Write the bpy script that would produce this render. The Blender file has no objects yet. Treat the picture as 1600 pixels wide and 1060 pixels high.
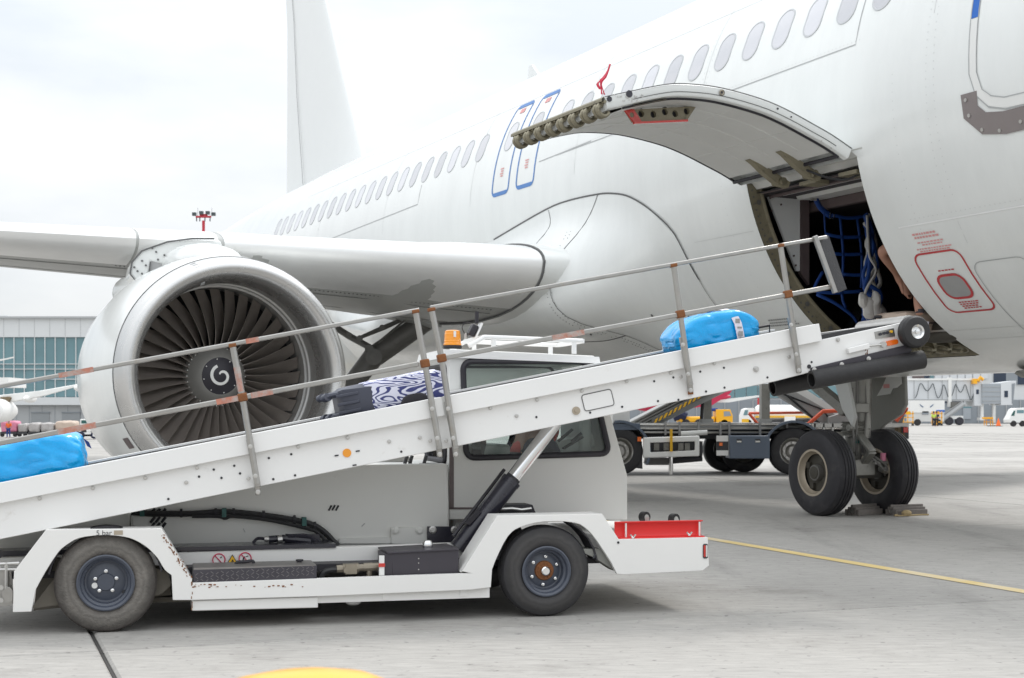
import bpy, bmesh, math, random
from math import sin, cos, pi, radians, degrees, atan2, sqrt, hypot
from mathutils import Vector, Matrix, geometry, noise
random.seed(11)
sc = bpy.context.scene
col = sc.collection
# ------------------------------------------------------------------ camera
F, CH, HY = 2222.2, 1.25, 650.0          # focal length in photo pixels, eye height, horizon row
cd = bpy.data.cameras.new('camera'); cam = bpy.data.objects.new('camera', cd); col.objects.link(cam)
cam.location = (0, 0, CH); cam.rotation_euler = (pi/2, 0, 0)
cd.lens = 50; cd.sensor_width = 36; cd.shift_y = 0.075; cd.clip_start = 0.05; cd.clip_end = 5000
cd.dof.use_dof = True; cd.dof.focus_distance = 10.5; cd.dof.aperture_fstop = 7.1
sc.camera = cam
# ------------------------------------------------------------------ sky and sun
SUN_DIR = Vector((0.40, 0.60, 0.92)).normalized()        # towards the sun
w = bpy.data.worlds.new('World'); sc.world = w; w.use_nodes = True
nt = w.node_tree; N = nt.nodes; LK = nt.links; N.clear()
out = N.new('ShaderNodeOutputWorld'); mixs = N.new('ShaderNodeMixShader')
sky = N.new('ShaderNodeTexSky'); sky.sky_type = 'NISHITA'; sky.sun_disc = False
sky.sun_elevation = math.asin(SUN_DIR.z); sky.sun_rotation = atan2(SUN_DIR.x, SUN_DIR.y)
b1 = N.new('ShaderNodeBackground'); b1.inputs[1].default_value = 0.10; LK.new(sky.outputs[0], b1.inputs[0])
tc = N.new('ShaderNodeTexCoord'); mp = N.new('ShaderNodeMapping'); mp.inputs['Scale'].default_value = (1.6, 1.6, 4.5)
mp.inputs['Location'].default_value = (2.3, 0.4, 0.7)
LK.new(tc.outputs['Generated'], mp.inputs[0])
nz = N.new('ShaderNodeTexNoise'); nz.inputs['Scale'].default_value = 1.7; nz.inputs['Detail'].default_value = 7; nz.inputs['Roughness'].default_value = 0.52
LK.new(mp.outputs[0], nz.inputs['Vector'])
rp = N.new('ShaderNodeValToRGB'); rp.color_ramp.elements[0].position = 0.36; rp.color_ramp.elements[0].color = (0.745, 0.79, 0.83, 1)
rp.color_ramp.elements[1].position = 0.66; rp.color_ramp.elements[1].color = (1.04, 1.05, 1.06, 1)
LK.new(nz.outputs[0], rp.inputs[0])
sx = N.new('ShaderNodeSeparateXYZ'); LK.new(tc.outputs['Generated'], sx.inputs[0])
mr = N.new('ShaderNodeMapRange'); mr.inputs['From Min'].default_value = 0; mr.inputs['From Max'].default_value = 1
mr.inputs['To Min'].default_value = 0.84; mr.inputs['To Max'].default_value = 2.5
LK.new(sx.outputs['Z'], mr.inputs['Value'])
b2 = N.new('ShaderNodeBackground'); LK.new(rp.outputs[0], b2.inputs[0]); LK.new(mr.outputs[0], b2.inputs[1])
mixs.inputs[0].default_value = 0.88
LK.new(b1.outputs[0], mixs.inputs[1]); LK.new(b2.outputs[0], mixs.inputs[2]); LK.new(mixs.outputs[0], out.inputs[0])
sd = bpy.data.lights.new('sun', 'SUN'); so = bpy.data.objects.new('sun', sd); col.objects.link(so)
sd.energy = 1.5; sd.angle = radians(11); sd.color = (1, 0.965, 0.92)
so.rotation_euler = (-SUN_DIR).to_track_quat('-Z', 'Y').to_euler(); so.location = (20, 30, 60)
vs = sc.view_settings; vs.view_transform = 'Standard'; vs.look = 'None'; vs.exposure = 0.0; vs.gamma = 1; vs.use_curve_mapping = False
# ------------------------------------------------------------------ materials
def mat(name, c, rough=.5, metal=0., var=.06, vs_=2.5, bump=0., bs=30., dirt=None, da=.5, ds=3., coat=0., spec=.5, emit=None, trans=0., pos=False, rnd=0., sub=None):
    m = bpy.data.materials.new(name); m.use_nodes = True
    t = m.node_tree; n = t.nodes; l = t.links; p = n['Principled BSDF']
    p.inputs['Roughness'].default_value = rough; p.inputs['Metallic'].default_value = metal
    p.inputs['Coat Weight'].default_value = coat; p.inputs['Coat Roughness'].default_value = .12
    p.inputs['Specular IOR Level'].default_value = spec
    p.inputs['Transmission Weight'].default_value = trans
    if emit: p.inputs['Emission Color'].default_value = (*emit[:3], 1); p.inputs['Emission Strength'].default_value = emit[3]
    if pos: g = n.new('ShaderNodeNewGeometry'); co = g.outputs['Position']
    else: g = n.new('ShaderNodeTexCoord'); co = g.outputs['Object']
    def noi(s, d=5, r=.6):
        k = n.new('ShaderNodeTexNoise'); k.inputs['Scale'].default_value = s; k.inputs['Detail'].default_value = d; k.inputs['Roughness'].default_value = r
        l.new(co, k.inputs['Vector']); return k.outputs[0]
    mx = n.new('ShaderNodeMix'); mx.data_type = 'RGBA'
    mx.inputs['A'].default_value = (*[max(0, x*(1-var)) for x in c], 1); mx.inputs['B'].default_value = (*[min(1, x*(1+var)) for x in c], 1)
    l.new(noi(vs_), mx.inputs['Factor']); cur = mx.outputs['Result']
    if dirt:
        r = n.new('ShaderNodeValToRGB'); r.color_ramp.elements[0].position = 1-da; r.color_ramp.elements[1].position = min(1, 1-da+.2)
        l.new(noi(ds, 8, .7), r.inputs[0])
        m2 = n.new('ShaderNodeMix'); m2.data_type = 'RGBA'; l.new(r.outputs[0], m2.inputs['Factor']); l.new(cur, m2.inputs['A']); m2.inputs['B'].default_value = (*dirt, 1)
        cur = m2.outputs['Result']
    if rnd:
        oi = n.new('ShaderNodeObjectInfo'); mm = n.new('ShaderNodeMapRange'); mm.inputs['To Min'].default_value = 1-rnd; mm.inputs['To Max'].default_value = 1+rnd
        l.new(oi.outputs['Random'], mm.inputs['Value'])
        m3 = n.new('ShaderNodeVectorMath'); m3.operation = 'SCALE'; l.new(cur, m3.inputs[0]); l.new(mm.outputs[0], m3.inputs['Scale']); cur = m3.outputs[0]
    l.new(cur, p.inputs['Base Color'])
    if rough > .08 and metal < .99:
        rr = n.new('ShaderNodeMapRange'); rr.inputs['To Min'].default_value = max(.02, rough*.8); rr.inputs['To Max'].default_value = min(1, rough*1.2)
        l.new(noi(vs_*2.3), rr.inputs['Value']); l.new(rr.outputs[0], p.inputs['Roughness'])
    if bump:
        b = n.new('ShaderNodeBump'); b.inputs['Strength'].default_value = bump; b.inputs['Distance'].default_value = .02
        l.new(noi(bs), b.inputs['Height']); l.new(b.outputs[0], p.inputs['Normal'])
    return m
M = {}
def mk(k, *a, **q): M[k] = mat(k, *a, **q); return M[k]
mk('aircraft_paint', (.80, .815, .80), .22, var=.03, vs_=.9, coat=.35, dirt=(.62, .62, .58), da=.30, ds=2.2, bump=.03, bs=.8)
mk('aircraft_grey', (.43, .435, .42), .38, var=.05, vs_=1.2, dirt=(.36, .355, .33), da=.36, ds=2.5)
def skin_streaks(m):
    t = m.node_tree; n = t.nodes; l = t.links; p = n['Principled BSDF']; src = p.inputs['Base Color'].links[0].from_socket
    g = n.new('ShaderNodeTexCoord'); mp = n.new('ShaderNodeMapping'); mp.inputs['Scale'].default_value = (1.1, .28, .28); l.new(g.outputs['Object'], mp.inputs[0])
    k = n.new('ShaderNodeTexNoise'); k.inputs['Scale'].default_value = 1.6; k.inputs['Detail'].default_value = 8; k.inputs['Roughness'].default_value = .7; l.new(mp.outputs[0], k.inputs['Vector'])
    r = n.new('ShaderNodeMapRange'); r.inputs['From Min'].default_value = .35; r.inputs['From Max'].default_value = .60; r.inputs['To Min'].default_value = .945; r.inputs['To Max'].default_value = 1.0; l.new(k.outputs[0], r.inputs['Value'])
    s = n.new('ShaderNodeVectorMath'); s.operation = 'SCALE'; l.new(src, s.inputs[0]); l.new(r.outputs[0], s.inputs['Scale']); l.new(s.outputs[0], p.inputs['Base Color'])
skin_streaks(M['aircraft_paint'])
mk('skin_joint', (.58, .59, .58), .5); mk('rivet', (.60, .61, .60), .45)
mk('fin_paint', (.79, .805, .80), .4, var=.02)
mk('bare_metal', (.62, .615, .605), .27, metal=.85, var=.09, vs_=1.3, dirt=(.52, .51, .50), da=.40, ds=.9)
mk('slat_metal', (.82, .82, .81), .33, metal=.35, var=.05, vs_=3)
mk('barrel', (.42, .415, .405), .38, metal=.55, var=.08, vs_=7)
mk('fan_blade', (.37, .33, .30), .36, metal=.55, var=.14, vs_=9)
mk('fan_dark', (.010, .010, .012), .8)
mk('spinner_grey', (.27, .265, .25), .45, metal=.2, var=.10, vs_=14)
mk('spinner_black', (.016, .014, .022), .45)
mk('mark_white', (.78, .78, .76), .6, var=.02)
mk('seam', (.13, .13, .13), .7)
mk('seam_light', (.42, .43, .43), .6)
mk('joint_highlight', (.9, .9, .9), .4)
mk('window_pane', (.56, .56, .59), .10, var=.10, vs_=1.2, coat=.6, rnd=.16)
mk('window_frame', (.50, .51, .52), .35, metal=.3)
mk('exit_blue', (.085, .22, .52), .5, var=.05)
mk('door_blue', (.0, .115, .50), .45)
mk('mark_red', (.52, .055, .06), .55)
mk('mark_red_pale', (.72, .34, .33), .6)
mk('mark_grey', (.30, .30, .30), .6)
mk('primer', (.235, .21, .145), .55, var=.16, vs_=9, dirt=(.10, .085, .06), da=.44, ds=11)
mk('latch_metal', (.26, .235, .17), .36, metal=.6, var=.25, vs_=14, dirt=(.06, .05, .04), da=.42, ds=18)
mk('liner', (.66, .66, .64), .5, var=.07, vs_=3, dirt=(.50, .48, .44), da=.33, ds=5)
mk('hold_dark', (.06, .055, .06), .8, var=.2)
mk('brown_trim', (.13, .10, .10), .5, var=.15, vs_=8)
mk('scuff', (.24, .21, .205), .45, metal=.2, var=.1, vs_=6)
mk('plate_grey', (.40, .40, .40), .42, metal=.3, var=.08, vs_=7)
mk('gear_metal', (.25, .245, .225), .42, metal=.5, var=.2, vs_=9, dirt=(.09, .08, .07), da=.42, ds=13)
mk('gear_dark', (.17, .165, .155), .5, metal=.3, var=.2, vs_=7)
mk('gear_door', (.24, .24, .22), .5, var=.10, vs_=4, dirt=(.14, .13, .11), da=.36, ds=6)
mk('chrome', (.80, .80, .80), .12, metal=1)
mk('steel', (.55, .54, .52), .34, metal=.85, var=.12, vs_=15)
mk('rubber', (.022, .021, .022), .62, var=.25, vs_=14, bump=.15, bs=60)
mk('tyre_dusty', (.06, .054, .05), .82, var=.3, vs_=9, dirt=(.21, .19, .17), da=.55, ds=7, bump=.5, bs=70)
mk('tyre_clean', (.036, .036, .038), .66, var=.2, vs_=6, dirt=(.10, .095, .09), da=.42, ds=6, bump=.15, bs=45)
mk('aircraft_tyre', (.022, .021, .025), .58, var=.25, vs_=5, dirt=(.05, .046, .048), da=.46, ds=4, bump=.1, bs=30)
mk('rim_blue', (.060, .070, .095), .40, var=.15, vs_=12, dirt=(.15, .14, .13), da=.34, ds=12, coat=.2)
mk('rim_tan', (.42, .36, .28), .45, metal=.3, var=.1, vs_=9)
mk('rust', (.22, .085, .03), .85, var=.35, vs_=25, bump=.4, bs=60)
mk('loader_white', (.82, .815, .80), .42, var=.03, vs_=2, dirt=(.55, .52, .47), da=.37, ds=5.5, bump=.03, bs=5)
mk('chassis_white', (.80, .79, .765), .45, var=.03, vs_=3, dirt=(.46, .37, .28), da=.31, ds=6.0, bump=.05, bs=9)
mk('body_grey', (.70, .70, .67), .48, var=.03, vs_=1.6, dirt=(.52, .50, .46), da=.36, ds=2.4, bump=.04, bs=3)
mk('black_frame', (.022, .020, .026), .5)
mk('black_gloss', (.024, .023, .034), .28, var=.15, coat=.25)
mk('tank_black', (.045, .040, .050), .46, var=.12, vs_=6, dirt=(.11, .095, .09), da=.33, ds=5)
mk('diamond', (.075, .072, .085), .36, metal=.6, var=.2, vs_=30, dirt=(.20, .17, .16), da=.4, ds=9)
mk('galvanised', (.40, .39, .37), .32, metal=.88, var=.16, vs_=12, dirt=(.34, .29, .22), da=.40, ds=8, bump=.06, bs=30)
mk('rail_orange', (.50, .21, .15), .5, metal=.4, var=.35, vs_=24, dirt=(.44, .41, .385), da=.58, ds=13)
mk('amber', (.85, .30, .01), .22, var=.05, coat=.6, trans=.0)
mk('lamp_orange', (.85, .16, .01), .2, coat=.7)
mk('reflector_orange', (.85, .33, .03), .35)
mk('red_paint', (.72, .016, .014), .42, var=.06, vs_=5, coat=.2)
mk('lens_red', (.55, .03, .02), .2, coat=.6)
mk('mudflap', (.16, .145, .12), .8, var=.2, vs_=5)
mk('belt', (.045, .045, .048), .75, bump=.3, bs=80)
mk('hose', (.02, .02, .022), .5)
mk('clamp_green', (.02, .10, .09), .5)
mk('brass', (.30, .265, .21), .42, metal=.7, var=.2, vs_=20)
mk('sign_red', (.62, .03, .10), .5); mk('sign_yellow', (.80, .46, .02), .5); mk('ink', (.03, .03, .035), .6)
mk('blue_net', (.012, .060, .27), .6, var=.25, vs_=20)
mk('net_white', (.55, .54, .52), .65, var=.1, vs_=16)
mk('skin', (.40, .205, .14), .55, var=.10, vs_=14)
mk('navy', (.012, .016, .045), .8); mk('vest_orange', (.90, .16, .03), .7); mk('vest_yellow', (.55, .72, .10), .7); mk('vest_red', (.70, .05, .04), .7)
mk('hair', (.03, .02, .015), .7); mk('trouser_blue', (.02, .05, .22), .8); mk('trouser_dark', (.02, .02, .03), .8)
mk('case_beige', (.55, .44, .36), .55, var=.05); mk('case_dark', (.055, .06, .085), .42, var=.15, vs_=8); mk('case_olive', (.05, .045, .035), .6)
mk('white_tag', (.75, .73, .80), .6); mk('wood', (.20, .18, .165), .8, var=.3, vs_=14, bump=.3, bs=40); mk('rope', (.42, .32, .17), .9)
mk('streamer', (.55, .015, .05), .6, var=.2, vs_=20)
mk('hi_yellow', (.92, .44, .01), .35, var=.05, coat=.3)
mk('truck_yellow', (.85, .42, .01), .4); mk('truck_white', (.82, .82, .80), .4); mk('truck_grey', (.34, .345, .34), .5, var=.12, vs_=2, dirt=(.18, .17, .15), da=.4, ds=3)
mk('toolbox', (.115, .145, .195), .42, var=.06); mk('truck_dark', (.05, .05, .055), .6, var=.2); mk('stripe_yellow', (.80, .45, .02), .5); mk('stripe_grey', (.14, .14, .14), .5)
mk('post_brown', (.17, .125, .07), .7); mk('rail_red', (.78, .12, .05), .5)
mk('facade', (.66, .675, .68), .6, var=.03, vs_=.1); mk('facade_low', (.42, .43, .435), .65, var=.05, vs_=.1); mk('facade_dark', (.26, .285, .31), .6, var=.08, vs_=.1)
mk('glass_teal', (.16, .275, .305), .12, var=.35, vs_=.16, spec=.5); mk('glass_dark', (.03, .045, .075), .12, var=.3, vs_=.2); mk('mullion', (.72, .74, .74), .5)
mk('shutter', (.29, .305, .315), .6, var=.06); mk('bridge', (.66, .68, .70), .5, var=.04, vs_=.2); mk('bridge_dark', (.36, .39, .42), .5)
mk('emblem_blue', (.02, .09, .22), .5); mk('cone_orange', (.90, .17, .03), .5); mk('pink', (.70, .24, .36), .5, var=.25, vs_=2); mk('baggage', (.42, .40, .39), .5, var=.5, vs_=3.5)
mk('mast_red', (.50, .03, .05), .5); mk('lamp_dark', (.06, .075, .08), .4); mk('red_aircraft', (.50, .02, .07), .4)
def thin_glass():
    m = bpy.data.materials.new('glass'); m.use_nodes = True; t = m.node_tree; n = t.nodes; l = t.links; n.remove(n['Principled BSDF'])
    a = n.new('ShaderNodeBsdfTransparent'); a.inputs[0].default_value = (.86, .90, .89, 1); b = n.new('ShaderNodeBsdfGlossy'); b.inputs['Roughness'].default_value = .03
    f = n.new('ShaderNodeFresnel'); f.inputs[0].default_value = 1.45; x = n.new('ShaderNodeMixShader'); l.new(f.outputs[0], x.inputs[0]); l.new(a.outputs[0], x.inputs[1]); l.new(b.outputs[0], x.inputs[2]); l.new(x.outputs[0], n['Material Output'].inputs[0]); return m
M['glass'] = thin_glass()
mk('bag_blue', (.0, .40, .92), .24, var=.18, vs_=4, coat=.4, bump=.45, bs=11, dirt=(.04, .50, .95), da=.42, ds=3)
mk('line_yellow', (.70, .54, .24), .7, var=.15, vs_=1.2, dirt=(.66, .60, .50), da=.55, ds=.6, pos=True)
mk('tread_worn', (.17, .16, .165), .4, metal=.6, var=.3, vs_=20)
mk('step_top', (.27, .255, .245), .42, metal=.55, var=.2, vs_=12, dirt=(.12, .11, .11), da=.42, ds=8)
def ring_dirt(m, lo, hi):                             # dust lies in rings on a tyre wall: bead, wall, shoulder
    t = m.node_tree; n = t.nodes; l = t.links; p = n['Principled BSDF']; src = p.inputs['Base Color'].links[0].from_socket
    g = n.new('ShaderNodeTexCoord'); mu = n.new('ShaderNodeVectorMath'); mu.operation = 'MULTIPLY'; mu.inputs[1].default_value = (1, 0, 1); l.new(g.outputs['Object'], mu.inputs[0])
    ln_ = n.new('ShaderNodeVectorMath'); ln_.operation = 'LENGTH'; l.new(mu.outputs[0], ln_.inputs[0])
    k = n.new('ShaderNodeTexNoise'); k.inputs['Scale'].default_value = 16; k.inputs['Detail'].default_value = 6; l.new(g.outputs['Object'], k.inputs['Vector'])
    a = n.new('ShaderNodeMath'); a.operation = 'MULTIPLY_ADD'; a.inputs[1].default_value = .045; l.new(k.outputs[0], a.inputs[0]); l.new(ln_.outputs['Value'], a.inputs[2])
    r = n.new('ShaderNodeValToRGB'); e = r.color_ramp.elements; e[0].position = .175; e[0].color = (*lo, 1); e[1].position = .215; e[1].color = (*hi, 1)
    for q, c in ((.232, [x*.7 for x in hi]), (.245, [x*.95 for x in hi]), (.268, [x*.55 for x in hi]), (.30, lo)): z = e.new(q); z.color = (*c, 1)
    l.new(a.outputs[0], r.inputs[0]); mx = n.new('ShaderNodeMix'); mx.data_type = 'RGBA'; mx.inputs['Factor'].default_value = .72; l.new(src, mx.inputs['A']); l.new(r.outputs[0], mx.inputs['B']); l.new(mx.outputs['Result'], p.inputs['Base Color'])
ring_dirt(M['tyre_dusty'], (.060, .052, .047), (.215, .20, .18)); ring_dirt(M['tyre_clean'], (.024, .023, .026), (.062, .058, .056))
# concrete of the apron: blotches, fine grain, tyre-dark streaks, each slab a slightly different tone
def concrete():
    m = mat('apron_concrete', (.372, .358, .336), .82, var=.20, vs_=.30, bump=.22, bs=24, dirt=(.225, .212, .195), da=.46, ds=.55, pos=True, rnd=.14)
    t = m.node_tree; n = t.nodes; l = t.links; p = n['Principled BSDF']
    src = p.inputs['Base Color'].links[0].from_socket
    g = n.new('ShaderNodeNewGeometry')
    mp = n.new('ShaderNodeMapping'); mp.inputs['Scale'].default_value = (5, 24, 1); mp.inputs['Rotation'].default_value = (0, 0, radians(-20)); l.new(g.outputs['Position'], mp.inputs[0])
    k = n.new('ShaderNodeTexNoise'); k.inputs['Scale'].default_value = .9; k.inputs['Detail'].default_value = 9; k.inputs['Roughness'].default_value = .75; l.new(mp.outputs[0], k.inputs['Vector'])
    r = n.new('ShaderNodeMapRange'); r.inputs['From Min'].default_value = .30; r.inputs['From Max'].default_value = .66; r.inputs['To Min'].default_value = .76; r.inputs['To Max'].default_value = 1.12
    l.new(k.outputs[0], r.inputs['Value'])
    k2 = n.new('ShaderNodeTexNoise'); k2.inputs['Scale'].default_value = 16; k2.inputs['Detail'].default_value = 3; l.new(g.outputs['Position'], k2.inputs['Vector'])
    r2 = n.new('ShaderNodeMapRange'); r2.inputs['From Min'].default_value = .63; r2.inputs['From Max'].default_value = .72; r2.inputs['To Min'].default_value = 1; r2.inputs['To Max'].default_value = .62
    l.new(k2.outputs[0], r2.inputs['Value'])
    mq = n.new('ShaderNodeMapping'); mq.inputs['Scale'].default_value = (1.1, .16, 1); mq.inputs['Rotation'].default_value = (0, 0, radians(18)); l.new(g.outputs['Position'], mq.inputs[0])
    k3 = n.new('ShaderNodeTexNoise'); k3.inputs['Scale'].default_value = 1.3; k3.inputs['Detail'].default_value = 6; k3.inputs['Roughness'].default_value = .6; l.new(mq.outputs[0], k3.inputs['Vector'])
    r3 = n.new('ShaderNodeMapRange'); r3.inputs['From Min'].default_value = .56; r3.inputs['From Max'].default_value = .70; r3.inputs['To Min'].default_value = 1; r3.inputs['To Max'].default_value = .80; l.new(k3.outputs[0], r3.inputs['Value'])
    mz = n.new('ShaderNodeMath'); mz.operation = 'MULTIPLY'; l.new(r3.outputs[0], mz.inputs[0]); l.new(r.outputs[0], mz.inputs[1]); r = mz
    mu = n.new('ShaderNodeMath'); mu.operation = 'MULTIPLY'; l.new(r.outputs[0], mu.inputs[0]); l.new(r2.outputs[0], mu.inputs[1])
    s = n.new('ShaderNodeVectorMath'); s.operation = 'SCALE'; l.new(src, s.inputs[0]); l.new(mu.outputs[0], s.inputs['Scale']); l.new(s.outputs[0], p.inputs['Base Color'])
    return m
M['concrete'] = concrete()
mk('joint_fill', (.045, .042, .04), .9)
# suitcase cover: navy flow lines on lilac white
def zebra():
    m = mat('zebra_cover', (.8, .8, .9), .6)
    t = m.node_tree; n = t.nodes; l = t.links; p = n['Principled BSDF']
    g = n.new('ShaderNodeTexCoord')
    mp = n.new('ShaderNodeMapping'); mp.inputs['Scale'].default_value = (.20, 1, 1.15); mp.inputs['Rotation'].default_value = (0, radians(10), 0); l.new(g.outputs['Object'], mp.inputs[0])
    k = n.new('ShaderNodeTexNoise'); k.inputs['Scale'].default_value = 6.5; k.inputs['Detail'].default_value = 2.5; k.inputs['Distortion'].default_value = .8; l.new(mp.outputs[0], k.inputs['Vector'])
    mm = n.new('ShaderNodeMath'); mm.operation = 'MULTIPLY'; mm.inputs[1].default_value = 115; l.new(k.outputs[0], mm.inputs[0])
    si = n.new('ShaderNodeMath'); si.operation = 'SINE'; l.new(mm.outputs[0], si.inputs[0])
    r = n.new('ShaderNodeValToRGB'); r.color_ramp.elements[0].position = .26; r.color_ramp.elements[0].color = (.045, .055, .20, 1); r.color_ramp.elements[1].position = .44; r.color_ramp.elements[1].color = (.74, .75, .87, 1)
    ad = n.new('ShaderNodeMath'); ad.operation = 'MULTIPLY_ADD'; ad.inputs[1].default_value = .5; ad.inputs[2].default_value = .5; l.new(si.outputs[0], ad.inputs[0])
    l.new(ad.outputs[0], r.inputs[0]); l.new(r.outputs[0], p.inputs['Base Color']); return m
M['zebra'] = zebra()
# ------------------------------------------------------------------ mesh helpers
class MB:
    def __init__(s, xf=None): s.v = []; s.f = []; s.xf = xf
    def add(s, vs_, fs):
        o = len(s.v)
        s.v += [tuple(s.xf(p) if s.xf else p) for p in vs_]; s.f += [[i+o for i in f] for f in fs]; return s
    def box(s, a, b):
        (x0, y0, z0), (x1, y1, z1) = a, b
        return s.add([(x0,y0,z0),(x1,y0,z0),(x1,y1,z0),(x0,y1,z0),(x0,y0,z1),(x1,y0,z1),(x1,y1,z1),(x0,y1,z1)],
                     [(0,3,2,1),(4,5,6,7),(0,1,5,4),(1,2,6,5),(2,3,7,6),(3,0,4,7)])
    def cbox(s, c, d, rot=None):
        h = [Vector((x*d[0]/2, y*d[1]/2, z*d[2]/2)) for z in (-1,1) for x, y in ((-1,-1),(1,-1),(1,1),(-1,1))]
        if rot: h = [rot @ p for p in h]
        return s.add([tuple(Vector(c)+p) for p in h], [(0,3,2,1),(4,5,6,7),(0,1,5,4),(1,2,6,5),(2,3,7,6),(3,0,4,7)])
    def beam(s, a, b, wd, th, up=(0,0,1)):        # square bar from a to b; wd across, th along up
        a = Vector(a); b = Vector(b); t = (b-a).normalized(); sd_ = t.cross(Vector(up))
        if sd_.length < 1e-4: sd_ = t.cross(Vector((0,1,0)))
        sd_.normalize(); u_ = sd_.cross(t); vs_ = []
        for p in (a, b):
            for i, j in ((-1,-1),(1,-1),(1,1),(-1,1)): vs_.append(tuple(p+sd_*i*wd/2+u_*j*th/2))
        return s.add(vs_, [(0,3,2,1),(4,5,6,7),(0,1,5,4),(1,2,6,5),(2,3,7,6),(3,0,4,7)])
    def tube(s, pts, r, n=8, cap=True):
        pts = [Vector(p) for p in pts]; k = len(pts); rr = r if isinstance(r, (list, tuple)) else [r]*k
        nrm = None; vs_ = []
        for i, p in enumerate(pts):
            t = (pts[min(i+1, k-1)]-pts[max(i-1, 0)]).normalized()
            if nrm is None:
                nrm = t.orthogonal().normalized()
            else:
                nrm = (nrm - t*nrm.dot(t)); nrm = nrm.normalized() if nrm.length > 1e-6 else t.orthogonal().normalized()
            bn = t.cross(nrm)
            for j in range(n):
                a = 2*pi*j/n; vs_.append(tuple(p+(nrm*cos(a)+bn*sin(a))*rr[i]))
        fs = [(i*n+j, i*n+(j+1) % n, (i+1)*n+(j+1) % n, (i+1)*n+j) for i in range(k-1) for j in range(n)]
        if cap: fs += [tuple(range(n-1, -1, -1)), tuple((k-1)*n+j for j in range(n))]
        return s.add(vs_, fs)
    def prism(s, loops, a, b, ax='y'):
        if not isinstance(loops[0][0], (list, tuple)): loops = [loops]
        tri = geometry.tessellate_polygon([[Vector((p[0], p[1], 0)) for p in lp] for lp in loops])
        fl = [p for lp in loops for p in lp]; n = len(fl)
        f3 = {'y': lambda p, t: (p[0], t, p[1]), 'x': lambda p, t: (t, p[0], p[1]), 'z': lambda p, t: (p[0], p[1], t)}[ax]
        vs_ = [f3(p, a) for p in fl]+[f3(p, b) for p in fl]
        fs = [tuple(t) for t in tri]+[tuple(i+n for i in reversed(t)) for t in tri]; o = 0
        for lp in loops:
            m = len(lp); fs += [(o+i, o+(i+1) % m, n+o+(i+1) % m, n+o+i) for i in range(m)]; o += m
        return s.add(vs_, fs)
    def lathe(s, prof, o, ax, n=32, close=False, a0=0, a1=2*pi):
        o = Vector(o); ax = Vector(ax).normalized(); e1 = ax.orthogonal().normalized(); e2 = ax.cross(e1); vs_ = []
        k = len(prof); full = abs(a1-a0-2*pi) < 1e-6; m = n if full else n+1
        for t, r in prof:
            for j in range(m):
                a = a0+(a1-a0)*j/n; vs_.append(tuple(o+ax*t+(e1*cos(a)+e2*sin(a))*max(r, 1e-4)))
        fs = []
        for i in range(k if close else k-1):
            i2 = (i+1) % k
            for j in range(n): fs.append((i*m+j, i*m+(j+1) % m, i2*m+(j+1) % m, i2*m+j))
        return s.add(vs_, fs)
    def disc(s, o, ax, r, h=.01, n=12): return s.lathe([(0, 0), (0, r), (h, r), (h, 0)], o, ax, n)
    def ball(s, c, r, n=12, m=8):
        r = r if isinstance(r, (list, tuple)) else (r, r, r); vs_ = []
        for i in range(m+1):
            for j in range(n):
                a = pi*i/m; b = 2*pi*j/n; vs_.append((c[0]+r[0]*sin(a)*cos(b), c[1]+r[1]*sin(a)*sin(b), c[2]+r[2]*cos(a)))
        return s.add(vs_, [(i*n+j, (i+1)*n+j, (i+1)*n+(j+1) % n, i*n+(j+1) % n) for i in range(m) for j in range(n)])
    def grid(s, rows, closed=False):
        m = len(rows[0]); vs_ = [p for r in rows for p in r]
        return s.add(vs_, [(i*m+j, i*m+(j+1) % m, (i+1)*m+(j+1) % m, (i+1)*m+j) for i in range(len(rows)-1) for j in range(m if closed else m-1)])
    def mesh(s, name, m, sharp=35, weld=True):
        me = bpy.data.meshes.new(name); me.from_pydata(s.v, [], s.f)
        b = bmesh.new(); b.from_mesh(me)
        if weld: bmesh.ops.remove_doubles(b, verts=b.verts, dist=1e-5)
        lo = [q for q in b.verts if not q.link_faces]
        if lo: bmesh.ops.delete(b, geom=lo, context='VERTS')
        bmesh.ops.recalc_face_normals(b, faces=b.faces); b.to_mesh(me); b.free()
        me.materials.append(M[m] if isinstance(m, str) else m); me.shade_smooth()
        if sharp is not None: me.set_sharp_from_angle(angle=radians(sharp))
        return me
    def islands(s):
        p = list(range(len(s.v))); key = {}
        def f(x):
            while p[x] != x: p[x] = p[p[x]]; x = p[x]
            return x
        for i, q in enumerate(s.v):
            k = tuple(round(c, 4) for c in q)
            if k in key: p[f(i)] = f(key[k])
            else: key[k] = i
        for fc_ in s.f:
            for a in fc_[1:]: p[f(a)] = f(fc_[0])
        g = {}
        for fc_ in s.f: g.setdefault(f(fc_[0]), []).append(fc_)
        return list(g.values())
    def build(s, name, m, parent=None, sharp=35, bevel=0., seg=2, label=None, kind=None, weld=True, whole=False):
        if not whole and not kind and len(s.f) < 6000:
            g = s.islands()
            if len(g) > 13: kind = 'stuff'
            elif len(g) > 1:                          # every loose piece becomes an object of its own
                first = None
                for fs in g:
                    ids = sorted({i for q in fs for i in q}); mp_ = {i: j for j, i in enumerate(ids)}; b = MB(); b.v = [s.v[i] for i in ids]; b.f = [[mp_[i] for i in q] for q in fs]
                    o = b.build(name, m, parent, sharp, bevel, seg, label, None, weld, True); first = first or o
                return first
        o = bpy.data.objects.new(name, s.mesh(name, m, sharp, weld)); col.objects.link(o)
        if parent: o.parent = parent
        if bevel:
            bv = o.modifiers.new('edge', 'BEVEL'); bv.width = bevel; bv.segments = seg; bv.limit_method = 'ANGLE'; bv.angle_limit = radians(40)
        if label: o['label'] = label
        if kind: o['kind'] = kind
        return o
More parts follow.
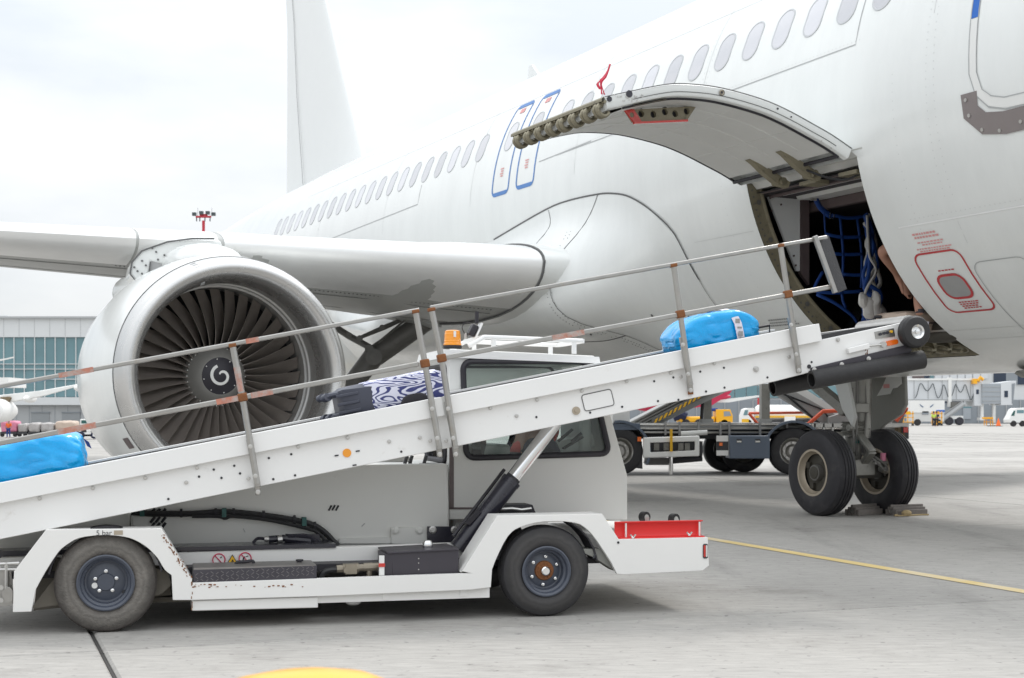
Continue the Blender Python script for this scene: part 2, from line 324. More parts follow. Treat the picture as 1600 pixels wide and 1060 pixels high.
def inst(me, name, parent, loc=(0,0,0), rot=(0,0,0), scale=(1,1,1)):
    o = bpy.data.objects.new(name, me); col.objects.link(o); o.parent = parent; o.location = loc; o.rotation_euler = rot; o.scale = scale; return o
def tag(o, label=None, cat=None, group=None, kind=None):
    if label: o['label'] = label
    if cat: o['category'] = cat
    if group: o['group'] = group
    if kind: o['kind'] = kind
    return o
def thing(name, label, cat, loc=(0,0,0), rz=0, group=None):
    o = bpy.data.objects.new(name, None); o.empty_display_size = .3; col.objects.link(o); o.location = loc; o.rotation_euler = (0, 0, rz)
    return tag(o, label, cat, group)
def kids(o): return [c for c in bpy.data.objects if c.parent == o]
def copy_tree(o, parent=None):
    c = o.copy(); col.objects.link(c); c.parent = parent
    for k in kids(o): copy_tree(k, c)
    return c
def crom(pts, k=6):                                   # smooth curve through points
    P = [Vector(p) for p in pts]; P = [P[0]*2-P[1]]+P+[P[-1]*2-P[-2]]; o = []
    for i in range(1, len(P)-2):
        for j in range(k):
            t = j/k; a, b, c, d = P[i-1:i+3]
            o.append(.5*((2*b)+(c-a)*t+(2*a-5*b+4*c-d)*t*t+(3*b-a-3*c+d)*t**3))
    return o+[P[-2]]
def pt(px, py, Y): return Vector(((px-800)/F*Y, Y, CH+(HY-py)/F*Y))   # world point on the sight line at distance Y
def rrect(x0, z0, x1, z1, r, k=5):
    o = []
    for cx, cz, a in ((x1-r, z1-r, 0), (x0+r, z1-r, 90), (x0+r, z0+r, 180), (x1-r, z0+r, 270)):
        for i in range(k+1): t = radians(a+90*i/k); o.append((cx+r*cos(t), cz+r*sin(t)))
    return o
def rpoly(P, r, k=4):                                 # round the corners of a polygon
    o = []; n = len(P)
    for i in range(n):
        a, b, c = (Vector(P[i-1]), Vector(P[i]), Vector(P[(i+1) % n])); d1 = a-b; d2 = c-b
        q = min(r, d1.length*.45, d2.length*.45); p1 = b+d1.normalized()*q; p2 = b+d2.normalized()*q
        for j in range(k+1): t = j/k; o.append(tuple(p1*(1-t)**2+b*2*t*(1-t)+p2*t*t))
    return o
def skin_body(name, m, parent, verts, edges, radii, level=2):
    me = bpy.data.meshes.new(name); me.from_pydata([tuple(v) for v in verts], edges, [])
    o = bpy.data.objects.new(name, me); col.objects.link(o)
    if parent: o.parent = parent
    sk = o.modifiers.new('skin', 'SKIN'); sk.use_smooth_shade = True
    for i, d in enumerate(me.skin_vertices[0].data):
        r = radii[i]; d.radius = r if isinstance(r, tuple) else (r, r); d.use_root = (i == 0)
    sb = o.modifiers.new('sub', 'SUBSURF'); sb.levels = level; sb.render_levels = level
    me.materials.append(M[m]); return o
# ------------------------------------------------------------------ ground
A21 = radians(20.6); E1 = Vector((cos(A21), sin(A21), 0)); E2 = Vector((-sin(A21), cos(A21), 0))
apron = tag(MB().add([(-1500,-60,-.03),(1500,-60,-.03),(1500,2600,-.03),(-1500,2600,-.03)], [(0,1,2,3)]).build('ground', 'concrete'), kind='structure')
SL1, SL2 = 6.55, 5.45
def slab_mesh():
    a, b, c = SL1/2-.011, SL2/2-.011, .014; m = MB()
    m.add([(-a,-b,-.03),(a,-b,-.03),(a,b,-.03),(-a,b,-.03),(-a,-b,-c),(a,-b,-c),(a,b,-c),(-a,b,-c),(-a+c,-b+c,0),(a-c,-b+c,0),(a-c,b-c,0),(-a+c,b-c,0)],
          [(0,1,5,4),(1,2,6,5),(2,3,7,6),(3,0,4,7),(4,5,9,8),(5,6,10,9),(6,7,11,10),(7,4,8,11),(8,9,10,11)])
    return m.mesh('concrete_slab', 'concrete', 10)
slm = slab_mesh()
jf = MB()
for i in range(-9, 14):
    for j in range(-3, 14):
        c = E1*(.62+SL1*(i+.5)) + E2*(7.85+SL2*(j+.5))
        if c.y < 2 or c.y > 62 or abs(c.x) > 5+.46*c.y: continue
        inst(slm, 'concrete_slab', apron, c, (0, 0, A21))
for i in range(-9, 15):
    p = E1*(.62+SL1*i)+E2*(7.85-3*SL2); q = E1*(.62+SL1*i)+E2*(7.85+14*SL2)
    jf.beam(p+Vector((0,0,-.017)), q+Vector((0,0,-.017)), .016, .006)
for j in range(-3, 15):
    p = E2*(7.85+SL2*j)+E1*(.62-9*SL1); q = E2*(7.85+SL2*j)+E1*(.62+14*SL1)
    jf.beam(p+Vector((0,0,-.0165)), q+Vector((0,0,-.0165)), .016, .005)
jf.build('joint_filler', 'joint_fill', apron, weld=False)
ln = MB(); p0 = E1*6.885; p1 = E1*7.025
ln.add([tuple(p+E2*t+Vector((0,0,.004))) for t in (-4, 40) for p in (p0, p1)], [(0,1,3,2)])
tag(ln.build('painted_line', 'line_yellow'), kind='structure')
# ------------------------------------------------------------------ AIRLINER  (local x = aft along the fuselage, y = starboard, z up)
FD = Vector((-.44528, .89539, 0)); FN = Vector((-.89539, -.44528, 0)); FB = Vector((10.74471, 5.34334, 0))
air = thing('airliner', 'large white twin engine passenger airliner with its forward cargo door raised', 'airliner', FB, atan2(FD.y, FD.x))
def W2A(p): p = Vector(p); return Vector((p.dot(FD), p.dot(FN)+12.0, p.z))
FA, FBH, FZ = 2.60, 2.72, 4.45
def ell(s):                                           # half width, half height, centre height at station s
    a, b, z = FA, FBH, FZ
    if s < 8.4:
        t = max(0., (s-2.6)/5.8); k = max(.02, (1-(1-t)**2.3)**.6); a *= k; b *= k; z -= (1-k)*.75
    if s > 29:
        t = min(1, (s-29)/19.0); k = 1-t*t*(1.55-.6*t); k = max(k, .06); top = FZ+FBH-.25*t*t; a *= k; b *= k; z = top-b
    return a, b, z
def fp(s, phi, off=0.):
    a, b, z = ell(s); p = radians(phi); return Vector((s, (a+off)*cos(p), z+(b+off)*sin(p)))
def fnrm(s, phi):
    a, b, z = ell(s); p = radians(phi); return Vector((0, cos(p)/a, sin(p)/b)).normalized()
def a_plane(px, py, s):                               # sight line met with the cross-section plane at station s
    r = Vector(((px-800)/F, 1, (HY-py)/F)); t = s/r.dot(FD); q = W2A(r*t+Vector((0,0,CH))); return Vector((s, q.y, q.z))
D0, D1, PT, PB = 11.25, 13.12, -10.8, -70.5           # cargo door opening: stations and angles
S_ = sorted(set([2.6, 2.75, 3, 3.4, 4, 4.8, 5.8, 7, 8.4, D0, D1, D0+.10, D1-.10]+[9+.6*i for i in range(66) if 9+.6*i < 48]+[D0+.4*i for i in range(1, 5)]))
S_ = [s for i, s in enumerate(S_) if i == 0 or s-S_[i-1] > .03]+[48]
PH = sorted(set([PT, PB, PT-2.2, PB+2.2]+[-180+2.5*i for i in range(144)]))
def fuselage():
    m = MB(); n = len(PH)
    m.v = [tuple(fp(s, p)) for s in S_ for p in PH]
    for i in range(len(S_)-1):
        for j in range(n):
            j2 = (j+1) % n
            if S_[i] > D0-.01 and S_[i+1] < D1+.01 and PH[j] > PB-.01 and PH[j2] < PT+.01 and j2:
                a = i*n+j; q = [a, a+1, a+n+1, a+n]     # keep only the little corner fillets
                cx = abs(S_[i]-D0) < .01; cx2 = abs(S_[i+1]-D1) < .01; ct = abs(PH[j2]-PT) < .01; cb = abs(PH[j]-PB) < .01
                if cx and ct: m.f.append([q[0], q[1], q[2]])
                elif cx and cb: m.f.append([q[0], q[1], q[3]])
                elif cx2 and ct: m.f.append([q[1], q[2], q[3]])
                elif cx2 and cb: m.f.append([q[0], q[2], q[3]])
                continue
            m.f.append([i*n+j, i*n+j2, (i+1)*n+j2, (i+1)*n+j])
    m.f.append([0*n+j for j in range(n)][::-1]); m.f.append([(len(S_)-1)*n+j for j in range(n)])
    return m
fus = fuselage().build('fuselage', 'aircraft_paint', air, sharp=60)
OFF = lambda s, p: 0.
def strip(m, pts, wd, off=.004, step=.25, offf=None):  # painted or sealed line lying on the skin
    q = []
    for i in range(len(pts)-1):
        (s0, a0), (s1, a1) = pts[i], pts[i+1]; k = max(1, int(max(abs(s1-s0)/.5, abs(a1-a0)/3)))
        q += [(s0+(s1-s0)*j/k, a0+(a1-a0)*j/k) for j in range(k)]
    q.append(pts[-1]); P = [fp(s, a, off+(offf(s, a) if offf else 0)) for s, a in q]; Nn = [fnrm(s, a) for s, a in q]; rows = []
    closed = (P[0]-P[-1]).length < 1e-4
    for i in range(len(P)):
        a = P[i-1] if i else (P[-2] if closed else P[0]); b = P[i+1] if i < len(P)-1 else (P[1] if closed else P[-1])
        t = (b-a).normalized(); sd_ = t.cross(Nn[i]).normalized(); rows.append([tuple(P[i]-sd_*wd/2), tuple(P[i]+sd_*wd/2)])
    return m.grid(rows)
def patch(m, outline, off=.004, k=3):
    c = (sum(p[0] for p in outline)/len(outline), sum(p[1] for p in outline)/len(outline)); n = len(outline)
    rows = [[tuple(fp(c[0]+(s-c[0])*i/k, c[1]+(a-c[1])*i/k, off)) for s, a in outline] for i in range(k+1)]
    return m.grid(rows, True)
def ro(s0, a0, s1, a1, r, k=5):                        # rounded outline in (station, angle); r in metres
    q = 180/pi/2.6; return [(x, z*q) for x, z in rrect(s0, a0/q, s1, a1/q, r, k)]
# cabin windows: shared meshes per station are impossible on a straight barrel only towards the tail, so build one and copy along x
def win_parts():
    o = ro(-.135, 17.6, .135, 27.4, .13, 6)
    def pf(s, a, off): return Vector((s, (FA+off)*cos(radians(a)), FZ+(FBH+off)*sin(radians(a))))
    f = MB(); rows = []
    for sc_, off in ((1.10, .0005), (1.09, .007), (.98, .007), (.95, .0025)):
        rows.append([tuple(pf(s*sc_, 22.5+(a-22.5)*(1+(sc_-1)*.65), off)) for s, a in o])
    f.grid(rows, True)
    g = MB(); g.grid([[tuple(pf(s*k*.97, 22.5+(a-22.5)*k*.98, .003)) for s, a in o] for k in (1, .6, .2, .0)], True)
    return f.mesh('cabin_window', 'window_frame', 30), g.mesh('window_pane', 'window_pane', 60)
wf, wp = win_parts()
def window(s, parent):
    k = 1.0
    o = inst(wf, 'cabin_window', parent, (s, 0, 0)); inst(wp, 'window_pane', o)
    if s > 29:
        a, b, z = ell(s); o.scale = (1, a/FA, b/FBH); o.location.z = z-FZ*b/FBH
    return o
PITCH = .552
for k in range(-8, 36):
    s = 13.18+PITCH*k
    if 9.9 < s < 10.2 or s < 9.95: continue
    if 18.0 < s < 19.9 or s > 31.6: continue
    window(s, air)
for s0, s1 in ((18.22, 18.78), (19.04, 19.60)):        # two overwing exits outlined in blue
    c = (s0+s1)/2
    ex = MB(); o = ro(s0, 3.0, s1, 35.0, .10, 4); strip(ex, o+[o[0]], .036); 
    eo = ex.build('overwing_exit', 'exit_blue', air, sharp=None)
    MB(); g = MB(); strip(g, [(s0+.05, 3.35), (s1-.05, 3.35)], .055, .0045); strip(g, [(s0+.05, 34.5), (s1-.05, 34.5)], .075, .0045); g.build('outline_bar', 'exit_blue', eo, sharp=None)
    pm = MB(); patch(pm, [(c-.08, 31.2), (c+.08, 31.2), (c+.08, 33), (c-.08, 33)], .005)
    for i in range(4): patch(pm, [(c-.05+.0*i, 11.2-i*.8), (c+.06-.02*(i % 2), 11.2-i*.8), (c+.06-.02*(i % 2), 11.6-i*.8), (c-.05, 11.6-i*.8)], .005)
    pm.build('exit_lettering', 'mark_red_pale', eo, sharp=None)
    window(c, air)
# panel edges and lap joints
pl = MB()
strip(pl, [(11.25, 22), (11.25, 11.2), (17.6, 9.6)], .012); strip(pl, [(22.6, 16.5), (22.6, 9.2), (29, 6.3)], .014)
strip(pl, [(16.6, 10.3), (18.1, 9.4)], .012)
pl.build('panel_seam', 'seam_light', air, sharp=None)
hl = MB(); strip(hl, [(10.94, -29.3), (7.6, -29.0)], .014); hl.build('lap_joint_highlight', 'joint_highlight', air, sharp=None)  # lower lap joint, its bright highlight painted as a white strip
sj = MB()
for s in (10.15, 14.0, 17.0, 20.4, 24.2, 28): strip(sj, [(s, 74), (s, 24 if s > 13.5 else 12)] if 11 < s < 14 else [(s, 74), (s, 12 if s < 17 else 2)], .007, .002)
for a in (36, 52): strip(sj, [(8.6, a), (30, a)], .007, .002)
strip(sj, [(8.0, -29.2), (8.6, -29.2)], .006, .002); strip(sj, [(13.2, -24), (14.4, -24)], .006, .002); strip(sj, [(9.0, -62.5), (11.1, -62.5)], .007, .002); strip(sj, [(10.15, -30), (10.15, -35)], .006, .002); strip(sj, [(8.9, -63), (8.9, -85)], .006, .002)
sj.build('skin_joint', 'skin_joint', air, sharp=None)
rvt = MB(); rq = random.Random(9)
def rivrow(pts, step):
    for (s0, a0), (s1, a1) in zip(pts, pts[1:]):
        n_ = int(max(abs(s1-s0), abs(a1-a0)*.0454)/step)
        for i in range(n_): t = i/n_; s = s0+(s1-s0)*t; a = a0+(a1-a0)*t; c_ = fp(s, a, .0015); q = fnrm(s, a); u_ = Vector((.0055, 0, 0)); v_ = q.cross(Vector((1, 0, 0)))*.0055; o = len(rvt.v); rvt.v += [tuple(c_-u_-v_), tuple(c_+u_-v_), tuple(c_+u_+v_), tuple(c_-u_+v_)]; rvt.f.append([o, o+1, o+2, o+3])
for ds in (-.05, .05): rivrow([(10.15+ds, 60), (10.15+ds, -26)], .07); rivrow([(14.0+ds, 60), (14.0+ds, 12)], .07); rivrow([(17+ds, 60), (17+ds, 14)], .07)
rivrow([(11.2, 12.0), (17.4, 10.4)], .06); rivrow([(8.9, -27.8), (10.8, -28)], .06); rivrow([(9.0, -61), (11.1, -61)], .06); rivrow([(10.66, 2), (10.66, -34)], .08); rivrow([(13.6, 6), (13.6, -60)], .08)
rvt.build('skin_rivets', 'rivet', air, sharp=None, weld=False, kind='stuff')
# forward entry door at the right edge
ed = MB(); eo_ = [(9.60, 40), (9.60, 16), (9.60, 8)]
strip(ed, eo_, .085, .006); edo = ed.build('entry_door', 'door_blue', air, sharp=None)
ew = MB(); o = ro(8.56, -9.3, 9.56, 38, .16, 6)
strip(ew, [(9.60, 7.9), (9.60, -2.5), (9.54, -6.2), (9.42, -8.6), (9.25, -9.6), (8.55, -9.9)], .085, .006); ew.build('door_edge', 'mark_white', edo, sharp=None)
sg = MB(); strip(sg, [(9.645, 40), (9.645, -2.5), (9.58, -6.8), (9.44, -9.6), (9.25, -10.7), (8.5, -11.0)], .012, .007); strip(sg, [(9.555, 40), (9.555, -2.5), (9.50, -6.0), (9.40, -7.6), (9.25, -8.5), (8.5, -8.8)], .008, .007); sg.build('door_gap', 'seam_light', edo, sharp=None)
sp = MB(); patch(sp, [(9.66, -5.5), (9.72, -8.0), (9.68, -11.4), (9.50, -14.2), (9.25, -14.6), (8.4, -14.4), (8.4, -11.7), (9.2, -11.4), (9.46, -10.2), (9.58, -8.0)][::-1], .008, 1)
sp2 = MB(); strip(sp2, [(9.66, -6), (9.66, -9.6), (9.52, -12.3), (9.28, -13.1), (8.4, -13.0)], .20, .008); sp2.build('scuff_plate', 'scuff', edo, sharp=None)
bl = MB()
for s, a in ((9.70, -7.2), (9.68, -10.2), (9.55, -13.4), (9.35, -14.3), (9.1, -13.6), (8.9, -13.8)): bl.disc(fp(s, a, .008), fnrm(s, a), .018, .008, 8)
bl.build('scuff_plate_screws', 'steel', edo)
# service panel with red outline
rd = MB(); o = rpoly([(10.95, -35.9), (10.34, -35.9), (10.28, -52.6), (10.90, -52.6)], .0)
o = ro(10.30, -52.4, 10.93, -36.0, .10, 4); strip(rd, o+[o[0]], .022)
sv = rd.build('service_panel', 'mark_red', air, sharp=None)
hd = MB(); o2 = ro(10.44, -48.2, 10.79, -41.8, .10, 4); strip(hd, o2+[o2[0]], .030, .006); hd.build('handle_outline', 'mark_red', sv, sharp=None)
hp = MB(); patch(hp, o2, .005); hp.build('handle_plate', 'plate_grey', sv, sharp=None)
tx = MB(); rn = random.Random(3)
def text_rows(m, s0, s1, a0, n, da, hgt=.42, cen=True):
    for i in range(n):
        ww = (s1-s0)*rn.uniform(.55, .95); s = (s0+s1)/2+ww/2; e = s-ww; a = a0-da*i
        while s > e:
            l = rn.uniform(.018, .04); patch(m, [(s, a), (s-l, a), (s-l, a+hgt), (s, a+hgt)], .005, 1); s -= l+.011
text_rows(tx, 10.42, 10.78, -49.6, 4, .62, .34); text_rows(tx, 10.50, 10.72, -40.7, 1, .8, .3); tx.build('service_lettering', 'mark_red', sv, sharp=None)
t2 = MB(); text_rows(t2, 10.42, 10.86, -31.6, 2, .8, .45); text_rows(t2, 10.40, 10.80, -33.5, 2, .6, .3); text_rows(t2, 10.34, 10.86, -35.0, 2, .55, .3); t2.build('warning_lettering', 'mark_red_pale', sv, sharp=None)
t3 = MB(); text_rows(t3, 13.28, 13.95, -49.5, 3, 1.0, .5); text_rows(t3, 13.3, 13.75, -53.0, 3, .9, .45); t3.build('skin_lettering', 'mark_grey', air, sharp=None)
ap = MB(); o = ro(9.55, -62, 10.24, -39.6, .12, 4); strip(ap, o+[o[0]], .010); ap.build('access_panel', 'seam_light', air, sharp=None)
vt = MB(); patch(vt, [(9.9, -52.6), (9.80, -52.6), (9.80, -53.6), (9.9, -53.4)], .005); patch(vt, [(9.86, -55.5), (9.72, -55.5), (9.72, -56.5), (9.86, -56.2)], .005); vt.build('drain_vent', 'seam', air, sharp=None)
an = MB(); an.lathe([(0, .0), (0, .40), (.03, .42), (.07, .36), (.10, 0)], (10.9, .15, 1.73), (0, 0, -1), 28); an.build('belly_antenna', 'gear_door', air)
am = MB(); a0 = fp(21.6, 74); am.prism([(a0.x, a0.z), (a0.x+.45, a0.z), (a0.x+.40, a0.z+.26), (a0.x+.28, a0.z+.26)], a0.y-.02, a0.y+.02); am.build('blade_antenna', 'fin_paint', air)
# wing to body fairing
FO = [(14.56, -62), (14.58, -48), (14.62, -34), (14.74, -21), (15.11, -13.7), (15.57, -8.6), (16.0, -6.4), (16.44, -5.5), (17.2, -5.1), (17.9, -6.0), (19.6, -10.7), (21, -13), (27.5, -16)]
def phi_top(s):
    for (s0, a0), (s1, a1) in zip(FO, FO[1:]):
        if s <= s1: return a0+(a1-a0)*(s-s0)/(s1-s0)
    return FO[-1][1]
def sstep(x): x = min(1, max(0, x)); return x*x*(3-2*x)
def fair_off(s, a):
    if s < 14.56: return 0
    d = max(0, min((phi_top(s)-a)*.0454, (s-14.56)*.75)); e = 1-max(0, (s-24)/4.0)
    low = 1-sstep((-46-a)/30)
    return .010+(.17*sstep(d/1.2)*low+.66*math.exp(-((a+30)/13)**2)*sstep((s-15.0)/2.2)*sstep((phi_top(s)-a)/14))*max(0, e)
fg = MB(); ss = sorted(set([14.56, 14.59, 14.63, 14.68, 14.75, 14.9, 15.05, 15.2, 15.4, 15.6, 15.8, 16, 16.2, 16.45]+[16.45+.35*i for i in range(1, 33)])); rows = []
for s in ss:
    t = phi_top(s); rows.append([tuple(fp(s, t+(-105-t)*(j/40), fair_off(s, t+(-105-t)*(j/40)))) for j in range(41)])
fg.grid(rows); fair = fg.build('wing_body_fairing', 'aircraft_paint', air, sharp=60)
fm = MB(); fmm = MB(); fg2 = [(14.56, -60), (14.58, -48), (14.62, -34)]; up = [(14.62, -34), (14.74, -21), (15.11, -13.7), (15.57, -8.6), (16.0, -6.4), (16.44, -5.5), (17.2, -5.1), (17.9, -6.0), (19.6, -10.7)]
strip(fm, [tuple(p)[:2] for p in crom([(a, b, 0) for a, b in up], 6)], .022, .014); fm.build('fairing_seal', 'seam', fair, sharp=None)
strip(fmm, fg2, .008, .016)
def fs(pts, wd): strip(fmm, [tuple(p)[:2] for p in crom([(a, b, 0) for a, b in pts], 5)], wd, .005, offf=fair_off)
fs([(16.35, -5.6), (16.7, -14), (16.95, -19), (16.98, -23), (16.85, -30), (16.45, -44), (16.3, -52), (16.0, -66)], .013); fs([(16.45, -44), (17.0, -44.5), (17.7, -43.5)], .015); fs([(17.75, -6.2), (17.7, -11), (17.95, -15)], .012)
fs([(16.2, -55), (15.6, -52), (14.8, -47)], .008)
fmm.build('fairing_seam', 'seam', fair, sharp=None)
rv = MB(); r8 = random.Random(4)
for i in range(60):
    t = i/60; a = -14-44*t; s = 17.02-.75*max(0, (t-.2))
    for ds in (-.05, .05):
        if r8.random() < .7: rv.disc(fp(s+ds, a, fair_off(s+ds, a)), fnrm(s, a), .007, .004, 6)
for i in range(26):
    s = 14.8+1.4*i/26; rv.disc(fp(s, -49-5*i/26+.8, fair_off(s, -49)), fnrm(s, -50), .008, .004, 6)
for s, a in ((15.7, -40), (15.2, -44), (15.6, -58), (16.9, -40), (15.9, -62)): rv.disc(fp(s, a, fair_off(s, a)), fnrm(s, a), .022, .004, 8)
rv.build('fairing_fasteners', 'seam', fair, weld=False)
# ---- wing
def naca(x, t): return 5*t*(.2969*sqrt(x)-.126*x-.3516*x*x+.2843*x**3-.1036*x**4)
XS = [0, .004, .012, .025, .045, .07, .10, .14, .2, .28, .38, .5, .62, .75, .88, 1.0]
def station(X):                                       # world x of the leading edge -> local leading edge point, chord, thickness
    le = W2A((X, 19.0, 3.30+(.43-X)*.0565)); c = 6.9-(.43-X)*.395 if X > -4.6 else 4.9-(-4.6-X)*.33
    return le, max(1.2, c), (.135 if X > -1 else .125)
def section(X, x0=0., x1=1., grow=0., ks=1.):
    le, c, t = station(X); xs = [x for x in XS if x0 <= x <= x1]
    up_ = [(x, naca(x, t)*.84+grow/c) for x in xs]; lo = [(x, -naca(x, t)*(1.30 if X > -3 else 1.05)-grow/c) for x in xs]
    pts = up_[::-1]+lo[(1 if x0 == 0 else 0):]
    return [(le.x+c*(x if x > 0 else -grow/c), le.y, le.z+c*z*ks-.02*x*c*(0 if X < -3 else 1)) for x, z in pts]
def mirror_y(p): return (p[0], -p[1], p[2])
def wing(sign=1):
    m = MB() if sign > 0 else MB(mirror_y); rows = []
    for X in (.43, -.6, -1.6, -2.8, -3.9, -4.6, -5.6, -7, -9, -11, -13.4, -15.5): rows.append(section(X))
    m.grid(rows); m.f.append(list(range(len(m.v)-len(rows[0]), len(m.v)))); return m
wg = wing(1).build('wing', 'aircraft_grey', air, sharp=50, label='starboard wing above the near engine')
wing(-1).build('wing', 'aircraft_grey', air, sharp=50)
def slat(Xa, Xb, m_='slat_metal'):
    m = MB(); k = max(2, int(abs(Xa-Xb)/.5)+1); rows = [section(Xa+(Xb-Xa)*i/k, 0, .14, .012) for i in range(k+1)]
    m.grid(rows); n = len(rows[0]); m.f.append(list(range(n))); m.f.append([k*n+j for j in range(n)]); return m.build('slat', m_, wg, sharp=50)
slat(.405, -3.84); slat(-3.92, -4.98); slat(-5.02, -9.4); slat(-9.44, -15.0)
wl = MB()
for x in (.20, .42):
    for sgn in (1,):
        pts = []
        for i in range(30):
            X = .3-15*i/30; le, c, t = station(X); pts.append((le.x+c*x, le.y, le.z-c*naca(x, t)*(1.30 if X > -3 else 1.05)-.02*x*c*(0 if X < -3 else 1)-.004))
        for a, b in zip(pts, pts[1:]): wl.beam(a, b, .014, .004)
for i in range(90):
    X = .2-5.4*i/90; le, c, t = station(X); x = .165
    wl.cbox((le.x+c*x, le.y, le.z-c*naca(x, t)*(1.30 if X > -3 else 1.05)-.02*x*c*(0 if X < -3 else 1)-.003), (.02, .02, .006))
wl.build('wing_panel_lines', 'seam', wg, weld=False)
# root seal and fillet
rt = section(.43, 0, 1, .02); rmb = MB(); rmb.tube([Vector(p) for p in rt], .017, 6); rmb.build('root_seal', 'seam', wg)
fl = MB(); fl.grid([[(p[0], p[1], p[2]) for p in section(X, 0, 1, .03)] for X in (2.6, 1.8, 1.1, .43)]); fl.build('wing_root_fillet', 'aircraft_paint', fair, sharp=60)
# ---- fin
fv = MB(); rows = []
for s0, s1, z, h in ((30.2, 38.3, 6.6, .42), (31.9, 38.2, 7.3, .40), (33.6, 38.15, 9.8, .33), (34.9, 38.14, 12.0, .27), (36.8, 38.6, 15.2, .16)):
    c = s1-s0; rows.append([(s0+c*x, sg_*naca(x, h/c)*c, z) for x, sg_ in [(x, 1) for x in XS[::-1]]+[(x, -1) for x in XS[1:]]])
fv.grid(rows); fv.f.append([len(fv.v)-1-j for j in range(len(rows[0]))]); fin = fv.build('tail_fin', 'fin_paint', air, sharp=50)
rl = MB()
for x in (.72,):
    P = [(30.2+8.1*x, .17, 6.7), (33.6+4.55*x, .11, 9.8), (34.9+3.24*x, .085, 12.0), (36.8+1.8*x, .05, 15.2)]
    for a, b in zip(P, P[1:]): rl.beam((a[0], a[1]+.02, a[2]), (b[0], b[1]+.02, b[2]), .01, .03)
rl.build('rudder_seam', 'seam_light', fin)
# ---- engine
EC = Vector((15.89, 7.57, 1.725)); AX = (1, 0, 0)
lip = MB().lathe([(.46, 1.075), (.25, 1.085), (.12, 1.115), (.04, 1.165), (.0, 1.215), (.02, 1.268), (.09, 1.315), (.24, 1.362)], EC, AX, 96)
nac = MB().lathe([(.243, 1.365), (.5, 1.41), (1.0, 1.445), (1.7, 1.445), (2.6, 1.36), (3.3, 1.18), (3.32, 1.05), (2.2, 1.1)], EC, AX, 96).build('engine_nacelle', 'aircraft_paint', air, sharp=50)
lip.build('intake_lip', 'bare_metal', nac, sharp=60)
MB().lathe([(.463, 1.076), (.66, 1.085), (.67, 1.10), (.78, 1.105), (.79, 1.085), (.86, 1.083), (.865, 1.06), (1.4, 1.07)], EC, AX, 96).build('intake_barrel', 'barrel', nac, sharp=30)
MB().lathe([(2.6, .78), (3.9, .62), (4.4, .5), (4.42, .0)], EC, AX, 48).build('core_nozzle', 'gear_metal', nac)
sl = MB(); sl.lathe([(.236, 1.3635), (.250, 1.369)], EC, AX, 96)
sl.build('lip_seam', 'seam', nac)
fan = MB().lathe([(1.36, 0), (1.36, 1.07)], EC, AX, 64).build('engine_fan', 'fan_dark', air, label='dark bladed fan inside the near engine intake')
def blade():
    nr, nc = 9, 6; rows_f = []; rows_b = []
    for i in range(nr):
        t = i/(nr-1); r = .34+.715*t; b = radians(22+36*t); ch = .165+.085*sin(pi*min(1, t*1.05)); sweep = .05*sin(pi*t)-.04*t
        rf = []; rb = []
        for j in range(nc):
            q = j/(nc-1)-.5; cam_ = .05*(1-4*q*q)*ch*1.5; th = .010*(1-.6*t)*(1-(2*q)**2)+.0015
            for lst, e in ((rf, 1), (rb, -1)):
                lx = q*ch*cos(b)+(cam_+e*th)*sin(b); ly = q*ch*sin(b)-(cam_+e*th)*cos(b)+sweep
                ang = ly/r; lst.append((lx, -r*sin(ang), r*cos(ang)))
        rows_f.append(rf); rows_b.append(rb)
    m = MB(); loops = [rf+rb[::-1] for rf, rb in zip(rows_f, rows_b)]; m.grid(loops, True); m.f.append([len(m.v)-1-k for k in range(2*nc)])
    return m.mesh('fan_blade', 'fan_blade', 50)
bm_ = blade(); NB = 36
for i in range(NB): inst(bm_, 'fan_blade', fan, EC+Vector((1.06, 0, 0)), (2*pi*i/NB+.03, 0, 0))
MB().lathe([(1.24, .385), (1.08, .38), (.98, .342), (.88, .282), (.825, .232), (.818, .222)], EC, AX, 48).build('spinner', 'spinner_grey', fan, sharp=50)
MB().lathe([(.818, .222), (.785, .155), (.76, .082), (.755, 0)], EC, AX, 40).build('spinner_cap', 'spinner_black', fan, sharp=60)
bo = MB()
for k, rr, tt, nn in ((0, .355, 1.0, 32), (1, .203, .806, 8)):
    for i in range(nn):
        a = 2*pi*i/nn+.2; bo.ball(EC+Vector((tt, rr*sin(a), rr*cos(a))), .008, 6, 4)
bo.build('spinner_screws', 'mark_white', fan, weld=False)
sw = MB(); sp_ = []
for i in range(41):                                   # white comma swirl
    t = i/40; th = radians(112+395*t); r = .125-.095*t**1.25; wd = .017*(1 if t < .8 else 1-(t-.8)*2.2); sp_.append((th, r, wd))
rows = []
def capt(r):
    K = [(0, .755), (.082, .76), (.155, .785), (.222, .818), (.3, .86)]
    for (r0, t0), (r1, t1) in zip(K, K[1:]):
        if r <= r1: return t0+(t1-t0)*(r-r0)/(r1-r0)-.005
for th, r, wd in sp_:
    rows.append([tuple(EC+Vector((capt(rr), -rr*cos(th), rr*sin(th)))) for rr in (r-wd, r, r+wd)])
sw.grid(rows); sw.build('swirl_mark', 'mark_white', fan, sharp=None)
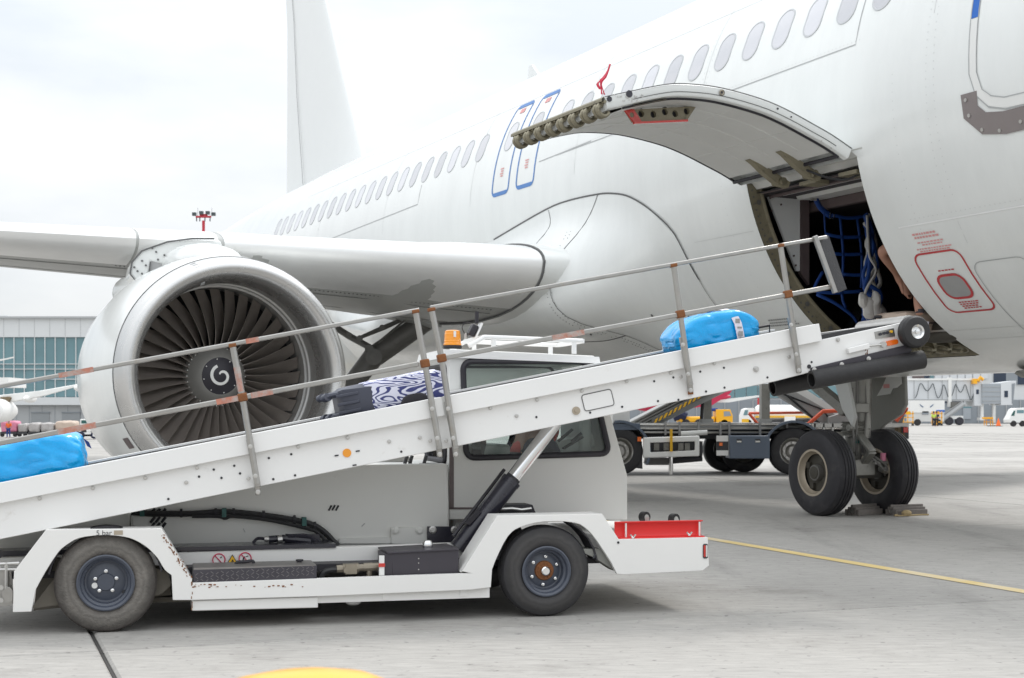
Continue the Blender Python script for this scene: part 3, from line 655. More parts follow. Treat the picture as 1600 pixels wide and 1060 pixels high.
# pylon between engine and wing
py_ = MB(); rows = []
for t, zb, zt, hw in ((.66, 3.06, 3.10, .06), (.74, 3.0, 3.20, .20), (.95, 2.95, 3.29, .31), (1.4, 2.9, 3.37, .37), (2.1, 2.9, 3.43, .38), (2.7, 2.9, 3.46, .38), (3.4, 2.9, 3.44, .36), (5.5, 2.9, 3.3, .25)):
    rows.append([(EC.x+t, EC.y+hw*cos(a)*(1 if sin(a) < .3 else 1), (zb+zt)/2+(zt-zb)/2*sin(a)) for a in [pi*2*j/20 for j in range(20)]])
py_.grid(rows, True); pylon = py_.build('engine_pylon', 'aircraft_paint', air, sharp=60)
# side cheek of the pylon and the fairing below the wing seen left of the engine
ck = MB(); le = W2A(pt(262, 395, 18.2))
q = [W2A(pt(x, y, 18.0)) for x, y in [(203, 428), (206, 410), (222, 392), (262, 378), (300, 374), (345, 376), (352, 402), (310, 410), (262, 414), (235, 408), (233, 425), (226, 438), (213, 440)]]
q2 = [p+Vector((.9, -.12, .0)) for p in q]
ck.v = [tuple(p) for p in q+q2]; n = len(q); tri = geometry.tessellate_polygon([[Vector((p.y, p.z, 0)) for p in q]])
ck.f = [list(t) for t in tri]+[[i+n for i in t] for t in tri]+[[i, (i+1) % n, n+(i+1) % n, n+i] for i in range(n)]
ck.build('pylon_cheek', 'aircraft_paint', pylon, bevel=.04, seg=3)
ft = MB(); a = W2A(pt(208, 448, 18.9)); ft.ball((a.x+.55, a.y, a.z), (.75, .10, .17), 14, 8); ft.build('underwing_fairing', 'aircraft_paint', pylon)
cg = MB(); q = [W2A(pt(x, y, 18.02)) for x, y in [(234, 406), (266, 416), (262, 452), (222, 466), (214, 452), (229, 438)]]
cg.v = [tuple(p) for p in q]+[tuple(p+Vector((.7, -.1, 0))) for p in q]; n = len(q); cg.f = [list(range(n)), list(range(n, 2*n))]+[[i, (i+1) % n, n+(i+1) % n, n+i] for i in range(n)]
cg.build('pylon_gusset', 'plate_grey', pylon)
pe = MB(); pe.tube([W2A(pt(x, y, 17.985)) for x, y in [(203, 428), (206, 410), (222, 392), (262, 378), (300, 373), (335, 373)]], .012, 5); pe.tube([W2A(pt(x, y, 17.985)) for x, y in [(203, 428), (213, 440), (226, 439), (233, 425), (235, 409)]], .009, 5); pe.build('cheek_seam', 'seam', pylon, whole=True)
ps = MB()
for x, y in ((244, 394), (257, 399), (275, 398), (247, 406), (222, 408), (228, 415), (215, 424), (222, 428), (238, 388), (290, 385), (300, 396), (283, 405), (210, 418)): ps.disc(W2A(pt(x, y, 17.99)), -FD.cross(Vector((0, 0, 1))) if False else (-.9, .4, 0), .014, .012, 6)
ps.build('cheek_screws', 'seam', pylon)
nl = MB(); bestq = None
for i in range(200):
    th_ = 2*pi*i/200; q_ = EC+Vector((.42, 1.392*cos(th_), 1.392*sin(th_))); wq = FB+FD*q_.x+FN*q_.y+Vector((0, 0, q_.z)); e_ = abs(800+F*wq.x/wq.y-189)+abs(HY-F*(wq.z-CH)/wq.y-694)
    if bestq is None or e_ < bestq[0]: bestq = (e_, th_)
th_ = bestq[1]
nl.grid([[tuple(EC+Vector((t, r*cos(th_+da), r*sin(th_+da)))) for da in (-.05, 0, .05)] for t, r in ((.34, 1.387), (.50, 1.415))]); nl.build('latch_panel', 'brown_trim', nac, sharp=None)
rs2 = MB()
for i in range(3):
    for t, rr in ((.06, 1.10), (.10, 1.085), (.05, 1.285), (.10, 1.318), (.17, 1.342)):
        for k_ in range(4): th2 = (1.2, -2.2, 3.9)[i]+(k_-1.5)*.012; rs2.ball(EC+Vector((t, (rr+.002)*cos(th2), (rr+.002)*sin(th2))), .006, 6, 4)
rs2.build('lip_rivets', 'seam_light', nac)
# ---- main gear brace under the wing
mg = MB(); Y0 = 22.5
top, mid, bot = (W2A(pt(668, 500, Y0)), W2A(pt(585, 556, Y0)), W2A(pt(520, 640, Y0)))
leg = MB(); leg.tube([top, mid], [.165, .165], 16); leg.tube([mid, bot], [.17, .15], 16); mgo = leg.build('main_gear', 'gear_dark', air)
g2 = MB(); off = Vector((0, .2, -.02)); g2.tube([top+Vector((0, -.05, -.15))+off*.2, mid+Vector((0, -.1, -.12))], .03, 8)
g2.tube([W2A(pt(515, 506, Y0)), W2A(pt(545, 525, Y0)), W2A(pt(583, 546, Y0-.2))], [.05, .055, .05], 8); g2.tube([W2A(pt(650, 490, Y0-.1)), W2A(pt(600, 512, Y0-.1)), W2A(pt(562, 528, Y0-.1))], [.028, .04, .028], 8)
g2.tube([W2A(pt(618, 492, Y0-.2)), W2A(pt(637, 497, Y0-.2)), W2A(pt(590, 536, Y0-.3))], [.02, .02, .02], 6)
for x, y, r in ((584, 558, .13), (577, 546, .07), (562, 529, .05), (545, 524, .05), (597, 512, .045), (620, 533, .04)):
    c = W2A(pt(x, y, Y0-.25)); g2.disc(c, W2A(pt(x, y, Y0-1))-c, r, .12, 14); g2.disc(c+(W2A(pt(x, y, Y0-1))-c).normalized()*.12, W2A(pt(x, y, Y0-1))-c, r*.5, .05, 12)
g2.build('side_brace', 'gear_dark', mgo)
for dy in (-.4, .4):
    c = Vector((bot.x-.1, bot.y+dy, .62)); MB().lathe([(-.2, .3), (-.2, .5), (-.15, .60), (-.05, .62), (.05, .62), (.15, .60), (.2, .5), (.2, .3)], c, (0, 1, 0), 40).build('main_wheel', 'aircraft_tyre', mgo)
MB().tube([bot, (bot.x-.1, bot.y, .62)], .13, 14).build('oleo', 'gear_dark', mgo)
pd = MB(); q = [W2A(pt(x, y, Y0-.4)) for x, y in [(612, 493), (648, 490), (690, 500), (690, 512), (640, 500)]]; pd.v = [tuple(p) for p in q]+[tuple(p+Vector((.5, 0, 0))) for p in q]; pd.f = [[0,1,2,3,4], [5,6,7,8,9]]+[[i, (i+1) % 5, 5+(i+1) % 5, 5+i] for i in range(5)]; pd.build('gear_door', 'aircraft_grey', mgo)
# ---- raised cargo door
OC = [(2.60, 3.93), (2.85, 4.045), (3.08, 4.13), (3.35, 4.225), (3.62, 4.30), (3.92, 4.35), (4.22, 4.38), (4.48, 4.38), (4.73, 4.36), (4.95, 4.31), (5.18, 4.245), (5.46, 4.165)]
OC = [tuple(p)[:2] for p in crom([(a, b, 0) for a, b in OC], 3)]
def onrm(i):
    a = Vector(OC[max(0, i-1)]); b = Vector(OC[min(len(OC)-1, i+1)]); t = (b-a).normalized(); return Vector((t.y, -t.x))   # downwards
def doorp(i, s, dep): p = Vector(OC[i])+onrm(i)*dep; return (s, p.x, p.y)
nO = len(OC); dm = MB(); rows = []
for s, dp in ((D0+.02, .02), (D0, 0), (D0, 0), (D1, 0), (D1, 0), (D1-.02, .02)): pass
DT = .125
prof = [(D0+.06, DT), (D0+.012, DT-.012), (D0, DT-.03), (D0, .012), (D0+.015, 0), (D1-.015, 0), (D1, .012), (D1, DT-.03), (D1-.012, DT-.012), (D1-.06, DT)]
dm.grid([[doorp(i, s, dp) for s, dp in prof] for i in range(nO)]); n = len(prof); dm.f.append(list(range(n))); dm.f.append([(nO-1)*n+j for j in range(n)])
door = dm.build('cargo_door', 'aircraft_paint', air, sharp=40, label='raised cargo door arching out over the loading opening')
li = MB()
def lid(i): return DT+.012
idx = list(range(2, nO-2))
li.grid([[doorp(i, s, dp) for s, dp in ((D0+.06, DT-.03), (D0+.085, DT+.014), (D1-.085, DT+.014), (D1-.06, DT-.03))] for i in idx]); li.build('door_liner', 'liner', door, sharp=30)
rb = MB()
for s in (D0+.42, D0+.85, D0+1.3): rb.grid([[doorp(i, s+ds, DT+.014+h) for ds, h in ((-.05, 0), (-.04, .008), (.04, .008), (.05, 0))] for i in range(4, nO-5)])
for i in (8, 15, 22, 28):
    a = Vector(doorp(i, D0+.12, DT+.015)); b = Vector(doorp(i, D1-.12, DT+.015)); rb.beam(a, b, .018, .006)
rb.build('liner_rib', 'liner', door, sharp=30, weld=False)
sr = MB(); L_ = [doorp(i, D0+.06, DT+.004) for i in range(1, nO-2)]; R_ = [doorp(i, D1-.06, DT+.004) for i in range(1, nO-2)]
sr.tube(L_, .014, 6); sr.tube(R_, .014, 6); sr.tube([doorp(1, D0+.05, DT+.01), doorp(1, D1-.05, DT+.01)], .022, 6); sr.build('door_seal', 'black_frame', door, sharp=60)
eb = MB(); eb.tube([doorp(i, D0-.003, DT*.62) for i in range(2, nO-3)], .004, 4); eb.build('edge_seam', 'seam', door)
el = MB(); el.tube([doorp(i, D0-.002, .002) for i in range(0, nO)], .006, 4); el.build('edge_gasket', 'seam', door)
# latch beam and hooks along the free edge
lbm = MB(); lbm.grid([[doorp(nO-1, s, -.004) for s in (D0, D1)], [(s, OC[-1][0]+.03, OC[-1][1]-.02) for s in (D0, D1)], [(s, OC[-1][0]+.03, OC[-1][1]-.045) for s in (D0, D1)], [doorp(nO-3, s, DT*.5) for s in (D0, D1)]]); lbm.build('latch_beam', 'primer', door)
def hook_mesh():
    m = MB(); pts = [(0, -.10, .0), (0, -.02, -.045), (0, .02, -.09), (0, -.005, -.135), (0, -.055, -.15), (0, -.095, -.125), (0, -.09, -.105)]
    pts = crom(pts, 4); m.tube([p+Vector((.028, 0, 0)) for p in pts], [.030*(1-.5*i/len(pts)) for i in range(len(pts))], 8); m.tube([p+Vector((-.028, 0, 0)) for p in pts], [.030*(1-.5*i/len(pts)) for i in range(len(pts))], 8)
    m.cbox((.09, -.07, -.05), (.06, .12, .085)); m.tube([(.03, -.03, -.03), (.13, -.06, -.055)], .026, 8); m.tube([(-.10, -.02, -.035), (.1, -.02, -.035)], .016, 8)
    return m.mesh('latch_hook', 'latch_metal', 40)
hk = hook_mesh()
for i in range(8): inst(hk, 'latch_hook', door, (D0+.10+.235*i, OC[-1][0]+.015, OC[-1][1]-.01), (0, 0, 0))
tb = MB(); tb.grid([[doorp(i, s, DT+.012) for s in (D0+.0, D0+.05, D0+.10)] for i in (nO-9, nO-7, nO-4)]); tb.build('latch_bracket', 'primer', door)
# pull handle strip with five holes on the inside of the door
hb = MB(); s_ = D0+.30; q = [a_plane(x, y, s_) for x, y in [(978, 172), (1088, 166), (1074, 188), (990, 191)]]
lp = [(p.y, p.z) for p in q]; cxs = [(1002, 178), (1021, 179), (1039, 175), (1055, 178), (1073, 174)]; holes = []
for x, y in cxs:
    p = a_plane(x, y, s_); holes.append([(p.y+.034*cos(a), p.z+.034*sin(a)) for a in [2*pi*k/10 for k in range(10)]])
hb.prism([lp]+holes, s_, s_+.04, 'x'); hbo = hb.build('hold_open_strut', 'primer', door)
rb2 = MB(); q = [a_plane(x, y, s_-.004) for x, y in [(976, 172), (990, 170), (1003, 191), (992, 193)]]; p = a_plane(987, 180, s_)
rb2.prism([[(k.y, k.z) for k in q], [(p.y+.025*cos(a), p.z+.025*sin(a)) for a in [2*pi*k/8 for k in range(8)]]], s_-.006, s_+.02, 'x')
a = a_plane(990, 192.5, s_-.01); b = a_plane(1074, 189, s_-.01); rb2.beam(a, b, .03, .02); rb2.build('red_catch', 'lens_red', hbo)
hd_ = MB(); 
for x, y in cxs: hd_.disc(a_plane(x, y, s_+.05)+Vector((0, 0, 0)), (-1, 0, 0), .05, .004, 8)
hd_.build('strut_backing', 'black_frame', hbo)
dd = MB()
for k_, (x, y, r) in enumerate(((952, 155, .026), (983, 147, .034), (1128, 145, .030), (1215, 170, .010), (1236, 183, .008))):
    p = a_plane(x, y, D0-.004); dd.disc(p, (-1, 0, 0), r, .006, 14)
dd.build('edge_plug', 'black_gloss', door)
de = MB(); p = a_plane(1128, 145, D0-.012); de.lathe([(0, .012), (.006, .022), (0, .030)], p, (-1, 0, 0), 14); de.build('edge_fitting', 'brass', door)
fa = MB(); r7 = random.Random(5)
for i in range(26):
    x = r7.choice([r7.uniform(965, 1008), r7.uniform(960, 1004), r7.uniform(1220, 1300)]); y = (146 if x < 1010 else 155+(x-1180)*.55)+r7.uniform(2, 12); fa.disc(a_plane(x, y, D0-.003), (-1, 0, 0), .007, .004, 6)
fa.build('edge_fasteners', 'steel', door, weld=False)
for s in (D0+.62, D0+1.15):                            # two gooseneck hinge arms
    h = MB(); A_ = [doorp(5, s, DT+.018), doorp(4, s, DT+.03), doorp(2, s, DT+.07), (s, 2.66, 3.72), (s, 2.54, 3.70)]; B_ = [doorp(5, s, DT), doorp(4, s, DT), doorp(2, s, DT+.0), (s, 2.66, 3.82), (s, 2.52, 3.76)]
    m = [tuple((Vector(a)+Vector((dx, 0, 0)))) for a in A_ for dx in (-.035, .035)]; h.grid([[tuple(Vector(a)+Vector((-.04, 0, 0))), tuple(Vector(a)+Vector((.04, 0, 0))), tuple(Vector(b)+Vector((.055, 0, 0))), tuple(Vector(b)+Vector((-.055, 0, 0)))] for a, b in zip(A_, B_)], True)
    ho = h.build('hinge_arm', 'primer', door); MB().tube([(s-.09, 2.63, 3.76), (s+.09, 2.63, 3.76)], .04, 10).build('hinge_pin', 'latch_metal', ho)
MB().tube(crom([(D0+.62, 2.75, 3.82), (D0+.45, 2.6, 3.72), (D0+.25, 2.5, 3.66), (D0+.1, 2.42, 3.70)], 5), .012, 6).build('door_cable', 'hose', door)
# opening frame, header and hold lining
fr = MB(); rows = []
def ringp(s, phi, off): return tuple(fp(s, phi, off))
AG = [PT+(PB-PT)*i/30 for i in range(31)]
rows = [[ringp(D1-.004, a, -.002), ringp(D1+.004, a, -.03), ringp(D1+.004, a, -.16), ringp(D1-.02, a, -.17), ringp(D1-.02, a, -.19), ringp(D1+.06, a, -.20)] for a in AG]; fr.grid(rows)
frame = fr.build('door_frame', 'primer', air, sharp=30)
fr2 = MB(); fr2.grid([[ringp(D0-.004, a, -.01), ringp(D0-.004, a, -.18)] for a in AG]); fr2.grid([[ringp(s, PB-.05, -.01), ringp(s, PB-.05, -.16)] for s in (D0, D1)]); fr2.build('frame_edge', 'primer', frame)
fd = MB(); 
for i in range(34):
    a = PT-2+(PB-PT+4)*i/34; fd.disc(fp(D1-.006, a, -.055), (-1, 0, 0), .011, .006, 6)
    if i % 6 == 3: fd.disc(fp(D1-.006, a, -.11), (-1, 0, 0), .03, .006, 8)
fd.build('frame_fasteners', 'gear_dark', frame, weld=False)
hdr = MB(); hp_ = [(2.56, 3.93), (2.50, 3.86), (2.46, 3.86), (2.40, 3.80), (2.16, 3.82), (2.12, 3.74), (1.86, 3.78), (1.82, 3.72), (1.50, 3.74)]
hdr.grid([[(s, y, z) for y, z in hp_] for s in (D0-.1, D0+.6, D1)]); hdr.build('door_header', 'liner', frame, sharp=20)
hx = MB(); hx.box((D0-.05, 1.42, 3.63), (D1+.9, 1.50, 3.735)); hx.build('ceiling_rail', 'brown_trim', frame)
hy = MB()
for s in (D0+.18, D0+.82): hy.prism([(s-.13, 2.50), (s+.15, 2.50), (s+.12, 2.28), (s-.10, 2.30)], 3.70, 3.74, 'z')
hy.build('header_bracket', 'primer', frame)
hz = MB(); hz.tube([(D0-.1, 2.2, 3.73), (D1, 2.2, 3.73)], .02, 6); hz.tube([(D0-.1, 2.33, 3.76), (D1, 2.33, 3.76)], .012, 6); hz.build('header_cable', 'brown_trim', frame)
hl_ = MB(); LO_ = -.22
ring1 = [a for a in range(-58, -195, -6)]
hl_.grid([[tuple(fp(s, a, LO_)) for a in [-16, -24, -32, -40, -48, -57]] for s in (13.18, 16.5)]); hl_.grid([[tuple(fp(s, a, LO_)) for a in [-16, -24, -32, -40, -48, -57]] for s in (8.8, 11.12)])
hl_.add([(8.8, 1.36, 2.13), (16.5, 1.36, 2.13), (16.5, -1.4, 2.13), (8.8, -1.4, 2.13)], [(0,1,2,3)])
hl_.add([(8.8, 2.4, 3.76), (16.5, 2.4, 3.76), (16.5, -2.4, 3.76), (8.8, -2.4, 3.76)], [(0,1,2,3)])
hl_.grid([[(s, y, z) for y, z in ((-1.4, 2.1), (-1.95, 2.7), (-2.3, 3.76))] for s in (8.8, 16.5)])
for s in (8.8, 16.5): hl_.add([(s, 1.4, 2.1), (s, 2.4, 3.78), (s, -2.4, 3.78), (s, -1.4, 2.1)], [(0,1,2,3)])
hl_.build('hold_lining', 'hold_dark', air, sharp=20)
wpn = MB(); q = [a_plane(x, y, 13.30) for x, y in [(1196, 301), (1248, 303), (1248, 424), (1243, 424)]]; wpn.prism([(p.y, p.z) for p in q], 13.28, 13.31, 'x'); wo = wpn.build('side_panel', 'fin_paint', frame)
bt = MB(); q = [a_plane(x, y, 13.29) for x, y in [(1249, 303), (1262, 303), (1262, 446), (1249, 428)]]; bt.prism([(p.y, p.z) for p in q], 13.26, 13.31, 'x'); bt.build('trim_post', 'brown_trim', frame)
ws_ = MB()
for x, y in ((1203, 310), (1240, 308), (1205, 330), (1240, 400), (1220, 320), (1243, 415), (1255, 311)): ws_.disc(a_plane(x, y, 13.255), (-1, 0, 0), .012, .012, 6)
ws_.build('panel_screws', 'brown_trim', wo)
# sill with roller cups
sl_ = MB(); SG = [D0+(D1-D0)*i/12 for i in range(13)]
sl_.grid([[tuple(fp(s, PB+.1, -.005)), tuple(fp(s, PB+1.2, -.10)), tuple(fp(s, -61, -.10)), tuple(fp(s, -59.5, -.03)), (s, 1.27, 2.145)] for s in SG]); sill = sl_.build('door_sill', 'primer', air, sharp=30)
se = MB(); se.beam((D0, 1.34, 2.14), (D1, 1.34, 2.14), .03, .02); se.build('sill_edge', 'steel', sill)
def cup():
    m = MB(); m.lathe([(0, .055), (.05, .075), (.05, .060), (.0, .045), (.0, 0)], (0, 0, 0), (0, .45, -.9), 16); m.cbox((.10, -.02, .02), (.05, .10, .15)); m.tube([(-.09, 0, .06), (.07, .01, .05)], .02, 8); m.tube([(-.02, .02, -.07), (.09, .01, -.06)], .016, 8)
    return m.mesh('latch_roller', 'latch_metal', 35)
cm_ = cup()
for i in range(8):
    p = fp(10, -66.3, -.06); inst(cm_, 'latch_roller', sill, (D0+.12+.232*i, p.y, p.z+.01), (0, 0, 0), (1.35, 1.35, 1.35))
# ---- nose gear
GS = 14.22
def gp(x, y, l): 
    r = Vector(((x-800)/F, 1, (HY-y)/F)); t = (l-12.0)/r.dot(FN); return W2A(r*t+Vector((0, 0, CH)))
ng = MB(); ng.tube([(GS+.02, 0, .54), (GS, 0, .80), (GS-.01, 0, .98)], [.105, .10, .10], 18); ng.tube([(GS-.01, 0, .97), (GS-.015, 0, 1.28), (GS-.03, 0, 1.9)], [.135, .14, .15], 18); ngo = ng.build('nose_gear', 'gear_metal', air)
bw = MB(); bw.lathe([(i*.022, .165-(.03 if i % 2 else 0)) for i in range(9)], (GS-.01, 0, 1.00), (0, 0, 1), 20); bw.build('strut_boot', 'gear_metal', ngo, sharp=80)
MB().tube([(GS, -.62, .54), (GS, .62, .54)], .085, 16).build('axle', 'gear_dark', ngo)
gx = MB()
gx.tube([(GS-.13, .05, 1.7), (GS-.15, .07, 1.25), (GS-.14, .06, .95), (GS-.12, .04, .74)], .018, 6); gx.tube([(GS-.15, -.06, 1.75), (GS-.16, -.08, 1.3), (GS-.15, -.05, .9), (GS-.1, -.1, .7)], .014, 6)
gx.tube([(GS-.14, .12, 1.6), (GS-.14, .12, 1.1), (GS-.16, .1, .82), (GS-.05, .16, .66)], .012, 6); gx.tube(crom([(GS-.12, -.1, .8), (GS-.25, -.16, .72), (GS-.28, -.30, .62), (GS-.2, -.34, .5)], 5), .016, 6)
gx.tube(crom([(GS-.12, -.02, .78), (GS-.28, -.10, .70), (GS-.30, -.26, .56)], 5), .014, 6); gx.build('hydraulic_line', 'gear_dark', ngo)
gt = MB(); gt.beam((GS-.12, 0, 1.02), (GS-.34, -.02, .80), .12, .05); gt.beam((GS-.34, -.02, .80), (GS-.10, -.02, .58), .12, .05); gt.cbox((GS-.1, -.0, .60), (.22, .36, .2)); gt.cbox((GS-.14, 0, 1.35), (.10, .22, .12)); gt.tube([(GS, -.2, 1.32), (GS, .2, 1.32)], .07, 10); gt.tube([(GS-.1, -.16, 1.1), (GS-.1, .16, 1.1)], .05, 10)
gt.build('torque_link', 'gear_metal', ngo, bevel=.01)
gl = MB(); gl.beam((GS+.1, 0, 1.3), (GS+1.1, 0, 1.85), .12, .12); gl.build('drag_brace', 'gear_metal', ngo)
gk = MB(); gk.tube([(GS-.22, -.30, .68), (GS-.22, -.30, .78)], .036, 10); gk.build('valve_cap', 'pink', ngo); gk2 = MB(); gk2.tube([(GS-.22, -.36, .57), (GS-.22, -.27, .60)], .06, 12); gk2.cbox((GS-.2, -.25, .66), (.12, .25, .03)); gk2.build('valve_block', 'steel', ngo)
MB().cbox((GS-.145, .05, 1.0-.06), (.012, .05, .07)).build('green_placard', 'clamp_green', ngo)
wd_ = MB(); wd_.lathe([(-.150, .29), (-.160, .36), (-.156, .44), (-.130, .505), (-.095, .533), (-.075, .538), (-.070, .528), (-.062, .528), (-.057, .539), (-.03, .541), (-.025, .530), (-.012, .530), (-.007, .5415), (.007, .5415), (.012, .530), (.025, .530), (.03, .541), (.057, .539), (.062, .528), (.070, .528), (.075, .538), (.095, .533), (.130, .505), (.156, .44), (.160, .36), (.150, .29)], (0, 0, 0), (0, 1, 0), 64)
tym = wd_.mesh('tyre', 'aircraft_tyre', 28)
rmm = MB(); rmm.lathe([(.13, .29), (.152, .295), (.152, .268), (.13, .262), (.09, .245), (.08, .235)], (0, 0, 0), (0, 1, 0), 40); rmm.lathe([(-.13, .29), (-.152, .295), (-.152, .268), (-.13, .262), (-.09, .245), (-.08, .235)], (0, 0, 0), (0, 1, 0), 40); rmm = rmm.mesh('rim', 'rim_tan', 35)
hbm = MB(); hbm.lathe([(.05, 0), (.05, .24), (-.05, .24), (-.05, 0)], (0, 0, 0), (0, 1, 0), 24); hbm.lathe([(.05, .09), (.13, .08), (.14, .05), (.14, 0)], (0, 0, 0), (0, 1, 0), 20)
for i in range(4): a = pi/2*i+.5; hbm.cbox((.19*cos(a), .065, .19*sin(a)), (.07, .05, .07))
hbm = hbm.mesh('hub', 'case_olive', 35)
nwm = MB().tube([(0, -.12, 0), (0, .12, 0)], .1, 12).mesh('nose_wheel', 'gear_dark')
ngo.location.y = .10
for l in (.595, -.395):
    nw = inst(nwm, 'nose_wheel', air, (GS, l, .54)); inst(tym, 'tyre', nw); inst(rmm, 'rim', nw); inst(hbm, 'hub', nw)
# gear doors
for l, pts, m_ in ((-.50, [(1362, 585), (1418, 585), (1420, 632), (1412, 648), (1386, 664), (1376, 676), (1364, 716), (1352, 712), (1356, 660)], 'gear_door'), (.42, [(1306, 590), (1328, 590), (1340, 652), (1336, 668), (1320, 640)], 'aircraft_grey')):
    q = [gp(x, y, l) for x, y in pts]; g = MB(); g.prism([(p.x, p.z) for p in q], l, l+.05, 'y'); go = g.build('nose_gear_door', m_, ngo, bevel=.012); go.location.y = -.10
    if l < 0:
        q = [gp(x, y, l+.06) for x, y in [(1385, 590), (1408, 588), (1409, 600), (1402, 606), (1395, 607), (1391, 616), (1370, 619), (1378, 606)]]; g = MB(); g.prism([(p.x, p.z) for p in q], l+.055, l+.062, 'y'); g.build('door_placard', 'liner', go)
        g = MB(); g.box((gp(1385, 603, l+.07).x-.05, l+.063, gp(1385, 603, l+.07).z-.03), (gp(1385, 603, l+.07).x+.06, l+.067, gp(1385, 603, l+.07).z+.02)); g.build('placard_lettering', 'mark_red_pale', go)
# ------------------------------------------------------------------ things at the aircraft
def A2W(p): p = Vector(p); return FB+FD*p.x+FN*p.y+Vector((0, 0, p.z))
ARZ = atan2(FD.y, FD.x)
st = thing('warning_streamer', 'small red ribbon tied above the hooked lip of the raised cargo door', 'streamer', A2W((D0+.28, 5.3, 4.25)), ARZ)
for k_, (pts, wd) in enumerate((([(0, 0, 0), (.03, .03, .12), (.0, .01, .16), (-.05, .0, .22)], .030), ([(0, .03, .0), (-.03, .06, .1), (-.06, .02, .16), (-.09, .0, .27)], .035), ([(.04, .0, .16), (.05, .05, .11), (.02, .03, .05)], .035))):
    m = MB(); P = crom(pts, 6); m.grid([[tuple(p+Vector((-wd/2+.006*sin(i*.4), .006*cos(i*.5), 0))), tuple(p+Vector((wd/2, -.008*sin(i*.45), .008)))] for i, p in enumerate(P)]); o = m.build('ribbon', 'streamer', st, sharp=None); sd_ = o.modifiers.new('t', 'SOLIDIFY'); sd_.thickness = .006
for k_, (px, py, ry, lbl) in enumerate(((1417, 797, -.1, 'slatted wooden wheel chock with a rope in front of the right nose wheel'), (1338, 792, .2, 'dark wooden wheel chock between the two nose wheels'))):
    p = pt(px, 800, 1.25*F/(805-650)); p.z = 0
    if k_: p = A2W((GS-.1, 0, 0)); p.z = 0
    ch = thing('wheel_chock', lbl, 'chock', p, ARZ-pi/2+ry, 'wheel chocks at the nose gear')
    for j in range(5): MB().box((-.24+.0*j, -.10+.045*j, .0), (.24, -.062+.045*j, .075+.06*(1-abs(j-2)/2))).build('board', 'wood', ch, bevel=.006)
    MB().tube([(-.25, 0, .05), (.25, 0, .05)], .025, 8).build('bolt_rod', 'steel', ch)
    if not k_:
        MB().tube(crom([(-.24, -.13, .02), (-.30, -.17, .012), (-.18, -.2, .012), (.05, -.16, .012), (.2, -.17, .012)], 5), .011, 6).build('rope', 'rope', ch); MB().ball((-.13, -.17, .04), (.07, .05, .04), 10, 6).build('rope_knot', 'rope', ch)
# cargo net of blue webbing across the hold
cn = thing('cargo_net', 'blue webbing net hung across the dark cargo hold opening', 'cargo net', A2W((13.0, 1.0, 2.1)), ARZ)
inv = Vector((13.0, 1.0, 2.1))
def netp(x, y, s=12.98): return a_plane(x, y, s)-inv
def web(pts, wd=.038, s=12.98, mt='blue_net', name='strap'):
    P = crom([netp(x, y, s) for x, y in pts], 4); m = MB(); rows = []
    for i, p in enumerate(P):
        t = (P[min(i+1, len(P)-1)]-P[max(i-1, 0)]).normalized(); sd_ = Vector((0, -t.z, t.y)).normalized()*wd/2; rows.append([tuple(p-sd_), tuple(p+sd_)])
    m.grid(rows); o = m.build(name, mt, cn, sharp=None); q = o.modifiers.new('t', 'SOLIDIFY'); q.thickness = .006; return o
for pts in ([(1313, 340), (1318, 400), (1316, 460), (1322, 482)], [(1340, 342), (1347, 400), (1346, 450)], [(1290, 366), (1318, 371), (1350, 370)], [(1300, 396), (1320, 398), (1350, 397)], [(1318, 429), (1335, 430), (1352, 430)], [(1276, 456), (1300, 458), (1320, 457), (1350, 455)], [(1300, 336), (1325, 341), (1352, 338), (1362, 334)], [(1276, 460), (1305, 474), (1330, 492), (1340, 505)], [(1286, 425), (1277, 440), (1272, 452)]): web(pts)
web([(1274, 308), (1280, 322), (1292, 334), (1300, 338)], .07); web([(1288, 332), (1289, 352), (1290, 366)], .02)
rg = MB(); 
for x, y in ((1300, 338), (1357, 373), (1356, 403)):
    c = netp(x, y, 12.95); rg.lathe([(-.006, .045), (.006, .045), (.006, .032), (-.006, .032)], c, (1, .2, 0), 16, True)
rg.build('ring', 'chrome', cn); bk = MB(); c = netp(1271, 305, 12.95); bk.cbox(c, (.03, .07, .13)); bk.build('buckle', 'steel', cn)
bn = thing('bundled_net', 'bunched blue and white webbing hanging in the cargo doorway beside the worker', 'cargo net', A2W((12.3, 1.15, 2.2)), ARZ)
inv = Vector((12.3, 1.15, 2.2)); cn_ = cn; cn = bn; r5 = random.Random(8)
for i in range(22):
    x0 = 1358+r5.uniform(-9, 7); x = x0; pts = [(1352+r5.uniform(-3, 6), 330+r5.uniform(0, 30))]
    y = 362
    while y < 505: pts.append((1358+(y-340)*.045+r5.uniform(-1, 1)*(4+15*((y-350)/150)), y)); y += r5.uniform(18, 30)
    pts.append((1365+r5.uniform(-20, 20), 512)); web(pts, r5.uniform(.025, .055), 12.2+r5.uniform(0, .3), 'net_white' if i % 3 == 0 else 'blue_net')
for x, y, a, b in ((1358, 482, 12, 20), (1368, 475, 9, 24), (1352, 470, 9, 14), (1372, 495, 8, 14)):
    m = MB(); c = netp(x, y, 12.2); m.ball(c, (.04, a/150, b/150), 10, 7); m.v = [tuple(Vector(v)+Vector(noise.noise_vector(Vector(v)*9))*.035) for v in m.v]; m.build('white_flap', 'net_white', bn)
m = MB(); c = netp(1378, 505, 12.15); m.ball(c, (.03, .07, .11), 8, 6); m.build('red_strap_end', 'lens_red', bn)
cn = cn_
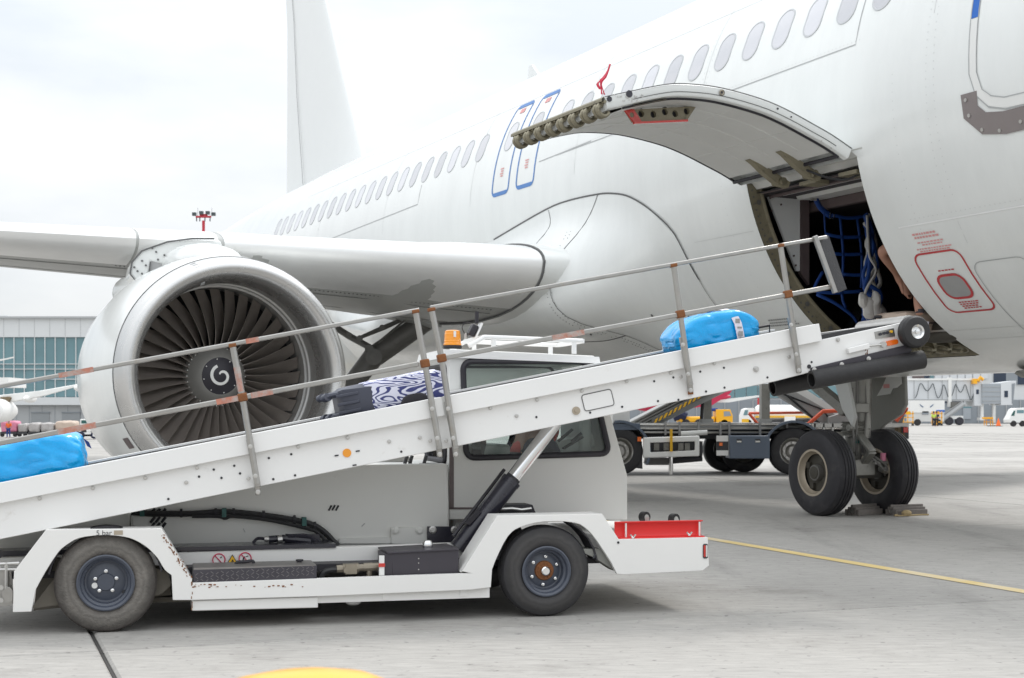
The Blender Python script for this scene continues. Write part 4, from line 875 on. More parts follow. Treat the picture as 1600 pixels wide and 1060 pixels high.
# suitcases inside the doorway
def rbox(m, c, d, r, k=4, nse=0, ns=3, seed=0, n=8):
    o = []
    for i in range(2*n+1):
        for j in range(4*n):
            a = pi*i/(2*n); b = 2*pi*j/(4*n); x = Vector((sin(a)*cos(b), sin(a)*sin(b), cos(a)))
            e = r; f = lambda q: (abs(q)**e)*(1 if q > 0 else -1)
            L = (abs(x.x)**(2/e)+abs(x.y)**(2/e)+abs(x.z)**(2/e))**(-e/2) if False else 1
            # superellipsoid by radial projection
            k_ = (abs(x.x)**k+abs(x.y)**k+abs(x.z)**k)**(-1/k); p = x*k_
            v = Vector((p.x*d[0]/2, p.y*d[1]/2, p.z*d[2]/2))
            if nse: v += Vector(noise.noise_vector(v*ns+Vector((seed, 0, 0))))*nse
            o.append(tuple(v+Vector(c)))
    m.add(o, [(i*4*n+j, (i+1)*4*n+j, (i+1)*4*n+(j+1) % (4*n), i*4*n+(j+1) % (4*n)) for i in range(2*n) for j in range(4*n)]); return m
p = a_plane(1414, 503, 11.75); sc1 = thing('suitcase', 'pale beige suitcase lying in the cargo doorway behind the loader tip wheel', 'suitcase', A2W(p), ARZ)
rbox(MB(), (0, 0, -.02), (.55, .45, .24), 1, 7).build('shell', 'case_beige', sc1); MB().box((-.285, -.2, -.035), (.285, .232, -.02)).build('zip_band', 'brown_trim', sc1); MB().tube(crom([(.10, .235, .0), (.16, .27, .0), (.16, .27, .05), (.10, .235, .05)], 3), .018, 6).build('handle', 'black_frame', sc1)
p = a_plane(1478, 516, 11.42); sc2 = thing('holdall', 'dark olive holdall with a lilac tag behind the latch rollers', 'bag', A2W(p), ARZ)
rbox(MB(), (.02, -.06, -.02), (.50, .40, .22), 1, 4, .03, 4).build('body', 'case_olive', sc2); tg = MB(); tg.grid([[(-.02+.0*i, .25+.012*i, .08-.06*i), (.07-.005*i, .26+.012*i, .09-.055*i)] for i in range(4)]); tg.build('tag', 'white_tag', sc2, sharp=None)
# worker kneeling in the hold, only the forearms reach past the door edge
wk = thing('person', 'baggage worker in the dark hold, bare forearms reaching down to a suitcase', 'person', A2W((10.9, .8, 2.13)), ARZ)
o_ = Vector((10.9, .8, 2.13))
sh1 = Vector((10.75, 1.0, 3.22)); h1 = a_plane(1411, 440, 11.75); e1_ = a_plane(1372, 398, 11.95); e1_.x = 11.75; w1 = a_plane(1406, 432, 11.75)
ha = a_plane(1418, 457, 11.7); e2_ = a_plane(1428, 452, 11.35); h2 = a_plane(1436, 486, 11.3); h3 = a_plane(1434, 497, 11.3)
V = [Vector((10.35, .2, 2.75)), Vector((10.5, .4, 3.05)), Vector((10.62, .6, 3.35)), Vector((10.7, .68, 3.52)), Vector((10.8, .72, 3.66)), Vector((10.75, .95, 3.33)), a_plane(1384, 386, 11.5), a_plane(1390, 408, 11.6), w1, ha,
     Vector((10.75, .35, 3.28)), Vector((11.0, .9, 2.9)), a_plane(1434, 462, 11.35), a_plane(1436, 484, 11.3), a_plane(1437, 494, 11.3),
     Vector((10.4, .45, 2.6)), Vector((10.75, .5, 2.3)), Vector((10.35, .5, 2.22)), Vector((10.3, -.05, 2.6)), Vector((10.65, 0, 2.3)), Vector((10.3, 0, 2.22))]
V += [a_plane(1416, 464, 11.68), a_plane(1421, 467, 11.66), a_plane(1425, 465, 11.70), a_plane(1412, 460, 11.7)]
V[6] = a_plane(1376, 392, 11.55)
ED = [(0,1),(1,2),(2,3),(3,4),(2,5),(5,6),(6,7),(7,8),(8,9),(2,10),(10,11),(11,12),(12,13),(13,14),(0,15),(15,16),(16,17),(0,18),(18,19),(19,20),(9,21),(9,22),(9,23),(8,24)]
RD = [.17,.18,.16,.06,.10,.085,.068,.066,.046,.05,.085,.068,.062,.045,.045,.10,.075,.06,.10,.075,.06,.018,.018,.018,.018]
bd = skin_body('body', 'skin', wk, [v-o_ for v in V], ED, RD)
sh = skin_body('shirt', 'navy', wk, [v-o_ for v in V[:3]]+[V[5]-o_, V[5].lerp(V[6], .5)-o_, V[10]-o_, V[10].lerp(V[11], .5)-o_], [(0,1),(1,2),(2,3),(3,4),(2,5),(5,6)], [.19,.2,.175,.095,.08,.095,.08], 1)
wb = MB(); c = V[14]-o_; wb.lathe([(-.02, .034), (-.02, .046), (.02, .046), (.02, .034)], (c.x, c.y, c.z+.05), (0, 0, 1), 14, True); wb.build('watch', 'black_frame', wk)
rbox(MB(), V[4]-o_+Vector((0, 0, .06)), (.19, .17, .16), 1, 2.4).build('hair', 'hair', wk)
# ------------------------------------------------------------------ BELT LOADER  (local x = towards the aircraft door, y = away from the camera, z up)
LO = Vector((-2.33456, 8.16912, 0)); LU = Vector((.96905, .24688, 0)); LV = Vector((-.24688, .96905, 0)); LRZ = atan2(LU.y, LU.x)
ldr = thing('belt_loader', 'white self propelled belt loader with its conveyor raised towards the cargo door', 'belt loader', LO, LRZ)
def L2W(p): return LO+LU*p[0]+LV*p[1]+Vector((0, 0, p[2]))
def L(px, py, v=0.):
    r = Vector(((px-800)/F, 1, (HY-py)/F)); t = (LO.dot(LV)+v)/r.dot(LV); P = r*t; return ((P-LO).dot(LU), CH+P.z)
def LP(px, py, v=0.): a = L(px, py, v); return Vector((a[0], v, a[1]))
def poly(pts, v): return [L(x, y, v) for x, y in pts]
def slab(pts, v0, v1, name, m, parent=ldr, bevel=.006, r=0, holes=(), **k):
    P = poly(pts, v0)
    if r: P = rpoly(P, r)
    mb = MB(); mb.prism([P]+[poly(h, v0) if not isinstance(h, tuple) else list(h) for h in holes], v0, v1); return mb.build(name, m, parent, bevel=bevel, **k)
def arc(cx, cz, r, a0, a1, n=14): return [(cx+r*cos(radians(a0+(a1-a0)*i/n)), cz+r*sin(radians(a0+(a1-a0)*i/n))) for i in range(n+1)]
WL = (0.0, .288); WR = (2.636, .283)
# near side frame: rear fender, lower beam, front fender and bumper in one plate
top_l = poly([(20, 957), (22, 893), (72, 828), (252, 826), (300, 905)], 0)
beamT = poly([(300, 911), (735, 896)], 0); up_r = poly([(722, 893), (777, 806), (941, 803), (967, 843), (1106, 840)], 0); bot_r = poly([(1108, 884), (1098, 892), (975, 898), (964, 897)], 0)
archR = poly([tuple(p)[:2] for p in crom([(x, y, 0) for x, y in [(955, 879), (940, 856), (931, 843), (918, 828), (898, 817), (851, 815), (813, 824), (794, 838), (777, 870), (769, 890)]], 3)], 0)
lowb = poly([(767, 918), (735, 922), (502, 932), (300, 938), (270, 938)], 0)
archL = poly([tuple(p)[:2] for p in crom([(x, y, 0) for x, y in [(268, 899), (257, 890), (246, 872), (229, 855), (208, 843), (187, 838), (158, 836.5), (124, 841), (102, 853), (89, 866), (71, 894), (56, 921)]], 3)], 0)
def clean(P):
    o = []
    for p in P:
        if not o or hypot(p[0]-o[-1][0], p[1]-o[-1][1]) > .004: o.append(p)
    return o
P = top_l+beamT+up_r+bot_r+archR+lowb+archL+[L(49, 956, 0)]
ch = MB(); ch.prism(clean(P), 0.0, .035); chs = ch.build('side_frame', 'chassis_white', ldr, bevel=.008, seg=3)
# fender and beam depth behind the plate
fd_ = MB()
def ribbon(m, pts, v0, v1, th=.012):
    P = [Vector(p) for p in pts]; A = []; B_ = []
    for i, p in enumerate(P):
        d1 = (P[i]-P[i-1]).normalized() if i else None; d2 = (P[i+1]-P[i]).normalized() if i < len(P)-1 else None
        if d1 is None: d1 = d2
        if d2 is None: d2 = d1
        t = (d1+d2).normalized(); nn = Vector((-t.y, t.x)); h = th/2/max(.4, nn.dot(Vector((-d2.y, d2.x)))); A.append(p+nn*h); B_.append(p-nn*h)
    rows = [[(a.x, v0, a.y), (a.x, v1, a.y), (b.x, v1, b.y), (b.x, v0, b.y)] for a, b in zip(A, B_)]
    o = len(m.v); m.grid(rows, True); k = len(rows)*4; m.f.append([o, o+1, o+2, o+3]); m.f.append([o+k-1, o+k-2, o+k-3, o+k-4])
ribbon(fd_, [(x, z-.009) for x, z in top_l[1:]], .036, .24); ribbon(fd_, [(x, z-.009) for x, z in up_r], .036, .24)
fd_.build('fender_top', 'chassis_white', ldr, weld=False)
fd2 = MB(); b0 = L(300, 925, 0); fd2.box((b0[0], .036, .13), (L(767, 918, 0)[0], .10, .215)); fd2.build('lower_beam', 'chassis_white', chs)
ud = MB(); ribbon(ud, arc(WL[0], WL[1], .318, 10, 170, 14), .036, .22, .01); ribbon(ud, arc(WR[0], WR[1], .340, 10, 165, 12), .036, .22, .01); ud.build('wheel_arch', 'black_frame', ldr, weld=False)
bx = MB(); bx.box((L(966, 870, 0)[0]+.03, .036, .29), (L(1106, 870, 0)[0], 1.75, .455)); bx.build('bumper_box', 'chassis_white', ldr, bevel=.008)
# upper inner beam with its dark ledge
def vbox(x0, y0, x1, y1, v0, v1, name, m, parent=ldr, bevel=.005, **k):
    a = L(x0, y1, v0); b = L(x1, y0, v0); mb = MB(); mb.box((min(a[0], b[0]), v0, min(a[1], b[1])), (max(a[0], b[0]), v1, max(a[1], b[1]))); return mb.build(name, m, parent, bevel=bevel, **k)
ib = MB(); a = L(10, 880, .42); b = L(745, 848, .42); ib.prism([L(0, 905, .42), L(0, 872, .42), L(745, 848, .42), L(745, 880, .42)], .42, .50); ib.build('inner_beam', 'chassis_white', ldr, bevel=.006)
ig = MB(); ig.prism([L(-20, 878, .50), L(-20, 862, .50), L(520, 848, .50), L(520, 860, .50)], .50, .70); ig.build('beam_ledge', 'black_gloss', ldr)
ib2 = MB(); ib2.prism([L(255, 862, .40), L(255, 856, .40), L(525, 850, .40), L(525, 856, .40)], .405, .52); ib2.build('ledge_strip', 'black_gloss', ldr)
fl_ = MB(); fl_.box((-.55, .25, .30), (3.1, 1.72, .34)); fl_.build('floor_pan', 'black_frame', ldr)
uf = MB(); uf.box((-.1, .30, .13), (2.1, 1.6, .16)); uf.build('under_tray', 'mudflap', ldr)
# wheels
def tyre_mesh(R_, wdt, rim, m, name='tyre'):
    h = wdt/2; pr = [(-h*.80, rim), (-h, rim+.03), (-h*1.02, rim+.45*(R_-rim)), (-h*.97, R_-.045), (-h*.80, R_-.012), (-h*.55, R_)]
    pr += [(-h*.30, R_), (-h*.27, R_-.012), (-h*.2, R_-.012), (-h*.17, R_), (h*.17, R_), (h*.2, R_-.012), (h*.27, R_-.012), (h*.30, R_)]+[(-t, r) for t, r in reversed(pr[:6])]
    return MB().lathe(pr, (0, 0, 0), (0, 1, 0), 72).mesh(name, m, 30)
tyd = tyre_mesh(.288, .165, .155, 'tyre_dusty'); tyc = tyre_mesh(.283, .165, .150, 'tyre_clean')
def rim_mesh(rim):
    return MB().lathe([(-.070, rim+.002), (-.082, rim+.008), (-.085, rim), (-.078, rim-.012), (-.055, rim-.018), (-.045, rim-.03), (-.010, rim-.036), (-.008, rim-.045), (-.016, rim*.55), (-.020, .052), (-.030, .048), (-.030, 0)], (0, 0, 0), (0, 1, 0), 48).mesh('rim', 'rim_blue', 25)
nut = MB(); nut.lathe([(0, .011), (-.014, .011), (-.016, .007), (-.022, .006), (-.022, 0)], (0, 0, 0), (0, 1, 0), 6); nut = nut.mesh('wheel_nut', 'chrome', 30)
wcore = MB().tube([(0, -.02, 0), (0, .3, 0)], .05, 12).mesh('wheel', 'black_frame')
def lwheel(u_, v_, z_, ty, rim, nuts, rad, rot, near=True, lug=False, lbl=None):
    wh = inst(wcore, 'wheel', ldr, (u_, v_, z_)); inst(ty, 'tyre', wh, (0, 0, 0)); rm = inst(rim_mesh(rim), 'rim', wh, (0, 0, 0))
    if not near: rm.rotation_euler = (0, 0, pi)
    if lbl: wh['label'] = lbl
    if near:
        for i in range(nuts): a = 2*pi*i/nuts+rot; inst(nut, 'wheel_nut', wh, (rad*cos(a), -.017, rad*sin(a)))
    return wh
w1 = lwheel(WL[0], .10, WL[1], tyd, .155, 5, .062, pi/2, True, False, 'rear wheel with a worn dusty tyre')
w2 = lwheel(WR[0], .10, WR[1], tyc, .150, 6, .088, pi/2-.1, True, False, 'front wheel with a rusty hub')
MB().disc((-.045*1.4, -.018, -.02), (0, -1, 0), .017, .006, 14).build('cap', 'mark_white', w1); MB().disc((.10, -.012, -.062), (0, -1, 0), .012, .004, 12).build('valve_hole', 'ink', w1)
MB().lathe([(.02, .062), (0, .062), (-.010, .056), (-.012, .0)], (0, -.026, 0), (0, 1, 0), 24).build('hub_ring', 'rust', w2)
MB().lathe([(0, .030), (-.03, .028), (-.036, .022), (-.036, 0)], (0, -.036, 0), (0, 1, 0), 24).build('hub_cap', 'chrome', w2)
hbn = MB()
for i in range(12): a = 2*pi*i/12; hbn.disc((.043*cos(a), -.037, .043*sin(a)), (0, -1, 0), .005, .006, 6)
hbn.build('hub_bolts', 'rust', w2)
lwheel(WL[0], 1.62, WL[1], tyd, .155, 0, 0, 0, False); lwheel(WR[0], 1.62, WR[1], tyc, .15, 0, 0, 0, False)
axm = MB()
for q in (WL, WR): axm.tube([(q[0], .2, q[1]), (q[0], 1.6, q[1])], .05, 10)
axm.build('axle', 'black_frame', ldr)
mf = MB(); mf.prism(rpoly(poly([(48, 952), (92, 895), (100, 945)], .1), .02), .12, .135); mf.prism(rpoly(poly([(238, 888), (262, 893), (268, 915), (250, 931), (236, 932)], .1), .02), .12, .135)
mf.prism(poly([(60, 890), (70, 870), (260, 885), (268, 930), (52, 955)], .25), .26, .27); mf.build('mudflap', 'mudflap', ldr)
mf2 = MB(); mf2.prism(poly([(898, 858), (940, 858), (962, 885), (962, 893), (930, 872)], .05), .05, .2); mf2.build('arch_gusset', 'gear_door', ldr)
vlv = MB(); vlv.tube([LP(930, 866, .02), LP(927, 873, .01)], .006, 6); vlv.build('hook', 'ink', ldr)
# tow hitch at the rear
th = MB(); th.prism(rpoly(poly([(-30, 892), (18, 892), (20, 946), (-30, 952)], .16), .02), .16, .22); th.prism(rpoly(poly([(2, 925), (14, 916), (20, 922), (20, 940), (6, 944)], .06), .015), .06, .10); tho = th.build('tow_hitch', 'galvanised', ldr, bevel=.006)
t2_ = MB(); t2_.tube([LP(10, 878, .1), LP(10, 930, .1)], .012, 8); t2_.tube([LP(-10, 882, .1), LP(30, 880, .1)], .012, 8); t2_.tube([LP(-10, 890, .1), LP(28, 890, .1)], .010, 8); t2_.build('hitch_pin', 'steel', tho)
for x, y in ((2, 918), (2, 938), (10, 905)): MB().disc(LP(x, y, .158 if y < 910 else .055), (0, -1, 0), .014, .012, 8).build('hitch_bolt', 'steel', tho)
# step with diamond plate, tank, fittings
sb = slab([(302, 912), (302, 891), (495, 884), (495, 905)], .01, .30, 'step', 'diamond', bevel=.003)
sp3 = MB(); _a = L(303, 891, .012); _b = L(494, 884, .012); sp3.box((_a[0], .012, _a[1]+.001), (_b[0], .30, _b[1]+.004)); sp3.build('step_top', 'step_top', sb)
dp = MB(); r6 = random.Random(2); za = L(302, 910, .0); zb = L(494, 890, .0)
for i in range(24):
    for j in range(3):
        x = za[0]+.02+(zb[0]-za[0]-.04)*i/23; z = za[1]+.004+.020*j+(.006 if i % 2 else 0)+.022*i/23; dp.cbox((x, .0085, z), (.020, .003, .004), Matrix.Rotation(radians(38 if (i+j) % 2 else -38), 3, 'Y'))
dp.build('diamond_tread', 'tread_worn', sb, weld=False)
slab([(300, 955), (300, 939), (497, 933), (497, 950)], .02, .35, 'step_box', 'chassis_white')
grp = MB(); grp.tube(crom([LP(369, 886, .2), LP(370, 879, .2), LP(383, 878, .2), LP(395, 877, .2), LP(396, 884, .2)], 4), .010, 8); grp.tube([LP(468, 884, .2), LP(468, 877, .2)], .014, 8); grp.disc(LP(468, 877, .2), (0, 0, 1), .024, .01, 10); grp.build('grab_handle', 'black_frame', ldr)
tk = slab([(612, 903), (612, 865), (717, 859), (717, 899)], .06, .40, 'hydraulic_tank', 'tank_black')
tl = MB(); a = L(605, 864, .05); b = L(717, 858, .05); tl.prism([(a[0], a[1]-.008), (a[0], a[1]+.004), (b[0], b[1]+.004), (b[0], b[1]-.008)], .05, .41); tl.build('tank_lid', 'tank_black', tk, bevel=.003)
cp = MB(); p = LP(668, 857, .2); cp.lathe([(0, .030), (.012, .033), (.035, .033), (.048, .025), (.052, 0)], p, (0, 0, 1), 16); cp.build('filler_cap', 'chrome', tk)
cp2 = MB(); cp2.lathe([(0, .018), (.012, .018), (.014, 0)], LP(690, 857, .3), (0, 0, 1), 8); cp2.build('breather', 'steel', tk)
sgb = MB(); a = L(592, 899, .055); b = L(600, 868, .055); sgb.box((a[0], .04, a[1]), (b[0], .055, b[1])); sgo = sgb.build('level_gauge', 'mark_white', tk); a = L(591, 886, .05); b = L(601, 880, .05); MB().box((a[0], .035, a[1]), (b[0], .04, b[1])).build('gauge_mark', 'lens_red', sgo)
MB().prism(poly([(600, 903), (600, 866), (613, 865), (613, 903)], .061), .061, .3).build('tank_end', 'tank_black', tk)
tn = MB()
for y in (873, 880, 890): tn.disc(LP(654, y, .058), (0, -1, 0), .004, .004, 6)
tn.build('tank_rivets', 'steel', tk)
vf = MB(); vf.tube(crom([LP(500, 905, .12), LP(508, 893, .12), LP(525, 890, .12), LP(540, 889, .12)], 4), .018, 8); vfo = vf.build('suction_hose', 'hose', ldr)
vb = MB(); 
for x0, x1, r in ((526, 536, .024), (536, 560, .030), (560, 568, .022), (568, 582, .027), (582, 592, .024), (592, 606, .018)): vb.tube([LP(x0, 889-(x0-530)*.06, .12), LP(x1, 889-(x1-530)*.06, .12)], r, 10)
vb.cbox(LP(548, 889, .10), (.07, .05, .06)); vb.disc(LP(541, 891, .085), (0, -1, 0), .018, .015, 12); vb.tube([LP(577, 888, .12), LP(577, 903, .12)], .018, 8); vb.build('hydraulic_valve', 'brass', ldr)
und = MB()
for x0, y0, x1, y1 in ((598, 927, 608, 938), (719, 922, 730, 932)): 
    a = L(x0, y1, .03); b = L(x1, y0, .03); und.box((a[0], .03, a[1]), (b[0], .2, b[1]))
und.build('tank_bracket', 'chassis_white', ldr)
MB().prism(poly([(606, 929), (722, 924), (722, 930), (610, 935)], .2), .2, .5).build('tank_belly', 'black_gloss', ldr)
fb = MB(); fb.lathe([(0, .05), (-.05, .045), (-.06, .03), (-.06, 0)], LP(552, 930, .25), (0, 0, 1), 16); fb.build('filter_bowl', 'liner', ldr)
# signs on the inner beam
def ring_sign(px, py, slash=True):
    c = LP(px, py, .412); m = MB(); m.lathe([(0, .040), (.003, .040), (.003, .0335), (0, .0335)], c, (0, -1, 0), 28, True); a = radians(-48)
    m.beam(c+Vector((-.036*cos(a), -.002, -.036*sin(a))), c+Vector((.036*cos(a), -.002, .036*sin(a))), .003, .006, (0, 0, 1)); o = m.build('prohibition_sign', 'sign_red', ldr, sharp=None)
    return o, c
s1, c1 = ring_sign(342, 875); s2_, c2 = ring_sign(383, 873)
for o, c in ((s1, c1), (s2_, c2)):
    m = MB(); m.disc(c+Vector((0, .004, 0)), (0, -1, 0), .0335, .002, 24); m.build('sign_face', 'mark_white', o)
m = MB(); m.tube([c2+Vector((-.014, -.001, -.012)), c2+Vector((-.008, -.001, .006)), c2+Vector((.0, -.001, .012))], .004, 5); m.tube([c2+Vector((.006, -.001, .012)), c2+Vector((.018, -.001, .016))], .003, 5); m.tube([c2+Vector((-.016, -.001, -.016)), c2+Vector((.012, -.001, -.018))], .003, 5); m.build('pictogram', 'ink', s2_)
m = MB(); m.tube([c1+Vector((.008, -.001, .012)), c1+Vector((.018, -.001, .018))], .003, 5); m.build('pictogram', 'ink', s1)
c = LP(363, 876, .412); m = MB(); m.prism([(c.x-.040, c.z-.030), (c.x+.040, c.z-.030), (c.x, c.z+.038)], .408, .412); wt = m.build('warning_triangle', 'ink', ldr)
m = MB(); m.prism([(c.x-.033, c.z-.0265), (c.x+.033, c.z-.0265), (c.x, c.z+.030)], .4065, .408); m.build('triangle_face', 'sign_yellow', wt); m = MB(); m.tube([c+Vector((-.010, -.007, -.016)), c+Vector((.010, -.007, -.014))], .003, 5); m.tube([c+Vector((-.006, -.007, -.014)), c+Vector((.002, -.007, .004))], .003, 5); m.tube([c+Vector((.008, -.007, -.012)), c+Vector((.002, -.007, .006))], .0025, 5); m.build('pictogram', 'ink', wt)
fc = bpy.data.curves.new('tyre_pressure_text', 'FONT'); fc.body = '5 bar'; fc.size = .042; fo = bpy.data.objects.new('tmp', fc); col.objects.link(fo)
dg = bpy.context.evaluated_depsgraph_get(); me = bpy.data.meshes.new_from_object(fo.evaluated_get(dg)); bpy.data.objects.remove(fo); me.materials.clear(); me.materials.append(M['ink'])
a = L(150, 837, 0); tx5 = inst(me, 'tyre_pressure_text', ldr, (a[0], -.002, a[1]), (pi/2, 0, 0))
m = MB(); a = L(178, 836, 0); b = L(192, 829, 0); m.box((a[0], -.003, a[1]), (b[0], -.001, b[1])); m.build('worn_sticker', 'rim_tan', ldr)
# rust streaks at the fender edge: chipped paint flakes
rs = MB(); r9 = random.Random(6)
for i in range(46):
    t = r9.random(); x = 256+44*t+r9.uniform(-6, 1); y = 836+66*t+r9.uniform(-3, 3); c = LP(x, y, -.0015); s = r9.uniform(.002, .008); rs.cbox(c, (s, .002, s*r9.uniform(.8, 2.6)), Matrix.Rotation(radians(r9.uniform(-50, 0)), 3, 'Y'))
for i in range(30): c = LP(302+r9.random()**2*190, 913+r9.uniform(0, 5), -.0015); s = r9.uniform(.002, .007); rs.cbox(c, (s*2, .002, s))
for i in range(14): c = LP(300+r9.uniform(-1, 1), 905+r9.random()*48, -.0015); rs.cbox(c, (.004, .002, .014))
rs.build('rust_chips', 'rust', chs, weld=False)
# body housing behind the frame
VB = .78
hs = slab([(205, 862), (205, 730), (700, 725), (703, 850)], VB, 1.7, 'engine_housing', 'body_grey', bevel=.012)
slab([(-60, 862), (-60, 800), (204, 800), (204, 862)], VB+.05, 1.7, 'rear_housing', 'body_grey', bevel=.01)
lv = MB()
for cx in (238, 246, 255):
    for cy in (800, 813, 822):
        a = LP(cx-3, cy+4, VB-.004); b = LP(cx+4, cy-5, VB-.004); lv.tube([a, b], .009, 6)
for i, (cx, cy) in enumerate(((516, 794), (521.5, 793.5), (527, 794))): lv.tube([LP(cx-2.5, cy+4, VB-.002), LP(cx+2, cy-4, VB-.002)], .0065, 6)
lv.build('louvre_slot', 'ink', hs)
ds = MB(); ds.tube([LP(380, 826, VB-.002), LP(383, 832, VB-.002)], .003, 4); ds.tube([LP(565, 823, VB-.002), LP(570, 818, VB-.002)], .004, 4); ds.build('scratch', 'seam_light', hs)
slab([(611, 850), (611, 825), (668, 825), (668, 850)], VB-.03, VB-.002, 'mounting_plate', 'body_grey', bevel=.004)
bp = slab([(668, 852), (668, 823), (716, 823), (716, 852)], VB-.06, VB-.032, 'pivot_plate', 'black_gloss', bevel=.003)
for x, y, v_ in ((676, 828, VB-.06), (710, 828, VB-.06), (618, 829, VB-.03), (655, 829, VB-.03)): MB().lathe([(0, .026), (.008, .026), (.010, .016), (.02, .016), (.02, 0)], LP(x, y, v_), (0, -1, 0), 10).build('plate_bolt', 'steel' if x > 665 else 'body_grey', bp)
slab([(530, 850), (530, 842), (612, 840), (612, 850)], VB-.02, VB-.002, 'lower_trim', 'body_grey', bevel=.003)
slab([(330, 722), (330, 716), (640, 714), (640, 722)], 1.2, 1.25, 'housing_rail', 'galvanised')
hb_ = MB()
for x in (632, 640, 662): hb_.tube([LP(x, 726, .9), LP(x+4, 712, .9)], .012, 6)
hb_.tube([LP(655, 727, .9), LP(690, 726, .9)], .014, 6); hb_.build('lid_catch', 'truck_dark', hs)
# hoses along the housing
ho = MB(); hpts = [(205, 801), (240, 803), (300, 803), (350, 800), (400, 804), (450, 811), (485, 819), (505, 830), (522, 847), (528, 853)]
ho.tube(crom([LP(x, y, VB-.05) for x, y in hpts], 5), .019, 8); ho.tube(crom([LP(x, y+4, VB-.07) for x, y in [(300, 803), (340, 803), (352, 806), (365, 803), (420, 809), (480, 822), (497, 829), (516, 849)]], 5), .012, 8); hoo = ho.build('hydraulic_hose', 'hose', ldr)
for x, y in ((350, 801), (475, 815), (222, 800)): MB().cbox(LP(x, y, VB-.06), (.028, .05, .055)).build('hose_clamp', 'clamp_green', hoo)
kn = MB()
for x, y in ((283, 800), (337, 799), (365, 799), (412, 803), (460, 810), (492, 820)): kn.lathe([(-.008, .024), (-.008, .028), (.008, .028), (.008, .024)], LP(x, y+2, VB-.05), (1, 0, 0), 8, True)
kn.build('cable_tie', 'ink', hoo, weld=False)
pm_ = MB(); pm_.tube(crom([LP(395, 849, .6), LP(402, 842, .6), LP(412, 842, .6), LP(420, 844, .6)], 4), .010, 8); pm_.tube([LP(420, 843, .6), LP(445, 841, .6)], .022, 10); pm_.tube([LP(445, 841, .6), LP(485, 845, .6)], .028, 10); pm_.tube(crom([LP(450, 838, .58), LP(480, 838, .58), LP(500, 850, .58)], 4), .014, 6); pmo = pm_.build('hydraulic_pump', 'black_gloss', ldr); p2 = MB(); p2.tube([LP(434, 843, .57), LP(441, 842, .57)], .026, 10); p2.tube([LP(413, 843, .59), LP(420, 843, .59)], .018, 8); p2.build('pump_fitting', 'steel', pmo)
slab([(455, 852), (455, 836), (499, 835), (502, 850)], .66, .68, 'pump_bracket', 'black_gloss', bevel=.003)
# lift cylinder
VC = .42
cy = MB(); cy.tube([LP(716, 858, VC), LP(798, 752, VC)], .063, 20); cy.tube([LP(796, 755, VC), LP(800, 750, VC)], .066, 20); cyo = cy.build('lift_cylinder', 'black_gloss', ldr)
cr = MB(); cr.tube([LP(798, 752, VC), LP(868, 660, VC)], .047, 20); cr.build('piston_rod', 'chrome', cyo)
cg_ = MB(); cg_.tube([LP(798, 752, VC), LP(803, 746, VC)], .050, 16); cg_.build('rod_wiper', 'ink', cyo)
c2_ = MB(); c2_.tube([LP(708, 838, VC-.05), LP(788, 734, VC+.1)], .012, 6); c2_.prism(poly([(724, 817), (744, 796), (750, 800), (732, 820)], VC-.02), VC-.06, VC-.02); c2_.build('cylinder_pipe', 'black_frame', cyo)
kk = MB(); kk.prism(poly([(778, 805), (778, 789), (832, 789), (838, 804)], .5), .5, .7); kk.build('valve_tray', 'black_frame', ldr); kk = MB(); kk.tube([LP(782, 796, .48), LP(800, 795, .48), LP(815, 797, .48), LP(830, 795, .48)], .012, 8); kk.build('tray_pipe', 'steel', ldr)
# cab
VCAB = .86; VFAR = 1.72
cabP = [(702, 812), (702, 557), (712, 546), (928, 556), (932, 572), (980, 744), (980, 812)]
winP = [(724, 572), (736, 564), (914, 567), (925, 578), (950, 690), (944, 708), (930, 711), (745, 716), (728, 706), (724, 690)]
wo_ = rpoly(poly([(723, 565), (918, 565), (952, 709), (728, 716)], VCAB), .07, 6)
def farP(P): return P
cw = MB(); cw.prism([poly(cabP, VCAB), wo_], VCAB, VCAB+.03); cab = cw.build('cab', 'body_grey', ldr, bevel=.004)
pc = poly(cabP, VCAB); wf_ = [(x*1.0, z) for x, z in wo_]
fw = MB(); fw.prism([pc, wf_], VFAR-.03, VFAR); fw.build('cab_far_wall', 'loader_white', cab)
rbn = MB(); ribbon(rbn, [pc[4], pc[5], pc[6]], VCAB+.031, VFAR-.031, .02); rbn.build('cab_rear_wall', 'body_grey', cab, weld=False)
def fr_ring(m, P, v, wd=.028):
    for i in range(len(P)): m.beam((P[i-1][0], v, P[i-1][1]), (P[i][0], v, P[i][1]), .03, wd)
rg = MB(); rg.tube([(x, VCAB-.004, z) for x, z in wo_+[wo_[0], wo_[1]]], .021, 8); rgo = rg.build('side_window', 'black_frame', cab); g = MB(); g.prism([wo_], VCAB+.008, VCAB+.012); g.build('pane', 'glass', rgo)
wi = rpoly(poly([(742, 575), (925, 575), (948, 705), (742, 709)], VCAB), .05, 5)
rg = MB(); rg.tube([(x, VFAR+.0, z) for x, z in wf_+[wf_[0], wf_[1]]], .02, 8); rgo = rg.build('far_window', 'black_frame', cab); g = MB(); g.prism([wf_], VFAR-.012, VFAR-.008); g.build('pane', 'glass', rgo)
rf = MB(); a = L(700, 560, VCAB-.02); R1 = [L(690, 556, VCAB-.03), L(706, 541, VCAB-.03), L(928, 553, VCAB-.03), L(935, 570, VCAB-.03)]
x0 = pc[1][0]-.06; x1 = pc[3][0]+.04; z0 = pc[2][1]-.012
rf.prism([(x0, z0-.05), (x0+.015, z0+.01), (x1-.01, z0-.03), (x1, z0-.075), (x1-.03, z0-.075), (x0+.05, z0-.045)], VCAB-.025, VFAR+.02); rf.build('cab_roof', 'loader_white', cab, bevel=.012, seg=3)
